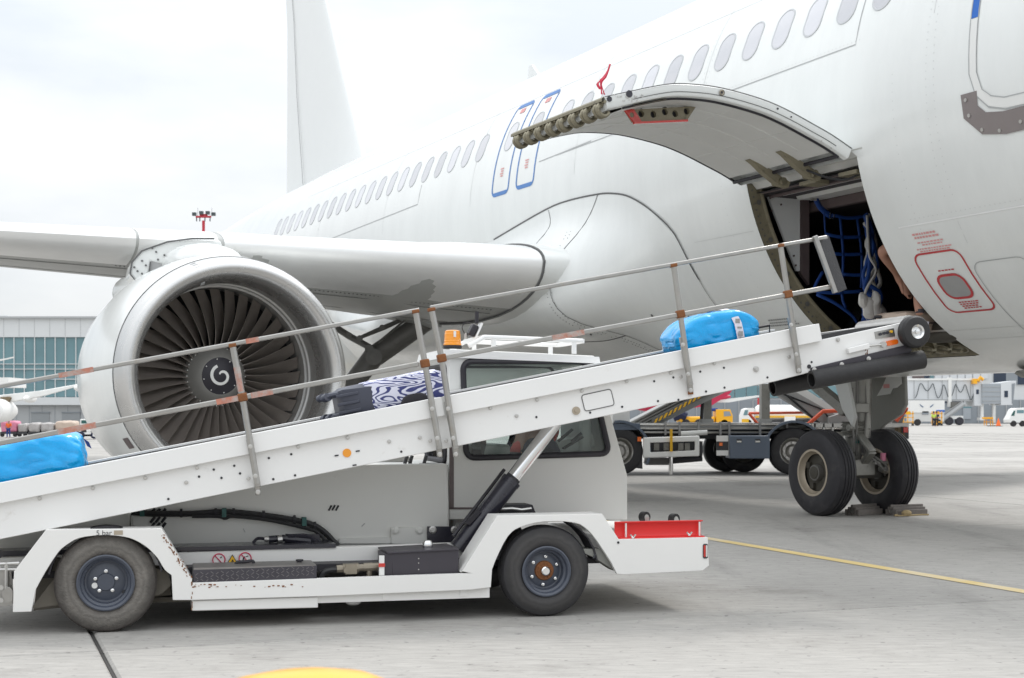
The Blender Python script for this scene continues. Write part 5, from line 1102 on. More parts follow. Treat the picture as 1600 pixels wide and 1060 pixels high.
# front face of the cab (the narrow side seen at its left) with a tall window
xf = pc[0][0]; hz0, hz1 = L(702, 722, VCAB)[1], L(702, 572, VCAB)[1]
ff = MB(); fo_ = [(VCAB+.031, pc[0][1]), (VCAB+.031, pc[2][1]-.05), (VFAR-.031, pc[2][1]-.05), (VFAR-.031, pc[0][1])]; wv = rrect(VCAB+.09, hz0, VFAR-.09, hz1, .06, 5); ff.prism([fo_, wv], xf, xf+.02, 'x'); ff.build('cab_front_wall', 'loader_white', cab)
g = MB(); g.tube([(xf-.002, y, z) for y, z in wv+wv[:2]], .022, 8); go = g.build('windscreen', 'black_frame', cab); g = MB(); g.prism([wv], xf+.008, xf+.012, 'x'); g.build('pane', 'glass', go)
dg_ = MB(); dg_.prism(poly([(702, 795), (702, 700), (709, 698), (709, 795)], VCAB-.002), VCAB-.006, VCAB-.002); dg_.prism(poly([(702, 796), (702, 793), (760, 793), (760, 796)], VCAB-.002), VCAB-.006, VCAB-.002); dg_.build('door_gap', 'brown_trim', cab)
ci = MB(); ci.box((xf+.05, VCAB+.1, .45), (xf+.45, VFAR-.05, L(760, 700, VCAB)[1]+.02)); ci.build('dashboard', 'liner', cab, bevel=.02)
ci = MB(); ci.box((xf+.35, VCAB+.25, L(840, 704, VCAB)[1]-.1), (xf+.9, VFAR-.2, L(840, 704, VCAB)[1]-.02)); ci.build('seat', 'black_frame', cab, bevel=.02)
ci = MB(); ci.cbox((xf+1.02, 1.3, L(900, 700, VCAB)[1]+.04), (.1, .5, .45)); ci.build('seat_back', 'liner', cab, bevel=.03)
q = MB(); c = LP(690, 695, 1.0); q.lathe([(0, .11), (.06, .10), (.08, .0)], LP(742, 695, 1.0), (.9, -.4, 0), 16); q.build('fan_housing', 'black_gloss', cab)
sww = MB(); c = LP(845, 690, 1.15); sww.lathe([(.14*0+.012*cos(a), .15+.018*sin(a)) for a in [2*pi*k/8 for k in range(8)]], c, (-.75, -.25, .65), 28, True); sww.build('steering_wheel', 'lens_red', cab)
cl_ = MB()
for k_ in range(5): c = LP(872+k_*7, 690-(k_ % 3)*6, 1.0); cl_.tube([c, c+Vector((.04, 0, .03))], .012, 6)
c = LP(895, 692, 1.05); cl_.cbox(c, (.16, .06, .012), Matrix.Rotation(radians(-30), 3, 'Y')); cl_.build('control_levers', 'truck_dark', cab)
cp_ = MB(); c = LP(885, 695, 1.2); cp_.cbox(c, (.34, .25, .09), Matrix.Rotation(radians(-12), 3, 'Y')); cp_.build('control_console', 'liner', cab)
# roof rack, beacon, work lamp
rk = MB(); za = L(760, 528, 1.0)[1]
A_ = [LP(732, 541, .95), LP(757, 527, .95), LP(910, 533, .95)]; rk.tube(A_, .016, 8); B2 = [LP(732, 541, .95)+Vector((0, .6, 0)), LP(757, 527, .95)+Vector((0, .6, 0)), LP(910, 533, .95)+Vector((0, .6, 0))]; rk.tube(B2, .016, 8); rk.beam(A_[2], B2[2], .03, .03); rk.beam(A_[1], B2[1], .03, .03)
for x, y in ((771, 529), (897, 534)): 
    for dv in (0, .6): p = LP(x, y, .95)+Vector((0, dv, 0)); rk.beam(p, p-Vector((0, 0, .085)), .03, .02, (0, 1, 0))
rk.build('roof_rack', 'loader_white', ldr, weld=False)
bc = MB(); c = LP(707, 540, 1.0); bc.lathe([(0, .062), (.012, .062), (.016, .058), (.03, .0585), (.035, .056), (.05, .0565), (.055, .055), (.075, .0555), (.080, .053), (.098, .052), (.104, .040), (.106, 0)], c, (0, 0, 1), 28); bco = bc.build('beacon', 'amber', ldr, sharp=25)
MB().lathe([(-.02, .064), (0, .064), (0, 0)], c, (0, 0, 1), 24).build('beacon_base', 'rubber', bco); q = MB(); q.box((c.x-.004, c.y-.062, c.z+.055), (c.x+.012, c.y-.054, c.z+.095)); q.build('beacon_label', 'mark_white', bco)
wl_ = MB(); c = LP(737, 517, 1.05); wl_.cbox(c+Vector((.005, 0, 0)), (.045, .10, .085), Matrix.Rotation(radians(25), 3, 'Y')); wlo = wl_.build('work_lamp', 'black_frame', ldr, bevel=.01); q = MB(); q.tube([LP(745, 487, 1.05), LP(745, 506, 1.05)], .014, 8); q.tube(crom([LP(726, 522, 1.05), LP(722, 512, 1.05), LP(727, 504, 1.05), LP(734, 505, 1.05)], 4), .003, 5); q.build('lamp_cable', 'black_frame', wlo); q = MB(); q.cbox(c+Vector((.04, -.01, .0)), (.012, .10, .11), Matrix.Rotation(radians(25), 3, 'Y')); q.build('mirror_frame', 'loader_white', wlo); MB().tube([LP(728, 521, 1.05), LP(728, 530, 1.05)], .012, 6).build('lamp_stem', 'steel', wlo)
# red tray on the bumper
zt = L(1000, 841, .05); rt_ = MB()
tp = poly([(964, 842), (964, 816), (1095, 812), (1095, 838)], .05); rt_.prism([(.105, tp[0][1]), (.030, tp[0][1]), (.030, tp[0][1]+.007), (.092, tp[0][1]+.007), (.098, tp[0][1]+.02), (.098, tp[1][1]-.02), (.092, tp[1][1]-.007), (.062, tp[1][1]-.007), (.062, tp[1][1]), (.105, tp[1][1])], tp[0][0], tp[3][0]+.02, 'x'); rto = rt_.build('red_channel', 'red_paint', ldr, bevel=.002)
q = MB()
for x in (978, 1093): a = LP(x, 840, .07); q.tube([a, (a.x, a.y, tp[1][1]-.01)], .006, 6)
q.build('stay_bar', 'mark_white', rto)
for x, y in ((989, 838), (1077, 834)):
    m = MB(); c = LP(x, y+3, .03); m.tube(crom([c+Vector((-.018, 0, .022)), c+Vector((-.010, 0, .012)), c, c+Vector((.010, 0, .012)), c+Vector((.018, 0, .022))], 3), .006, 6); m.build('wing_nut', 'chrome', rto)
for x, y in ((1007, 808), (1053, 811)):
    m = MB(); c = LP(x, y, .5); m.lathe([(-.02, .018), (-.02, .036), (.02, .036), (.02, .018)], c, (.35, -.93, 0), 18, True); cs = m.build('castor', 'rubber', ldr); m = MB(); m.disc(c, (.35, -.93, 0), .018, .024, 12); m.cbox(c+Vector((.01, -.02, -.03)), (.03, .012, .06)); m.build('castor_fork', 'steel', cs)
m = MB(); m.prism(rrect(L(1098, 866, 0)[0], L(1098, 874, 0)[1]+.004, L(1106, 866, 0)[0], L(1098, 850, 0)[1], .012), -.004, .0); mk_ = m.build('marker_lamp', 'truck_dark', ldr); m = MB(); m.prism(rrect(L(1099, 866, 0)[0], L(1098, 872, 0)[1]+.006, L(1102, 866, 0)[0], L(1098, 852, 0)[1], .006), -.007, -.004); m.build('red_lens', 'lens_red', mk_); m = MB(); m.prism(rrect(L(1102.5, 866, 0)[0], L(1098, 872, 0)[1]+.006, L(1105, 866, 0)[0], L(1098, 852, 0)[1], .006), -.007, -.004); m.build('clear_lens', 'liner', mk_)
MB().disc(LP(966, 848, -.001), (0, -1, 0), .008, .003, 8).build('plug_hole', 'ink', chs); m = MB(); a = LP(965, 845, .02); m.box((a.x, .02, a.z-.005), (a.x+.06, .05, a.z+.008)); m.build('green_pad', 'clamp_green', ldr)
# ---- conveyor boom, built along its own slope
BA = atan2(1.736-.746, 4.517+.583); CE, SE = cos(BA), sin(BA); BO = L(0, 843, .10)
def BX(p): q, v, w_ = p; return (BO[0]+q*CE-w_*SE, v, BO[1]+q*SE+w_*CE)
def Bq(px, py, v=.10): a = L(px, py, v); x = a[0]-BO[0]; z = a[1]-BO[1]; return (x*CE+z*SE, -x*SE+z*CE)
def BM(): return MB(BX)
qe = Bq(1278, 520)[0]; qs = Bq(697, 660)[0]; wf0 = Bq(640, 660)[1]; wtop = Bq(640, 630)[1]
qt = Bq(1432, 520)[0]; VF = .78
tipP = [(-1.6, 0), (Bq(1210, 600)[0], 0)]+[Bq(1262, 583), Bq(1395, 549), Bq(1420, 541), Bq(1440, 530), Bq(1436, 503), Bq(1425, 501), (qe-.1, wf0+.006), (-1.6, wf0+.006)]
m = BM(); m.prism(tipP, .10, .118); boom = m.build('conveyor_side', 'loader_white', ldr, bevel=.004)
m = BM(); m.prism(tipP[:2]+tipP[2:-2]+[(qe-.1, wf0+.05), (-1.6, wf0+.05)], VF, VF+.018); m.build('conveyor_side', 'loader_white', ldr, bevel=.004)
for a, b in ((-1.6, qs-.008), (qs+.02, qe)):
    m = BM(); m.prism([(.058, wf0), (.062, wtop), (.160, wtop), (.160, wtop-.012), (.074, wtop-.012), (.070, wf0+.012), (.100, wf0+.012), (.100, wf0)], a, b, 'x'); m.build('side_skirt', 'loader_white', boom, bevel=.003)
m = BM(); m.prism([(VF+.06, wf0), (VF+.06, wtop+.006), (VF-.04, wtop+.006), (VF-.04, wtop-.006), (VF+.05, wtop-.006), (VF+.05, wf0)], -1.6, qe, 'x'); m.build('far_skirt', 'loader_white', ldr)
m = BM(); m.box((-1.6, .12, .02), (Bq(1210, 600)[0], VF-.002, .03)); m.build('conveyor_floor', 'loader_white', ldr)
m = BM(); m.box((-1.6, .165, wtop-.06), (qe-.06, VF-.045, wtop-.04)); blt = m.build('conveyor_belt', 'belt', ldr)
m = BM(); m.prism([Bq(1270, 534), Bq(1276, 525), Bq(1330, 515), Bq(1390, 507), Bq(1422, 503), Bq(1432, 508), Bq(1420, 511)], .112, VF-.01); m.build('belt_nose', 'belt', blt)
m = MB(); m.tube([BX((qt-.03, .12, wf0-.0)), BX((qt-.03, VF, wf0))], .055, 16); m.build('end_roller', 'steel', blt)
bn_ = MB(); bn_.lathe([(0, .0125), (-.004, .0125), (-.005, .008), (-.012, .008), (-.012, 0)], (0, 0, 0), (0, 1, 0), 10); bn_ = bn_.mesh('bolt', 'steel', 30)
def bolt(px, py, v, s=1): p = LP(px, py, v); inst(bn_, 'bolt', boom, p, (0, 0, 0), (s, s, s))
for x, y in ((62, 779), (145, 763), (227, 747), (308, 731), (291, 754), (466, 698), (543, 684), (608, 690), (656, 684), (766, 638), (839, 625), (909, 611), (979, 596), (1048, 583), (1116, 568), (807, 650), (1183, 550)): bolt(x, y, .099)
bolt(1181, 577, .099, 1.6); bolt(1309, 531, .099, 1.2); bolt(542, 708, .0985, .01)
for x, y in ((1181, 577),): pass
dh = MB()
for x, y in ((311, 745), (334, 734), (366, 728), (346, 747), (375, 740), (403, 751), (420, 716), (455, 710), (427, 749), (461, 743), (263, 780), (627, 706), (1022, 596), (1028, 627), (1052, 590), (1060, 625), (1094, 581), (1103, 612), (1131, 575), (1132, 606), (1092, 562), (1093, 549), (1199, 590), (1132, 553), (972, 636), (922, 645), (1180, 549), (1268, 566), (1389, 547), (838, 652)): dh.disc(LP(x, y, .0995), (0, -1, 0), .0075, .003, 8)
for x, y in ((1005, 585), (1100, 576)): pass
dh.disc(LP(1264, 573, .0995), (0, -1, 0), .014, .004, 10); dh.build('side_hole', 'ink', boom, weld=False)
for x, y in ((526, 712), (559, 705), (554, 727)): 
    a = LP(x-3, y+.5, .097); b = LP(x+3, y-.5, .097); MB().beam(a, b, .004, .008).build('slot', 'ink', boom)
m = MB(); m.disc(LP(542, 708, .0995), (0, -1, 0), .026, .004, 24); m.build('round_reflector', 'reflector_orange', boom)
m = MB(); m.disc(LP(900, 642, .0995), (0, -1, 0), .026, .008, 24); m.disc(LP(900, 642, .0915), (0, -1, 0), .010, .010, 12); m.build('pivot_cap', 'rim_tan', boom)
pn = [Bq(908, 618), Bq(954, 608), Bq(960, 633), Bq(914, 643)]; m = BM(); P = rpoly(pn, .02, 4); m.tube([(q, .098, w_) for q, w_ in P+P[:1]], .0035, 5); po = m.build('inspection_cover', 'seam', boom); m = BM(); m.prism([P], .097, .0995); m.build('cover_plate', 'loader_white', po)
# seam between the boom sections
m = BM(); m.box((qs-.010, .066, wf0), (qs+.022, .072, wtop)); m.build('section_gap', 'liner', boom)
# tip equipment
m = BM(); m.prism([Bq(1266, 585), Bq(1266, 575), Bq(1416, 539), Bq(1424, 547), Bq(1420, 553)], .085, .10); ba_ = m.build('bumper_angle', 'tank_black', ldr, bevel=.003)
for x, y in ((1272, 578), (1315, 570), (1357, 561)): inst(bn_, 'bolt', ba_, LP(x, y, .083), (0, 0, 0), (1.3, 1.3, 1.3))
def bumper_tube(x0, y0, x1, y1, v, r):
    a, b = LP(x0, y0, v), LP(x1, y1, v); t = (b-a).normalized(); ln_ = (b-a).length; m = MB(); m.lathe([(.0, r*.72), (0, r), (ln_, r), (ln_, 0), (.2, 0), (.2, r*.70)], a, t, 28, False); m.f.append([]) if False else None; return m.build('rubber_bumper', 'rubber', ldr, sharp=40)
bumper_tube(1268, 594, 1441, 562, .07, .062); bumper_tube(1207, 606, 1300, 588, .60, .062)
wt_ = inst(wcore, 'tip_wheel', ldr, LP(1428, 519, .02)); wt_.scale = (.5, .5, .5)
m = MB(); m.lathe([(-.05, .045), (-.052, .07), (-.045, .095), (-.025, .107), (.025, .107), (.045, .095), (.052, .07), (.05, .045)], (0, 0, 0), (0, 1, 0), 40); t_ = m.mesh('tyre', 'rubber', 30); o = inst(t_, 'tyre', wt_); o.scale = (2, 2, 2)
m = MB(); m.lathe([(-.044, .05), (-.052, .047), (-.046, .036), (-.03, .030), (-.03, .018), (-.05, .016), (-.052, 0)], (0, 0, 0), (0, 1, 0), 28); o = inst(m.mesh('rim', 'chrome', 30), 'rim', wt_); o.scale = (2, 2, 2)
m = BM(); m.prism([Bq(1368, 530), Bq(1366, 519), Bq(1396, 513), Bq(1398, 526)], .094, .0998); pb = m.build('button_panel', 'galvanised', boom)
for x, y in ((1375, 522.5), (1381, 521), (1386, 520)): MB().disc(LP(x, y, .094), (0, -1, 0), .0105, .01, 12).build('push_button', 'black_gloss', pb)
m = MB(); m.disc(LP(1392, 518.5, .094), (0, -1, 0), .009, .012, 10); m.build('selector', 'sign_yellow', pb)
m = BM(); c = Bq(1392, 536); m.prism(rrect(c[0]-.045, c[1]-.016, c[0]+.045, c[1]+.018, .015, 4), .080, .0995); m.build('side_marker', 'lamp_orange', boom, bevel=.005, seg=3)
m = BM(); a = Bq(1322, 549); b = Bq(1355, 541); m.beam((a[0], .08, a[1]), (b[0], .08, b[1]), .03, .036); m.build('lever_grip', 'loader_white', boom, bevel=.004); m = BM(); b2_ = Bq(1378, 539); m.tube([(b[0], .08, b[1]), (b2_[0], .08, b2_[1])], .007, 8); m.disc((b2_[0], .1, b2_[1]), (0, -1, 0), .02, .03, 12); m.build('lever_rod', 'steel', boom)
rsb = MB()
for i in range(16): c = LP(1354+r9.uniform(-2, 2), 540+r9.random()*24, .0985); rsb.cbox(c, (.005, .002, r9.uniform(.006, .02)))
rsb.build('rust_streak', 'rust', boom, weld=False)
# handrails
VR = .03
rails = [((-60, 615), (655, 484.5), .030), ((-60, 704), (654, 569), .036), ((672, 481), (1292, 371), .030), ((690, 560), (1302, 448), .036)]
for (x0, y0), (x1, y1), th_ in rails: MB().beam(LP(x0, y0, VR), LP(x1, y1, VR), .03, th_*.86).build('handrail', 'galvanised', ldr, bevel=.006)
for x0, y0, x1, y1 in ((92, 0, 146, 0), (384, 0, 404, 0), (90, 1, 150, 1), (338, 1, 372, 1), (392, 1, 426, 1)):
    (a0, b0), (a1, b1), th_ = rails[y0]; f = lambda x: b0+(b1-b0)*(x-a0)/(a1-a0); MB().beam(LP(x0, f(x0), VR-.001), LP(x1, f(x1), VR-.001), .033, th_*.86+.003).build('orange_band', 'rail_orange', ldr)
(a0, b0), (a1, b1), th_ = rails[3]; f = lambda x: b0+(b1-b0)*(x-a0)/(a1-a0); MB().beam(LP(862, f(862), VR-.001), LP(912, f(912), VR-.001), .033, th_*.86+.003).build('orange_band', 'rail_orange', ldr)
posts = [((363, 537), (379, 621), (402, 756)), ((649, 484), (664, 568), (686, 697)), ((674, 481), (690, 560), (711, 697)), ((1052, 412), (1063, 491), (1078, 597)), ((1219, 381), (1231, 460), (1247, 566))]
for i, (t, mi, b) in enumerate(posts):
    po = MB().tube([LP(*t, VR), LP(*mi, VR), LP(*b, VR)], .019, 8).build('rail_post', 'galvanised', ldr)
    if i == 0: MB().tube([LP(370, 574, VR), LP(377, 612, VR)], .0195, 8).build('orange_band', 'rail_orange', po)
    MB().cbox(LP(*mi, VR-.004), (.055, .045, .050), Matrix.Rotation(-BA, 3, 'Y')).build('rusty_clamp', 'rust', po, bevel=.008)
    MB().cbox(LP(t[0], t[1]+3, VR-.002), (.045, .042, .022), Matrix.Rotation(-BA, 3, 'Y')).build('rusty_cap', 'rust', po, bevel=.005)
    bx_ = b[0]; by = b[1]; fy = 1
    q = MB(); a = LP(bx_-12, by-75, .03); c = LP(bx_, by, .03); q.beam(LP(bx_-13, by-70, .045), LP(bx_+1, by+5, .045), .02, .034, (1, 0, 0)); q.beam(LP(bx_-1, by-6, .08), LP(bx_+1, by+16, .09), .03, .03, (1, 0, 0)); q.cbox(LP(bx_+1, by+14, .09), (.03, .02, .03)); q.build('post_bracket', 'galvanised', po, bevel=.003)
    for dx, dy in ((-11, -58), (-3, -12)): inst(bn_, 'bolt', po, LP(bx_+dx, by+dy, .012), (0, 0, 0), (1.1, 1.1, 1.1))
    inst(bn_, 'bolt', po, LP(bx_+1, by+13, .07), (0, 0, 0), (1.2, 1.2, 1.2)); inst(bn_, 'bolt', po, LP(bx_-14, by-8, .08), (0, 0, 0), (1, 1, 1))
MB().cbox(LP(1079, 613, .088), (.03, .02, .03)).build('rusty_eye', 'rust', boom)
# padded end board on the handrail
q = [LP(1273, 369, .015), LP(1291, 367, .10), LP(1320, 452, .10), LP(1306, 458, .015)]; m = MB(); o_ = Vector((.006, .012, 0)); m.v = [tuple(p) for p in q]+[tuple(p+Vector((.03, .02, 0))) for p in q]; m.f = [[0,1,2,3], [4,5,6,7]]+[[i, (i+1) % 4, 4+(i+1) % 4, 4+i] for i in range(4)]; m.build('end_pad', 'belt', ldr, bevel=.005)
MB().beam(LP(1273, 369, .005), LP(1305, 458, .005), .03, .03, (1, 0, 0)).build('end_post', 'galvanised', ldr, bevel=.004)
# ---- load on the belt
def belt_pt(px, v=.45, w_=None): return Vector(BX((Bq(px, 600, v)[0], v, wtop-.04)))
def bag(px0, px1, ptop, v, lbl, seed, hgt, wid, slump):
    q0 = Bq(px0, 0, v-wid/2+.05); a = L(px0, 700, v); b = L(px1, 700, v); 
    cx = (px0+px1)/2; q = (Bq(px0, BYL(px0), v)[0]+Bq(px1, BYL(px1), v)[0])/2; ln_ = Bq(px1, BYL(px1), v)[0]-Bq(px0, BYL(px0), v)[0]
    base = Vector(BX((q, v, wtop-.04))); t = thing('wrapped_bag', lbl, 'bag', L2W(base), LRZ, 'blue wrapped bags on the conveyor')
    m = MB(); rbox(m, (0, 0, 0), (ln_, wid, hgt), 1, 6.5, n=26); o = []
    for x, y, z in m.v:
        e = abs(x/(ln_/2)); zz = (z+hgt/2); zz *= 1-slump*e**3*(1 if zz > .1 else .2); s_ = max(0, e-.72)/.28; y *= 1-.12*s_
        n1 = noise.noise(Vector((x*3, y*5, z*4+seed)))*.015; fold = abs(noise.noise(Vector((x*13+seed, y*4+x*3, z*4))))*.020*(.3+s_)+(1-abs(noise.noise(Vector((x*7+y*9, y*5-z*6, z*8+x*5+seed)))))**6*.012; n2 = noise.noise(Vector((x*11, y*14, z*12+seed)))*.006
        d = Vector((x, y, z)).normalized(); p = Vector((x, y, zz))+d*(n1+n2-fold); p.z = max(0, p.z); o.append((p.x*CE-p.z*SE, p.y, p.x*SE+p.z*CE))
    m.v = o; ob = m.build('wrapping', 'bag_blue', t, sharp=None); sbm = ob.modifiers.new('s', 'SUBSURF'); sbm.levels = 1; sbm.render_levels = 1
    return t, ob
def BYL(px): return 754-(px)*.1925
b1_, _w = bag(-12, 140, 683, .46, 'blue plastic wrapped bag at the lower end of the conveyor', 3.1, .268, .46, .10)
m = MB(); c = Vector((.235, -.05, .20)); m.grid([[tuple(c+Vector((.0, 0, .05))), tuple(c+Vector((.035, .0, .025)))], [tuple(c+Vector((.025, -.01, .0))), tuple(c+Vector((.05, .01, -.015)))]]); o = m.build('loose_tag', 'trouser_blue', b1_, sharp=None)
b2_b, _w = bag(1045, 1176, 490, .46, 'blue plastic wrapped bag with a pale paper band near the top of the conveyor', 9.4, .245, .46, .42)
bd_ = MB(); pts = []
for k_ in range(22):
    a = -1.35+k_*.135; y = -.243*cos(a*1.0)*.98; z = .262*max(0, sin(a)*.5+.5) if a < 1.0 else .262
    pts.append((y, z))
prof = [(-.240, .0), (-.243, .05), (-.243, .10), (-.238, .16), (-.222, .215), (-.185, .258), (-.12, .282), (-.04, .290), (.06, .290), (.15, .28), (.21, .24), (.24, .17)]
rows = []
for y, z in [(y*1.0, z*.87) for y, z in prof]:
    xo = .115-.30*(max(0, z-.16))*1.0
    r_ = []
    for dx in (-.026, .026): x = xo+dx; r_.append((x*CE-z*SE, y*1.02, x*SE+z*CE))
    rows.append(r_)
bd_.grid(rows); pb_ = bd_.build('paper_band', 'white_tag', b2_b, sharp=60)
q = MB(); 
for k_, (z, h) in enumerate(((.155, .03), (.11, .012), (.07, .03), (.03, .03))):
    x = .115-.30*max(0, z-.16); y = -.256 if z < .15 else -.243; q.cbox((x*CE-z*SE, y, x*SE+z*CE), (.03, .003, h))
q.build('band_print', 'mark_grey', pb_)
m = MB(); a = belt_pt(1195, .30); bh = thing('buckle_case', 'small black open case handle lying behind the upper blue bag', 'case', L2W(a), LRZ); P = [(-.07, 0), (-.07, .075), (.09, .105), (.09, .03)]
m.tube([(x, 0, z) for x, z in P+P[:2]], .010, 6); m.build('case_frame', 'black_frame', bh)
# suitcase with a patterned cover, lying on its side
qa = Bq(520, BYL(520), .45)[0]; qb = Bq(693, BYL(693), .45)[0]; base = Vector(BX(((qa+qb)/2, .45, wtop-.04))); LS = qb-qa
su = thing('suitcase', 'navy suitcase in a zebra patterned cover lying on the conveyor', 'suitcase', L2W(base), LRZ)
def SX(p): z = p[2]*.80; return (p[0]*CE-z*SE, p[1], p[0]*SE+z*CE)
m = MB(); rbox(m, (.01, 0, .135), (LS-.05, .40, .255), 1, 9); m.v = [SX(p) for p in m.v]; m.build('shell', 'case_dark', su)
m = MB(); rbox(m, (.085, 0, .138), (LS-.19, .412, .266), 1, 9); m.v = [SX((p[0], p[1]+noise.noise(Vector(p)*14)*.004, p[2]+noise.noise(Vector(p)*9)*.006)) for p in m.v]; m.build('cover', 'zebra', su)
m = MB(SX); m.prism([(.03, .03), (.07, .098), (.10, .112), (.17, .112), (.21, .095), (.235, .03)], -.225, -.19); m.build('side_handle', 'black_frame', su, bevel=.015, seg=3)
for y, z in ((-.13, .05), (-.13, .215), (.13, .05), (.13, .215)):
    m = MB(SX); x = -LS/2; m.lathe([(-.018, .014), (-.018, .032), (.018, .032), (.018, .014), (-.018, .014)], (x-.03, y, z-.01), (.5, -.8, .2), 14); m.tube([(x+.05, y, z), (x-.01, y, z), (x-.03, y, z-.01)], .022, 8); m.build('castor', 'case_dark', su)
m = MB(SX)
for z in (.07, .135, .2): m.box((-LS/2+.02, -.2045, z-.012), (-LS/2+.16, -.197, z+.012))
m.build('rib', 'case_dark', su, bevel=.004)
# driver in the cab
dv = thing('person', 'loader driver in dark jacket and red vest seated behind the lift cylinder', 'person', L2W((xf+.7, 1.25, .62)), LRZ)
o_ = Vector((xf+.7, 1.25, .62)); hnd = LP(858, 698, 1.02); el_ = LP(848, 684, 1.05)
V = [(0, 0, .12), (0, 0, .34), (-.02, 0, .50), (-.06, 0, .57), (-.10, 0, .66), (-.0, -.2, .46), (.10, -.26, .30), tuple(hnd-o_+Vector((-.05, .02, .03))), tuple(hnd-o_+Vector((.02, 0, -.005))), (.0, .2, .46), (-.16, .24, .32), (-.34, .14, .40), (-.40, .12, .42), (-.3, -.1, .1), (-.34, -.12, -.12), (-.3, .12, .1), (-.34, .12, -.12)]
V = [Vector(p) for p in V]; V += [V[8]+Vector((.045, -.01, -.01)), V[8]+Vector((.05, .0, .004)), V[8]+Vector((.045, .012, .014)), V[8]+Vector((.01, -.02, .03))]
skin_body('body', 'skin', dv, V, [(0,1),(1,2),(2,3),(3,4),(2,5),(5,6),(6,7),(7,8),(2,9),(9,10),(10,11),(11,12),(0,13),(13,14),(0,15),(15,16),(8,17),(8,18),(8,19),(8,20)], [.16,.17,.13,.055,.10,.065,.05,.036,.036,.065,.05,.036,.036,.09,.07,.09,.07,.012,.012,.012,.012])
skin_body('jacket', 'navy', dv, [V[0], V[1], V[2], V[5], V[6], V[6].lerp(V[7], .75), V[9], V[10], V[10].lerp(V[11], .8)], [(0,1),(1,2),(2,3),(3,4),(4,5),(2,6),(6,7),(7,8)], [.18,.19,.15,.085,.07,.055,.085,.07,.055], 2)
skin_body('vest', 'vest_red', dv, [V[0]+Vector((0, 0, .05)), V[1], V[2]], [(0,1),(1,2)], [.19,.205,.16], 2)
rbox(MB(), V[4]+Vector((0, 0, .05)), (.20, .17, .18), 1, 2.4).build('hair', 'hair', dv)
# ------------------------------------------------------------------ BACKGROUND
class Fr:                                             # a thing facing the camera at distance Y, built in its own metres
    def __init__(s, name, label, cat, px, Y, group=None, rz=0):
        s.Y = Y; s.k = Y/F; s.x0 = (px-800)*s.k; s.t = thing(name, label, cat, (s.x0, Y, 0), rz, group)
    def p(s, px, py, v=0.): k = (s.Y+v)/F; return Vector(((px-800)*k-s.x0, v, CH+(HY-py)*k))
    def box(s, x0, y0, x1, y1, v0, v1, name, m, parent=None, bevel=0, **q):
        a, b = s.p(x0, y1, v0), s.p(x1, y0, v0); return MB().box((a.x, v0, a.z), (b.x, v1, b.z)).build(name, m, parent or s.t, bevel=bevel, **q)
    def poly(s, pts, v0, v1, name, m, parent=None, bevel=0, holes=(), **q):
        P = [(s.p(x, y, v0).x, s.p(x, y, v0).z) for x, y in pts]; H_ = [[(s.p(x, y, v0).x, s.p(x, y, v0).z) for x, y in h] for h in holes]
        return MB().prism([P]+H_, v0, v1).build(name, m, parent or s.t, bevel=bevel, **q)
    def tube(s, pts, r, name, m, v=0., parent=None, n=8): return MB().tube([s.p(x, y, v) for x, y in pts], r, n).build(name, m, parent or s.t)
    def wheel(s, px, py, r, wd, v=0., dual=False, rimm='galvanised', arch=False):
        c = s.p(px, py, v); c.z = r; m = MB(); m.lathe([(0, r*.58), (-.02, r*.62), (-.03, r*.85), (0, r*.97), (.04, r), (wd-.04, r), (wd, r*.95), (wd, r*.5)], c, (0, 1, 0), 36); t = m.build('wheel', 'tyre_clean', s.t)
        m = MB(); m.lathe([(0, r*.58), (.01, r*.55), (.06, r*.5), (.12, r*.42), (.12, r*.3), (.03, r*.26), (.0, r*.2), (.0, 0)], c, (0, 1, 0), 28); m.build('rim', rimm, t); m = MB()
        for i in range(8): a = 2*pi*i/8; m.disc(c+Vector((r*.36*cos(a), .11, r*.36*sin(a))), (0, -1, 0), r*.05, .03, 6)
        m.build('wheel_nuts', 'steel', t); return t
# --- lift truck chassis behind the loader
T = Fr('lift_truck', 'grey lift truck chassis with folded ramps parked behind the belt loader', 'truck', 1180, 30.0)
T.box(940, 661, 1420, 672, .25, 2.2, 'chassis_rail', 'truck_grey'); T.box(940, 672, 1420, 686, .5, 1.9, 'chassis_core', 'truck_dark')
for y, r in ((664, .022), (670, .02), (676, .025)): T.tube([(1000, y), (1320, y+.5)], r, 'pipe', 'galvanised', .18)
for x in (1040, 1062, 1092, 1126, 1140, 1188, 1230): T.box(x-1.5, 659, x+1.5, 680, .12, .2, 'pipe_clip', 'mark_grey')
T.tube([(1064, 678), (1105, 676)], .055, 'braided_hose', 'liner', .1)
for x, y in ((968, 707), (1240, 712), (1163, 716)): T.wheel(x, y, .50, .32, .0 if x != 1163 else 1.5)
T.wheel(1135, 716, .5, .3, 1.8)
for x0, x1, px in ((950, 1004, 968), (1196, 1272, 1240)):
    c = T.p(px, 707); P = arc(c.x, .5, .62, 0 if px > 1000 else -25, 165 if px > 1000 else 100, 14); m = MB(); ribbon(m, P, -.02, .5, .03); m.build('mudguard', 'truck_dark', T.t, weld=False); m = MB(); ribbon(m, [(c.x+(x-c.x)*1.02, .5+(z-.5)*1.02) for x, z in P], -.06, -.02, .05); m.build('mudguard_lip', 'toolbox', T.t, weld=False)
T.poly([(990, 690), (1003, 690), (1004, 733), (986, 731)], .02, .08, 'mudflap', 'truck_dark')
T.poly([(1005, 684), (1093, 681), (1093, 713), (1005, 716)], -.08, .0, 'side_guard', 'truck_white', holes=([(1016, 692), (1086, 690), (1086, 704), (1016, 707)],), bevel=.02)
T.box(1014, 690, 1098, 712, .1, .5, 'battery_box', 'truck_dark'); T.box(1010, 716, 1045, 727, .3, .8, 'air_tank', 'gear_dark')
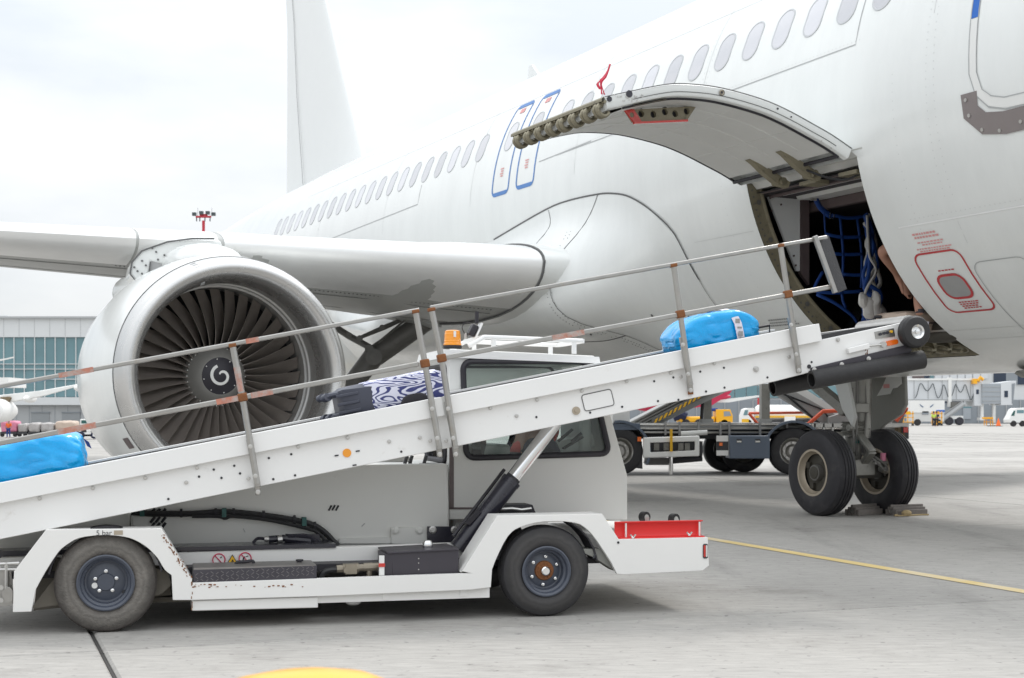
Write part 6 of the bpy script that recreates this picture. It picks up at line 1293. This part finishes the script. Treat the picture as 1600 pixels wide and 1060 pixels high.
for x in (1022, 1037, 1060, 1070): T.box(x, 693, x+8, 704, .03, .1, 'fitting', 'gear_metal')
T.tube([(1050, 720), (1097, 716)], .07, 'exhaust', 'truck_dark', .3)
T.box(1047, 671, 1051, 706, -.14, -.1, 'hazard_post', 'stripe_yellow'); j = T.tube([(1048, 708), (1048, 748)], .05, 'jack_leg', 'chrome', -.02); T.box(1042, 746, 1054, 752, -.15, .15, 'jack_foot', 'truck_dark')
for y0, y1, m_ in ((681, 690, 'truck_white'), (704, 712, 'truck_white'), (690, 704, 'truck_dark')): T.box(1120, y0, 1138, y1, -.05, .02, 'side_plate', m_)
T.box(1124, 692, 1129, 697, -.09, -.05, 'amber_marker', 'lamp_orange'); T.box(996, 683, 1002, 690, -.09, -.05, 'amber_marker', 'lamp_orange')
tbx = T.box(1140, 681, 1203, 717, -.1, .5, 'toolbox', 'toolbox', bevel=.02)
for x in (1155, 1184): T.box(x-4, 686, x+4, 692, -.11, -.099, 'latch_recess', 'truck_dark', tbx); T.box(x-3.5, 689, x+3.5, 691.5, -.12, -.111, 'latch_handle', 'mark_white', tbx)
for x0, x1 in ((1100, 1112), (1190, 1203)):
    T.box(x0, 600, x1, 664, .9, 1.2, 'pillar', 'gear_metal'); T.box(x0-3, 655, x1+3, 666, .8, 1.3, 'pillar_foot', 'truck_grey')
T.tube([(1096, 655), (1098, 625), (1103, 620)], .035, 'pillar_hose', 'hose', .85)
def ramp(F_, pts, v0, v1, name, m_, **q): return F_.poly(pts, v0, v1, name, m_, **q)
r1 = ramp(T, [(984, 660), (1100, 600), (1160, 600), (1030, 664)], .7, 1.9, 'folding_ramp', 'truck_grey')
for i in range(4): T.tube([(988+i*9, 661), (1090+i*11, 607)], .03, 'ramp_slat', 'gear_dark', .66, r1)
hzb = T.poly([(1020, 664), (1018, 656), (1097, 612), (1104, 617)], .55, .66, 'hazard_beam', 'stripe_grey')
for i in range(10):
    t = i/10; x = 1022+76*t; y = 660-43*t; T.poly([(x-1, y+3.2), (x+3, y+1.0), (x+6.5, y-6.8), (x+2.5, y-4.6)], .53, .55, 'hazard_stripe', 'stripe_yellow', hzb)
r2 = ramp(T, [(1205, 612), (1228, 604), (1312, 652), (1316, 664), (1290, 666)], .7, .9, 'folding_ramp', 'truck_grey')
T.poly([(1210, 606), (1255, 606), (1322, 650), (1310, 656)], 1.2, 2.0, 'ramp_plate', 'liner', r2); T.tube([(1230, 618), (1278, 660)], .025, 'ramp_cable', 'hose', .65, r2); T.tube([(1214, 612), (1285, 640), (1300, 660)], .02, 'ramp_cable', 'hose', .66, r2)
T.poly([(1296, 652), (1320, 644), (1334, 666), (1296, 668)], .4, .6, 'ramp_hinge', 'truck_grey'); T.poly([(1392, 664), (1402, 640), (1416, 640), (1408, 668)], .5, .8, 'ramp_foot', 'gear_dark')
T.tube([(1262, 664), (1286, 643), (1340, 641), (1418, 640), (1400, 658)], .045, 'guard_rail', 'rail_red', .3); T.tube([(1170, 646), (1185, 664)], .03, 'guard_rail', 'rail_red', .3)
T.tube([(1170, 646), (1330, 644)], .03, 'guard_rail', 'rail_red', 1.9)
T.box(1268, 662, 1420, 668, .0, .1, 'deck_edge', 'galvanised')
for x in (1272, 1286, 1300, 1318, 1340): T.box(x, 662, x+2.5, 690, .0, .08, 'deck_post', 'liner')
T.box(1300, 676, 1360, 700, .1, .6, 'pump_box', 'gear_metal'); T.box(1404, 668, 1414, 712, -.05, .25, 'rear_post', 'post_brown'); tlm = T.box(1410, 667, 1418, 677, -.12, .1, 'tail_lamp', 'truck_dark'); T.box(1412, 668, 1419, 676, -.15, -.12, 'tail_lens', 'lens_red', tlm); T.box(1412, 690, 1418, 702, -.1, .1, 'rear_bracket', 'truck_dark')
T.box(958, 640, 984, 668, .2, 2.0, 'white_locker', 'truck_white'); T.box(944, 662, 1000, 672, -.02, .3, 'front_wing', 'toolbox')
# --- right hand terminal
TR = Fr('terminal_building', 'grey terminal building with dark glazing behind the jet bridge', 'building', 1280, 235)
def bays(F_, xs, y0, y1, v, name, m_, par, pane=None):
    for a, b in zip(xs, xs[1:]): F_.box(a+.6, y0, b-.6, y1, v, v+.25, name, m_, par)
wl0 = TR.box(900, 520, 1760, 661.8, .5, 30, 'wall', 'facade'); TR.box(900, 625, 1760, 661.8, .1, .5, 'lower_wall', 'facade_dark')
for a, b, m_ in ((1040, 1060, 'glass_dark'), (1062, 1094, 'facade_dark'), (1096, 1150, 'glass_teal'), (1150, 1186, 'facade_dark'), (1205, 1262, 'facade_dark'), (1262, 1300, 'glass_dark'), (1426, 1444, 'brown_trim'), (1444, 1452, 'glass_dark'), (1453, 1459, 'glass_teal'), (1553, 1572, 'glass_dark'), (1572, 1590, 'facade_dark'), (1590, 1606, 'glass_dark'), (1620, 1700, 'glass_teal')):
    TR.box(a, 570, b, 601, .25, .5, 'window', m_, wl0)
bays(TR, range(1040, 1420, 18), 603, 622, .2, 'window', 'glass_teal', wl0); bays(TR, range(1460, 1556, 12), 572, 592, .2, 'wall_panel', 'bridge', wl0)
for x in range(1000, 1640, 22): TR.box(x, 626, x+1.2, 661, -.05, .1, 'pilaster', 'facade_low', wl0)
TR.box(1505, 636, 1517, 655, -.06, .1, 'doorway', 'bridge_dark', wl0); TR.box(1504, 635, 1518, 638, -.08, -.06, 'door_head', 'glass_teal', wl0); TR.box(1552, 634, 1556, 661, -.06, .1, 'column', 'liner', wl0)
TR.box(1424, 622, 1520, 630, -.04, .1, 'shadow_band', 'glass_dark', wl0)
# --- jet bridge
J = Fr('jet_bridge', 'white jet bridge on pillars with looping black cables in front of the terminal', 'jet bridge', 1500, 190)
tn_ = J.box(1330, 594, 1528, 626, .5, 3.4, 'tunnel', 'bridge'); J.box(1330, 591.5, 1524, 594.5, .3, 3.6, 'tunnel_roof', 'truck_white', tn_); J.box(1330, 624, 1524, 627, .35, 3.5, 'tunnel_floor', 'facade_low', tn_)
for x in range(1340, 1520, 22): J.box(x, 595, x+.8, 624, .42, .5, 'tunnel_rib', 'facade_low', tn_)
rt = J.box(1522, 596, 1535, 635, .0, 4.2, 'rotunda', 'bridge', bevel=.1); J.box(1525.5, 609, 1529.5, 616, -.06, .0, 'window', 'glass_dark', rt)
cbb = J.box(1535, 600, 1564, 631, -.4, 4, 'bellows', 'bridge_dark'); 
for i in range(4): J.box(1535, 604+i*7.4, 1564, 605+i*7.4, -.46, -.4, 'bellows_fold', 'facade_low', cbb)
cbn = J.poly([(1564, 598), (1588, 595), (1582, 633), (1564, 633)], -.5, 4.2, 'docking_cab', 'bridge'); J.box(1569.5, 611, 1575, 621, -.56, -.5, 'window', 'glass_dark', cbn); J.poly([(1581, 600), (1586, 599), (1583, 631), (1581, 631)], -.55, -.5, 'docking_mouth', 'facade_dark', cbn)
cab_pts = [(1430, 622), (1433, 616), (1437, 601), (1441, 601), (1445, 608), (1449, 611), (1453, 607), (1457, 600), (1459, 603), (1463, 617), (1466, 622), (1470, 617), (1474, 602), (1477, 606), (1481, 619), (1484, 621), (1488, 617), (1493, 601), (1496, 606), (1500, 613), (1504, 610), (1508, 601), (1512, 612), (1516, 624), (1519, 623), (1522, 614)]
m = MB(); m.tube(crom([J.p(x, y, .25) for x, y in cab_pts], 4), .055, 5); m.build('festoon_cable', 'lamp_dark', J.t)
for x0, x1, y1 in ((1482, 1487, 636), (1533, 1537, 656), (1552, 1554, 656)): J.box(x0, 590 if x0 < 1500 else 630, x1, y1, .2, .8, 'leg', 'truck_white')
J.box(1531, 653, 1539, 657, -.1, 1.1, 'leg_foot', 'truck_white')
J.box(1521, 592, 1527, 600, -.4, .6, 'beacon_unit', 'hi_yellow'); J.tube([(1528, 596), (1532, 590), (1536, 594)], .25, 'beacon_guard', 'truck_yellow', -.2)
J.tube([(1465, 661), (1506, 631)], .34, 'service_stair', 'facade_low', -.6); J.tube([(1468, 652), (1506, 626)], .08, 'stair_rail', 'mark_grey', -.7); J.box(1488, 638, 1503, 628, -.5, .6, 'stair_landing', 'gear_dark')
J.box(1480, 650, 1505, 655, -.6, .6, 'drive_bogie', 'truck_white')
for x in (1484, 1500): c = J.p(x, 659, -.7); c.z = .55; MB().lathe([(0, .0), (0, .5), (.1, .55), (.6, .55), (.6, 0)], c, (0, 1, 0), 20).build('bogie_wheel', 'black_gloss', J.t)
# --- service vehicles on the far apron
K = Fr('box_truck', 'white box truck with a dark bird emblem and blue stripe under the jet bridge', 'truck', 1450, 180)
bxx = K.box(1422, 626, 1476, 645, .2, 2.6, 'cargo_box', 'truck_white'); K.box(1463, 641, 1476, 644, .15, .2, 'blue_stripe', 'door_blue', bxx)
for sgn in (-1, 1): K.poly([(1448+sgn*5, 636), (1448+sgn*11, 631.5), (1448+sgn*9.5, 634), (1448+sgn*6, 637)], .14, .2, 'wing_emblem', 'emblem_blue', bxx)
K.box(1424, 645, 1475, 659, .3, 2.5, 'chassis_body', 'liner'); K.box(1441, 643, 1451, 648, .2, .3, 'window', 'facade_dark')
for x in (1434, 1466): c = K.p(x, 660, .1); c.z = .42; MB().lathe([(0, 0), (0, .38), (.05, .42), (.3, .42), (.3, 0)], c, (0, 1, 0), 18).build('wheel', 'rubber', K.t)
for px, lbl in ((1419, 'yellow framed steps with castors left of the white box truck'), (1464, 'yellow work platform in front of the white box truck')):
    q = Fr('work_platform', lbl, 'steps', px, 172, 'yellow work platforms')
    for dx in (-8, -1, 7): q.box(px+dx, 643, px+dx+1.2, 664, 0, .1, 'upright', 'hi_yellow')
    for yy in (646, 652, 659): q.box(px-9, yy, px+9, yy+1.2, 0, .12, 'cross_rail', 'hi_yellow')
    for dx in (-7, 6): q.box(px+dx, 662, px+dx+3, 665.5, -.05, .2, 'castor', 'rubber')
    q.box(px-3, 643, px+4, 648, -.1, .0, 'sign_plate', 'truck_yellow')
def person(px, Y, h, lbl, top, bot, bend=0., hair_='hair'):
    k = Y/F; t = thing('person', lbl, 'person', ((px-800)*k, Y, 0)); s = h/1.75; b = bend
    V = [Vector(p)*s for p in ((0, 0, .92), (b*.3, 0, 1.15), (b*.8, 0, 1.42), (b*.95, 0, 1.52), (b*1.1, 0, 1.64), (b*.8-.20, 0, 1.40), (b*.8-.26, -.05, 1.12), (b*.8-.24, -.15, .90), (b*.8+.20, 0, 1.40), (b*.8+.26, -.05, 1.12), (b*.8+.24, -.15, .90), (-.10, 0, .86), (-.11, -.03, .47), (-.11, 0, .06), (-.12, -.12, .03), (.10, 0, .86), (.12, .03, .47), (.13, .05, .06), (.13, -.08, .03))]
    R0 = [.13,.14,.13,.05,.10,.06,.045,.04,.06,.045,.04,.09,.06,.045,.04,.09,.06,.045,.04]; R0 = [r*s for r in R0]
    skin_body('body', 'skin', t, V, [(0,1),(1,2),(2,3),(3,4),(2,5),(5,6),(6,7),(2,8),(8,9),(9,10),(0,11),(11,12),(12,13),(13,14),(0,15),(15,16),(16,17),(17,18)], R0, 1)
    skin_body('jacket', top, t, [V[0], V[1], V[2], V[5], V[6], V[8], V[9]], [(0,1),(1,2),(2,3),(3,4),(2,5),(5,6)], [.16*s,.17*s,.16*s,.08*s,.06*s,.08*s,.06*s], 1)
    skin_body('trousers', bot, t, [V[0], V[11], V[12], V[13], V[15], V[16], V[17]], [(0,1),(1,2),(2,3),(0,4),(4,5),(5,6)], [.15*s,.11*s,.08*s,.06*s,.11*s,.08*s,.06*s], 1)
    m = MB(); m.ball(V[4]+Vector((0, .01, .04*s)), .115*s, 10, 6); m.build('hair', hair_, t); return t
person(1459, 165, 1.75, 'worker in a yellow vest and dark trousers by the jet bridge stairs', 'vest_yellow', 'trouser_dark')
person(1463.5, 166, 1.75, 'worker in dark clothes beside the yellow vested colleague', 'navy', 'trouser_dark')
q = Fr('traffic_cone', 'orange traffic cone standing alone on the far apron', 'cone', 1560, 170); c = q.p(1560, 665); MB().lathe([(0, .30), (.9, .05), (.92, 0)], (0, 0, .05), (0, 0, 1), 16).build('cone_body', 'cone_orange', q.t); MB().box((-.38, -.38, 0), (.38, .38, .05)).build('base', 'rubber', q.t)
q = Fr('trestle', 'yellow steel trestle beside the traffic cone', 'trestle', 1544, 172)
for dx in (-6.5, -3, 3.5, 7): q.box(1544+dx, 653, 1545+dx, 665, -.2 if dx > 0 else .2, (-.1 if dx > 0 else .3), 'leg', 'hi_yellow')
q.box(1537, 652, 1552, 655, -.3, .4, 'top_rail', 'hi_yellow'); q.box(1538, 659, 1551, 660, -.05, .1, 'cross_rail', 'hi_yellow')
q = Fr('wheel_stop', 'dark rubber mat lying beside the traffic cone', 'mat', 1555, 171); MB().box((-.9, -.4, 0), (.5, .4, .08)).build('mat_body', 'rubber', q.t)
vq = Fr('van', 'white van with a green tinted windscreen at the right edge', 'van', 1590, 165)
vb_ = vq.poly([(1577, 661), (1576, 656), (1579, 651), (1584, 640), (1588, 638), (1622, 637), (1622, 661)], 0, 1.9, 'body', 'truck_white', bevel=.06); vq.poly([(1579.5, 650), (1584, 642), (1586.5, 642), (1585, 650)], -.02, .0, 'windscreen', 'clamp_green', vb_); vq.poly([(1589, 641), (1600, 641), (1600, 646), (1589, 646)], -.02, 0, 'side_window', 'glass_teal', vb_)
for x in (1584, 1598): c = vq.p(x, 660, -.02); c.z = .36; MB().lathe([(0, 0), (0, .32), (.05, .36), (.25, .36), (.25, 0)], c, (0, 1, 0), 18).build('wheel', 'rubber', vq.t)
# yellow truck, tanker and red aircraft seen between the loader and the lift truck
q = Fr('yellow_truck', 'bright yellow truck with a square cab seen over the lift truck deck', 'truck', 1110, 150)
cb_ = q.poly([(1119, 662), (1119, 640), (1141, 640), (1145, 650), (1145, 662)], 0, 2.4, 'cab', 'truck_yellow', bevel=.05); q.poly([(1131, 643), (1140, 643), (1143, 650), (1131, 651)], -.03, 0, 'side_window', 'facade_dark', cb_)
q.box(1060, 651, 1118, 661, .1, 2.3, 'tank_body', 'truck_yellow', bevel=.2); q.tube([(1052, 652), (1064, 648), (1072, 652)], .5, 'hose_reel', 'navy', .2); q.box(1108, 638, 1122, 643, .3, 1.5, 'blue_roll', 'trouser_blue', bevel=.1); q.box(1060, 661, 1144, 667, .2, 2.2, 'underframe', 'truck_dark')
for x in (1072, 1092, 1132): c = q.p(x, 666, .0); c.z = .45; MB().lathe([(0, 0), (0, .4), (.05, .45), (.3, .45), (.3, 0)], c, (0, 1, 0), 18).build('wheel', 'rubber', q.t)
q = Fr('fuel_tanker', 'white fuel tanker with a yellow stripe behind the lift truck pillar', 'tanker', 1220, 160)
tb_ = q.poly([(1160, 662), (1160, 650), (1163, 640), (1168, 638), (1178, 638), (1178, 662)], 0, 2.4, 'cab', 'truck_white', bevel=.05); q.poly([(1161.5, 649), (1164, 641), (1169, 641), (1168, 649)], -.03, .0, 'side_window', 'glass_teal', tb_); q.box(1159, 655, 1170, 662, -.03, 0, 'cab_skirt', 'stripe_yellow', tb_)
c0 = q.p(1180, 646, 1.2); c1 = q.p(1300, 646, 1.2); m = MB(); m.tube([c0+Vector((0, 0, 0)), c0+Vector((.3, 0, 0)), c1, c1+Vector((.3, 0, 0))], [.7, .95, .95, .7], 22); tk_ = m.build('tank', 'truck_white', q.t); q.box(1180, 650, 1300, 653, .1, .3, 'yellow_stripe', 'stripe_yellow', tk_); q.box(1180, 656, 1300, 662, .3, 2.1, 'underframe', 'truck_dark'); q.box(1226, 651, 1243, 660, -.1, .3, 'cabinet', 'truck_white')
for x in (1169, 1240, 1262, 1284): c = q.p(x, 663, .0); c.z = .45; MB().lathe([(0, 0), (0, .4), (.05, .45), (.3, .45), (.3, 0)], c, (0, 1, 0), 18).build('wheel', 'rubber', q.t)
q = Fr('parked_jet', 'red airliner with white wings parked far behind the yellow truck', 'airliner', 1090, 205)
c0 = q.p(1040, 626, 0); m = MB(); m.lathe([(0, .1), (1.2, .8), (3, 1.3), (7, 1.35), (11, 1.0), (14.5, .15)], q.p(985, 634, 0), (1, .0, .09), 26); m.build('fuselage', 'red_aircraft', q.t)
q.poly([(1110, 629), (1118, 626), (1185, 618), (1190, 620), (1140, 629)], -1.5, .0, 'wing', 'truck_white'); q.poly([(1062, 640), (1072, 630), (1144, 610), (1140, 616), (1112, 634)], -1.9, -1.7, 'tail_panel', 'red_aircraft')
q.poly([(1184, 636), (1184, 622), (1192, 622), (1192, 636)], 2, 2.4, 'rudder', 'mark_red')
for x in (1060, 1100): q.tube([(x, 640), (x, 663)], .15, 'gear_leg', 'gear_metal', 0)
# --- left terminal with the glass front
G = Fr('glass_terminal', 'pale terminal building with a teal glass front at the left', 'building', 80, 170)
gw = G.box(-420, 497, 330, 527, 0, 26, 'upper_wall', 'facade'); G.box(-422, 494.5, 332, 497.5, -.4, 26, 'roof_edge', 'facade_low')
gl_ = G.box(-420, 621, 330, 633, -.3, 26, 'white_band', 'facade'); lw = G.box(-420, 633, 330, 666.5, .4, 26, 'lower_wall', 'facade_low'); G.box(-420, 527, 330, 621, .6, 26, 'core', 'facade_dark')
for i in range(-14, 18):
    x = 5.5+16.1*i
    for y0, y1 in ((527.5, 568.5), (570, 576.5), (578, 592.5), (593, 620.5)):
        g_ = G.box(x+.7, y0, x+15.4, y1, .3, .45, 'glass_panel', 'glass_teal', gw)
    G.box(x-.5, 527, x+.5, 621, .1, .5, 'mullion', 'mullion', gw)
for y in (569, 577, 592.7): G.box(-420, y-.5, 330, y+.5, .12, .5, 'transom', 'mullion', gw)
for i in range(-12, 14): G.box(5.5+24*i, 498, 5.9+24*i, 526, -.03, .05, 'wall_joint', 'facade_low', gw); G.box(5.5+20*i, 634, 5.9+20*i, 666, .36, .45, 'wall_joint', 'facade_dark', lw)
for a, b in ((49, 77), (97, 125), (150, 178), (-2, 20)): G.box(a, 645, b, 666.4, .3, .5, 'shutter_door', 'shutter', lw); G.box(a-1, 644, b+1, 645.2, .2, .4, 'door_lintel', 'facade_dark', lw)
G.tube([(165, 497), (165, 487)], .05, 'roof_pole', 'mark_grey', 1); G.box(-20, 493, 12, 495, 2, 3, 'roof_rail', 'mullion')
# --- another white aircraft at the left edge
q = Fr('white_jet', 'white jet airliner mostly beyond the left edge, its wing reaching into view', 'airliner', -120, 78)
m = MB(); m.lathe([(0, .1), (1.5, 1.1), (4, 1.85), (8, 1.95), (24, 1.95), (31, 1.0), (34, .2)], q.p(-230, 600, 0), (-.8, .6, 0), 30); m.build('fuselage', 'truck_white', q.t)
q.poly([(-170, 640), (-100, 640), (0, 617.5), (60, 611), (131, 598.5), (131, 601), (60, 621), (0, 632)][::1], -.25, .0, 'wing', 'truck_white', bevel=.05)
for x, y in ((42, 621), (121, 604)): m = MB(); c = q.p(x, y, -.3); m.ball((c.x, c.y+.5, c.z-.08), (.20, 1.0, .22), 12, 8); m.build('flap_fairing', 'truck_white', q.t)
c = q.p(-14, 642, -2.0); m = MB(); m.lathe([(0, .45), (.1, .60), (.5, .68), (2.2, .6), (3, .4)], c, (0, 1, 0), 30); en = m.build('engine', 'truck_white', q.t); m = MB(); m.disc(c+Vector((0, .1, 0)), (0, -1, 0), .5, .02, 24); m.build('engine_fan', 'navy', en)
q.poly([(-40, 567), (10, 560), (20, 557.5), (20, 559.5), (0, 564)], 6, 6.2, 'tailplane', 'liner'); q.box(-60, 590, 13, 605, 3, 6, 'white_flap', 'truck_white')
q.poly([(0, 621), (14, 620), (16, 622), (12, 631), (8, 631), (10, 625), (0, 625)], -.5, -.2, 'flap_track', 'post_brown')
# --- baggage carts at the left and their handler
for i, (a, b, y, m_, lbl) in enumerate(((0, 26, 658, 'pink', 'baggage cart with a load under pink wrap'), (27, 42, 662, 'baggage', 'baggage cart with grey wrapped bags, next to the pink load'), (44, 62, 661, 'baggage', 'baggage cart with dark wrapped bags, third in the row'), (63, 84, 661, 'baggage', 'baggage cart with wrapped bags, just left of the pale load'), (85, 118, 658, 'case_beige', 'baggage cart with a pale wrapped load, nearest the engine'))):
    q = Fr('baggage_cart', lbl, 'baggage cart', (a+b)/2, 84, 'row of baggage carts'); A_, B_ = q.p(a, 676), q.p(b, y); m = MB(); rbox(m, ((A_.x+B_.x)/2, .5, (A_.z+B_.z)/2), (B_.x-A_.x, 1.1, B_.z-A_.z), 1, 6); m.v = [tuple(Vector(v)+Vector(noise.noise_vector(Vector(v)*4+Vector((i*7, 0, 0))))*.055) for v in m.v]; m.build('load', m_, q.t)
    q.box(a, 675, b, 678.5, 0, 1.2, 'cart_deck', 'truck_dark')
    for x in (a+3, b-3): c = q.p(x, 682, .05); c.z = .13; MB().lathe([(0, 0), (0, .11), (.03, .13), (.1, .13), (.1, 0)], c, (0, 1, 0), 12).build('wheel', 'rubber', q.t)
pp = person(13, 80, 1.02, 'baggage handler in an orange vest beside the pink load', 'vest_orange', 'trouser_blue', .05)
q = Fr('tow_tractor', 'small white tow tractor with a green window beside the engine', 'tractor', 134, 95); bb = q.poly([(125, 676), (125, 655), (140, 655), (150, 668), (150, 676)], 0, 1.3, 'body', 'truck_white', bevel=.04); q.box(127, 657, 138, 662, -.02, 0, 'window', 'clamp_green', bb)
for x in (131, 146): c = q.p(x, 682, -.02); c.z = .2; MB().lathe([(0, 0), (0, .17), (.04, .2), (.2, .2), (.2, 0)], c, (0, 1, 0), 14).build('wheel', 'rubber', q.t)
q = Fr('tow_trolley', 'low dark blue and white trolley seen over the lower blue bag', 'trolley', 125, 77)
for x in (126, 147): c = q.p(x, 681, 0); c.z = .2; m = MB(); m.lathe([(0, 0), (0, .18), (.02, .2), (.1, .2), (.1, 0)], c, (0, 1, 0), 16); wv_ = m.build('wheel', 'navy', q.t); MB().disc(c+Vector((0, -.002, 0)), (0, -1, 0), .08, .01, 12).build('rim', 'mark_white', wv_)
m = MB(); m.box(tuple(q.p(122, 682, .1)), tuple(q.p(150, 676, .9))); m.build('frame', 'truck_white', q.t); q.box(110, 674, 114, 684, 0, .1, 'drawbar_post', 'navy'); q.box(84, 679, 150, 682, .1, .9, 'deck', 'trouser_blue')
# --- floodlight mast
q = Fr('floodlight_mast', 'tall red floodlight mast rising behind the wing', 'floodlight mast', 318, 210)
q.tube([(318, 664), (318, 345)], .22, 'mast', 'mast_red', 0); hd2 = q.tube([(306, 339), (330, 339)], .16, 'head_frame', 'mast_red', 0); q.tube([(312, 336), (324, 336)], .14, 'head_bar', 'mast_red', .3)
for x, y in ((303, 335), (314, 333), (324, 333), (333, 335)): q.box(x-3, y-3, x+3, y+2, -.3, .3, 'floodlight', 'lamp_dark', hd2)
for x in (307, 312, 320, 328): q.box(x-.7, 340, x+.7, 346, -.1, .1, 'gear_box', 'lamp_dark', hd2)
for x in (309, 331): q.tube([(x, 338), (x, 325)], .03, 'lightning_rod', 'mark_grey', 0, hd2)
# --- out of focus yellow dome at the bottom edge, close to the camera
yb = thing('bollard', 'yellow round topped bollard at the bottom edge, out of focus', 'bollard', (-.305, 2.30, .004))
m = MB(); m.lathe([(0, .115), (.715, .115), (.775, .112), (.808, .10), (.824, .075), (.833, .038), (.835, 0)], (0, 0, 0), (0, 0, 1), 40); yo = m.build('post', 'hi_yellow', yb); yo.scale = (1.45, 1, 1); yo.rotation_euler = (0, -.045, 0); MB().lathe([(.70, .1155), (.70, .118), (.755, .1175), (.755, .1145)], (0, 0, 0), (0, 0, 1), 40).build('white_band', 'mark_white', yo)
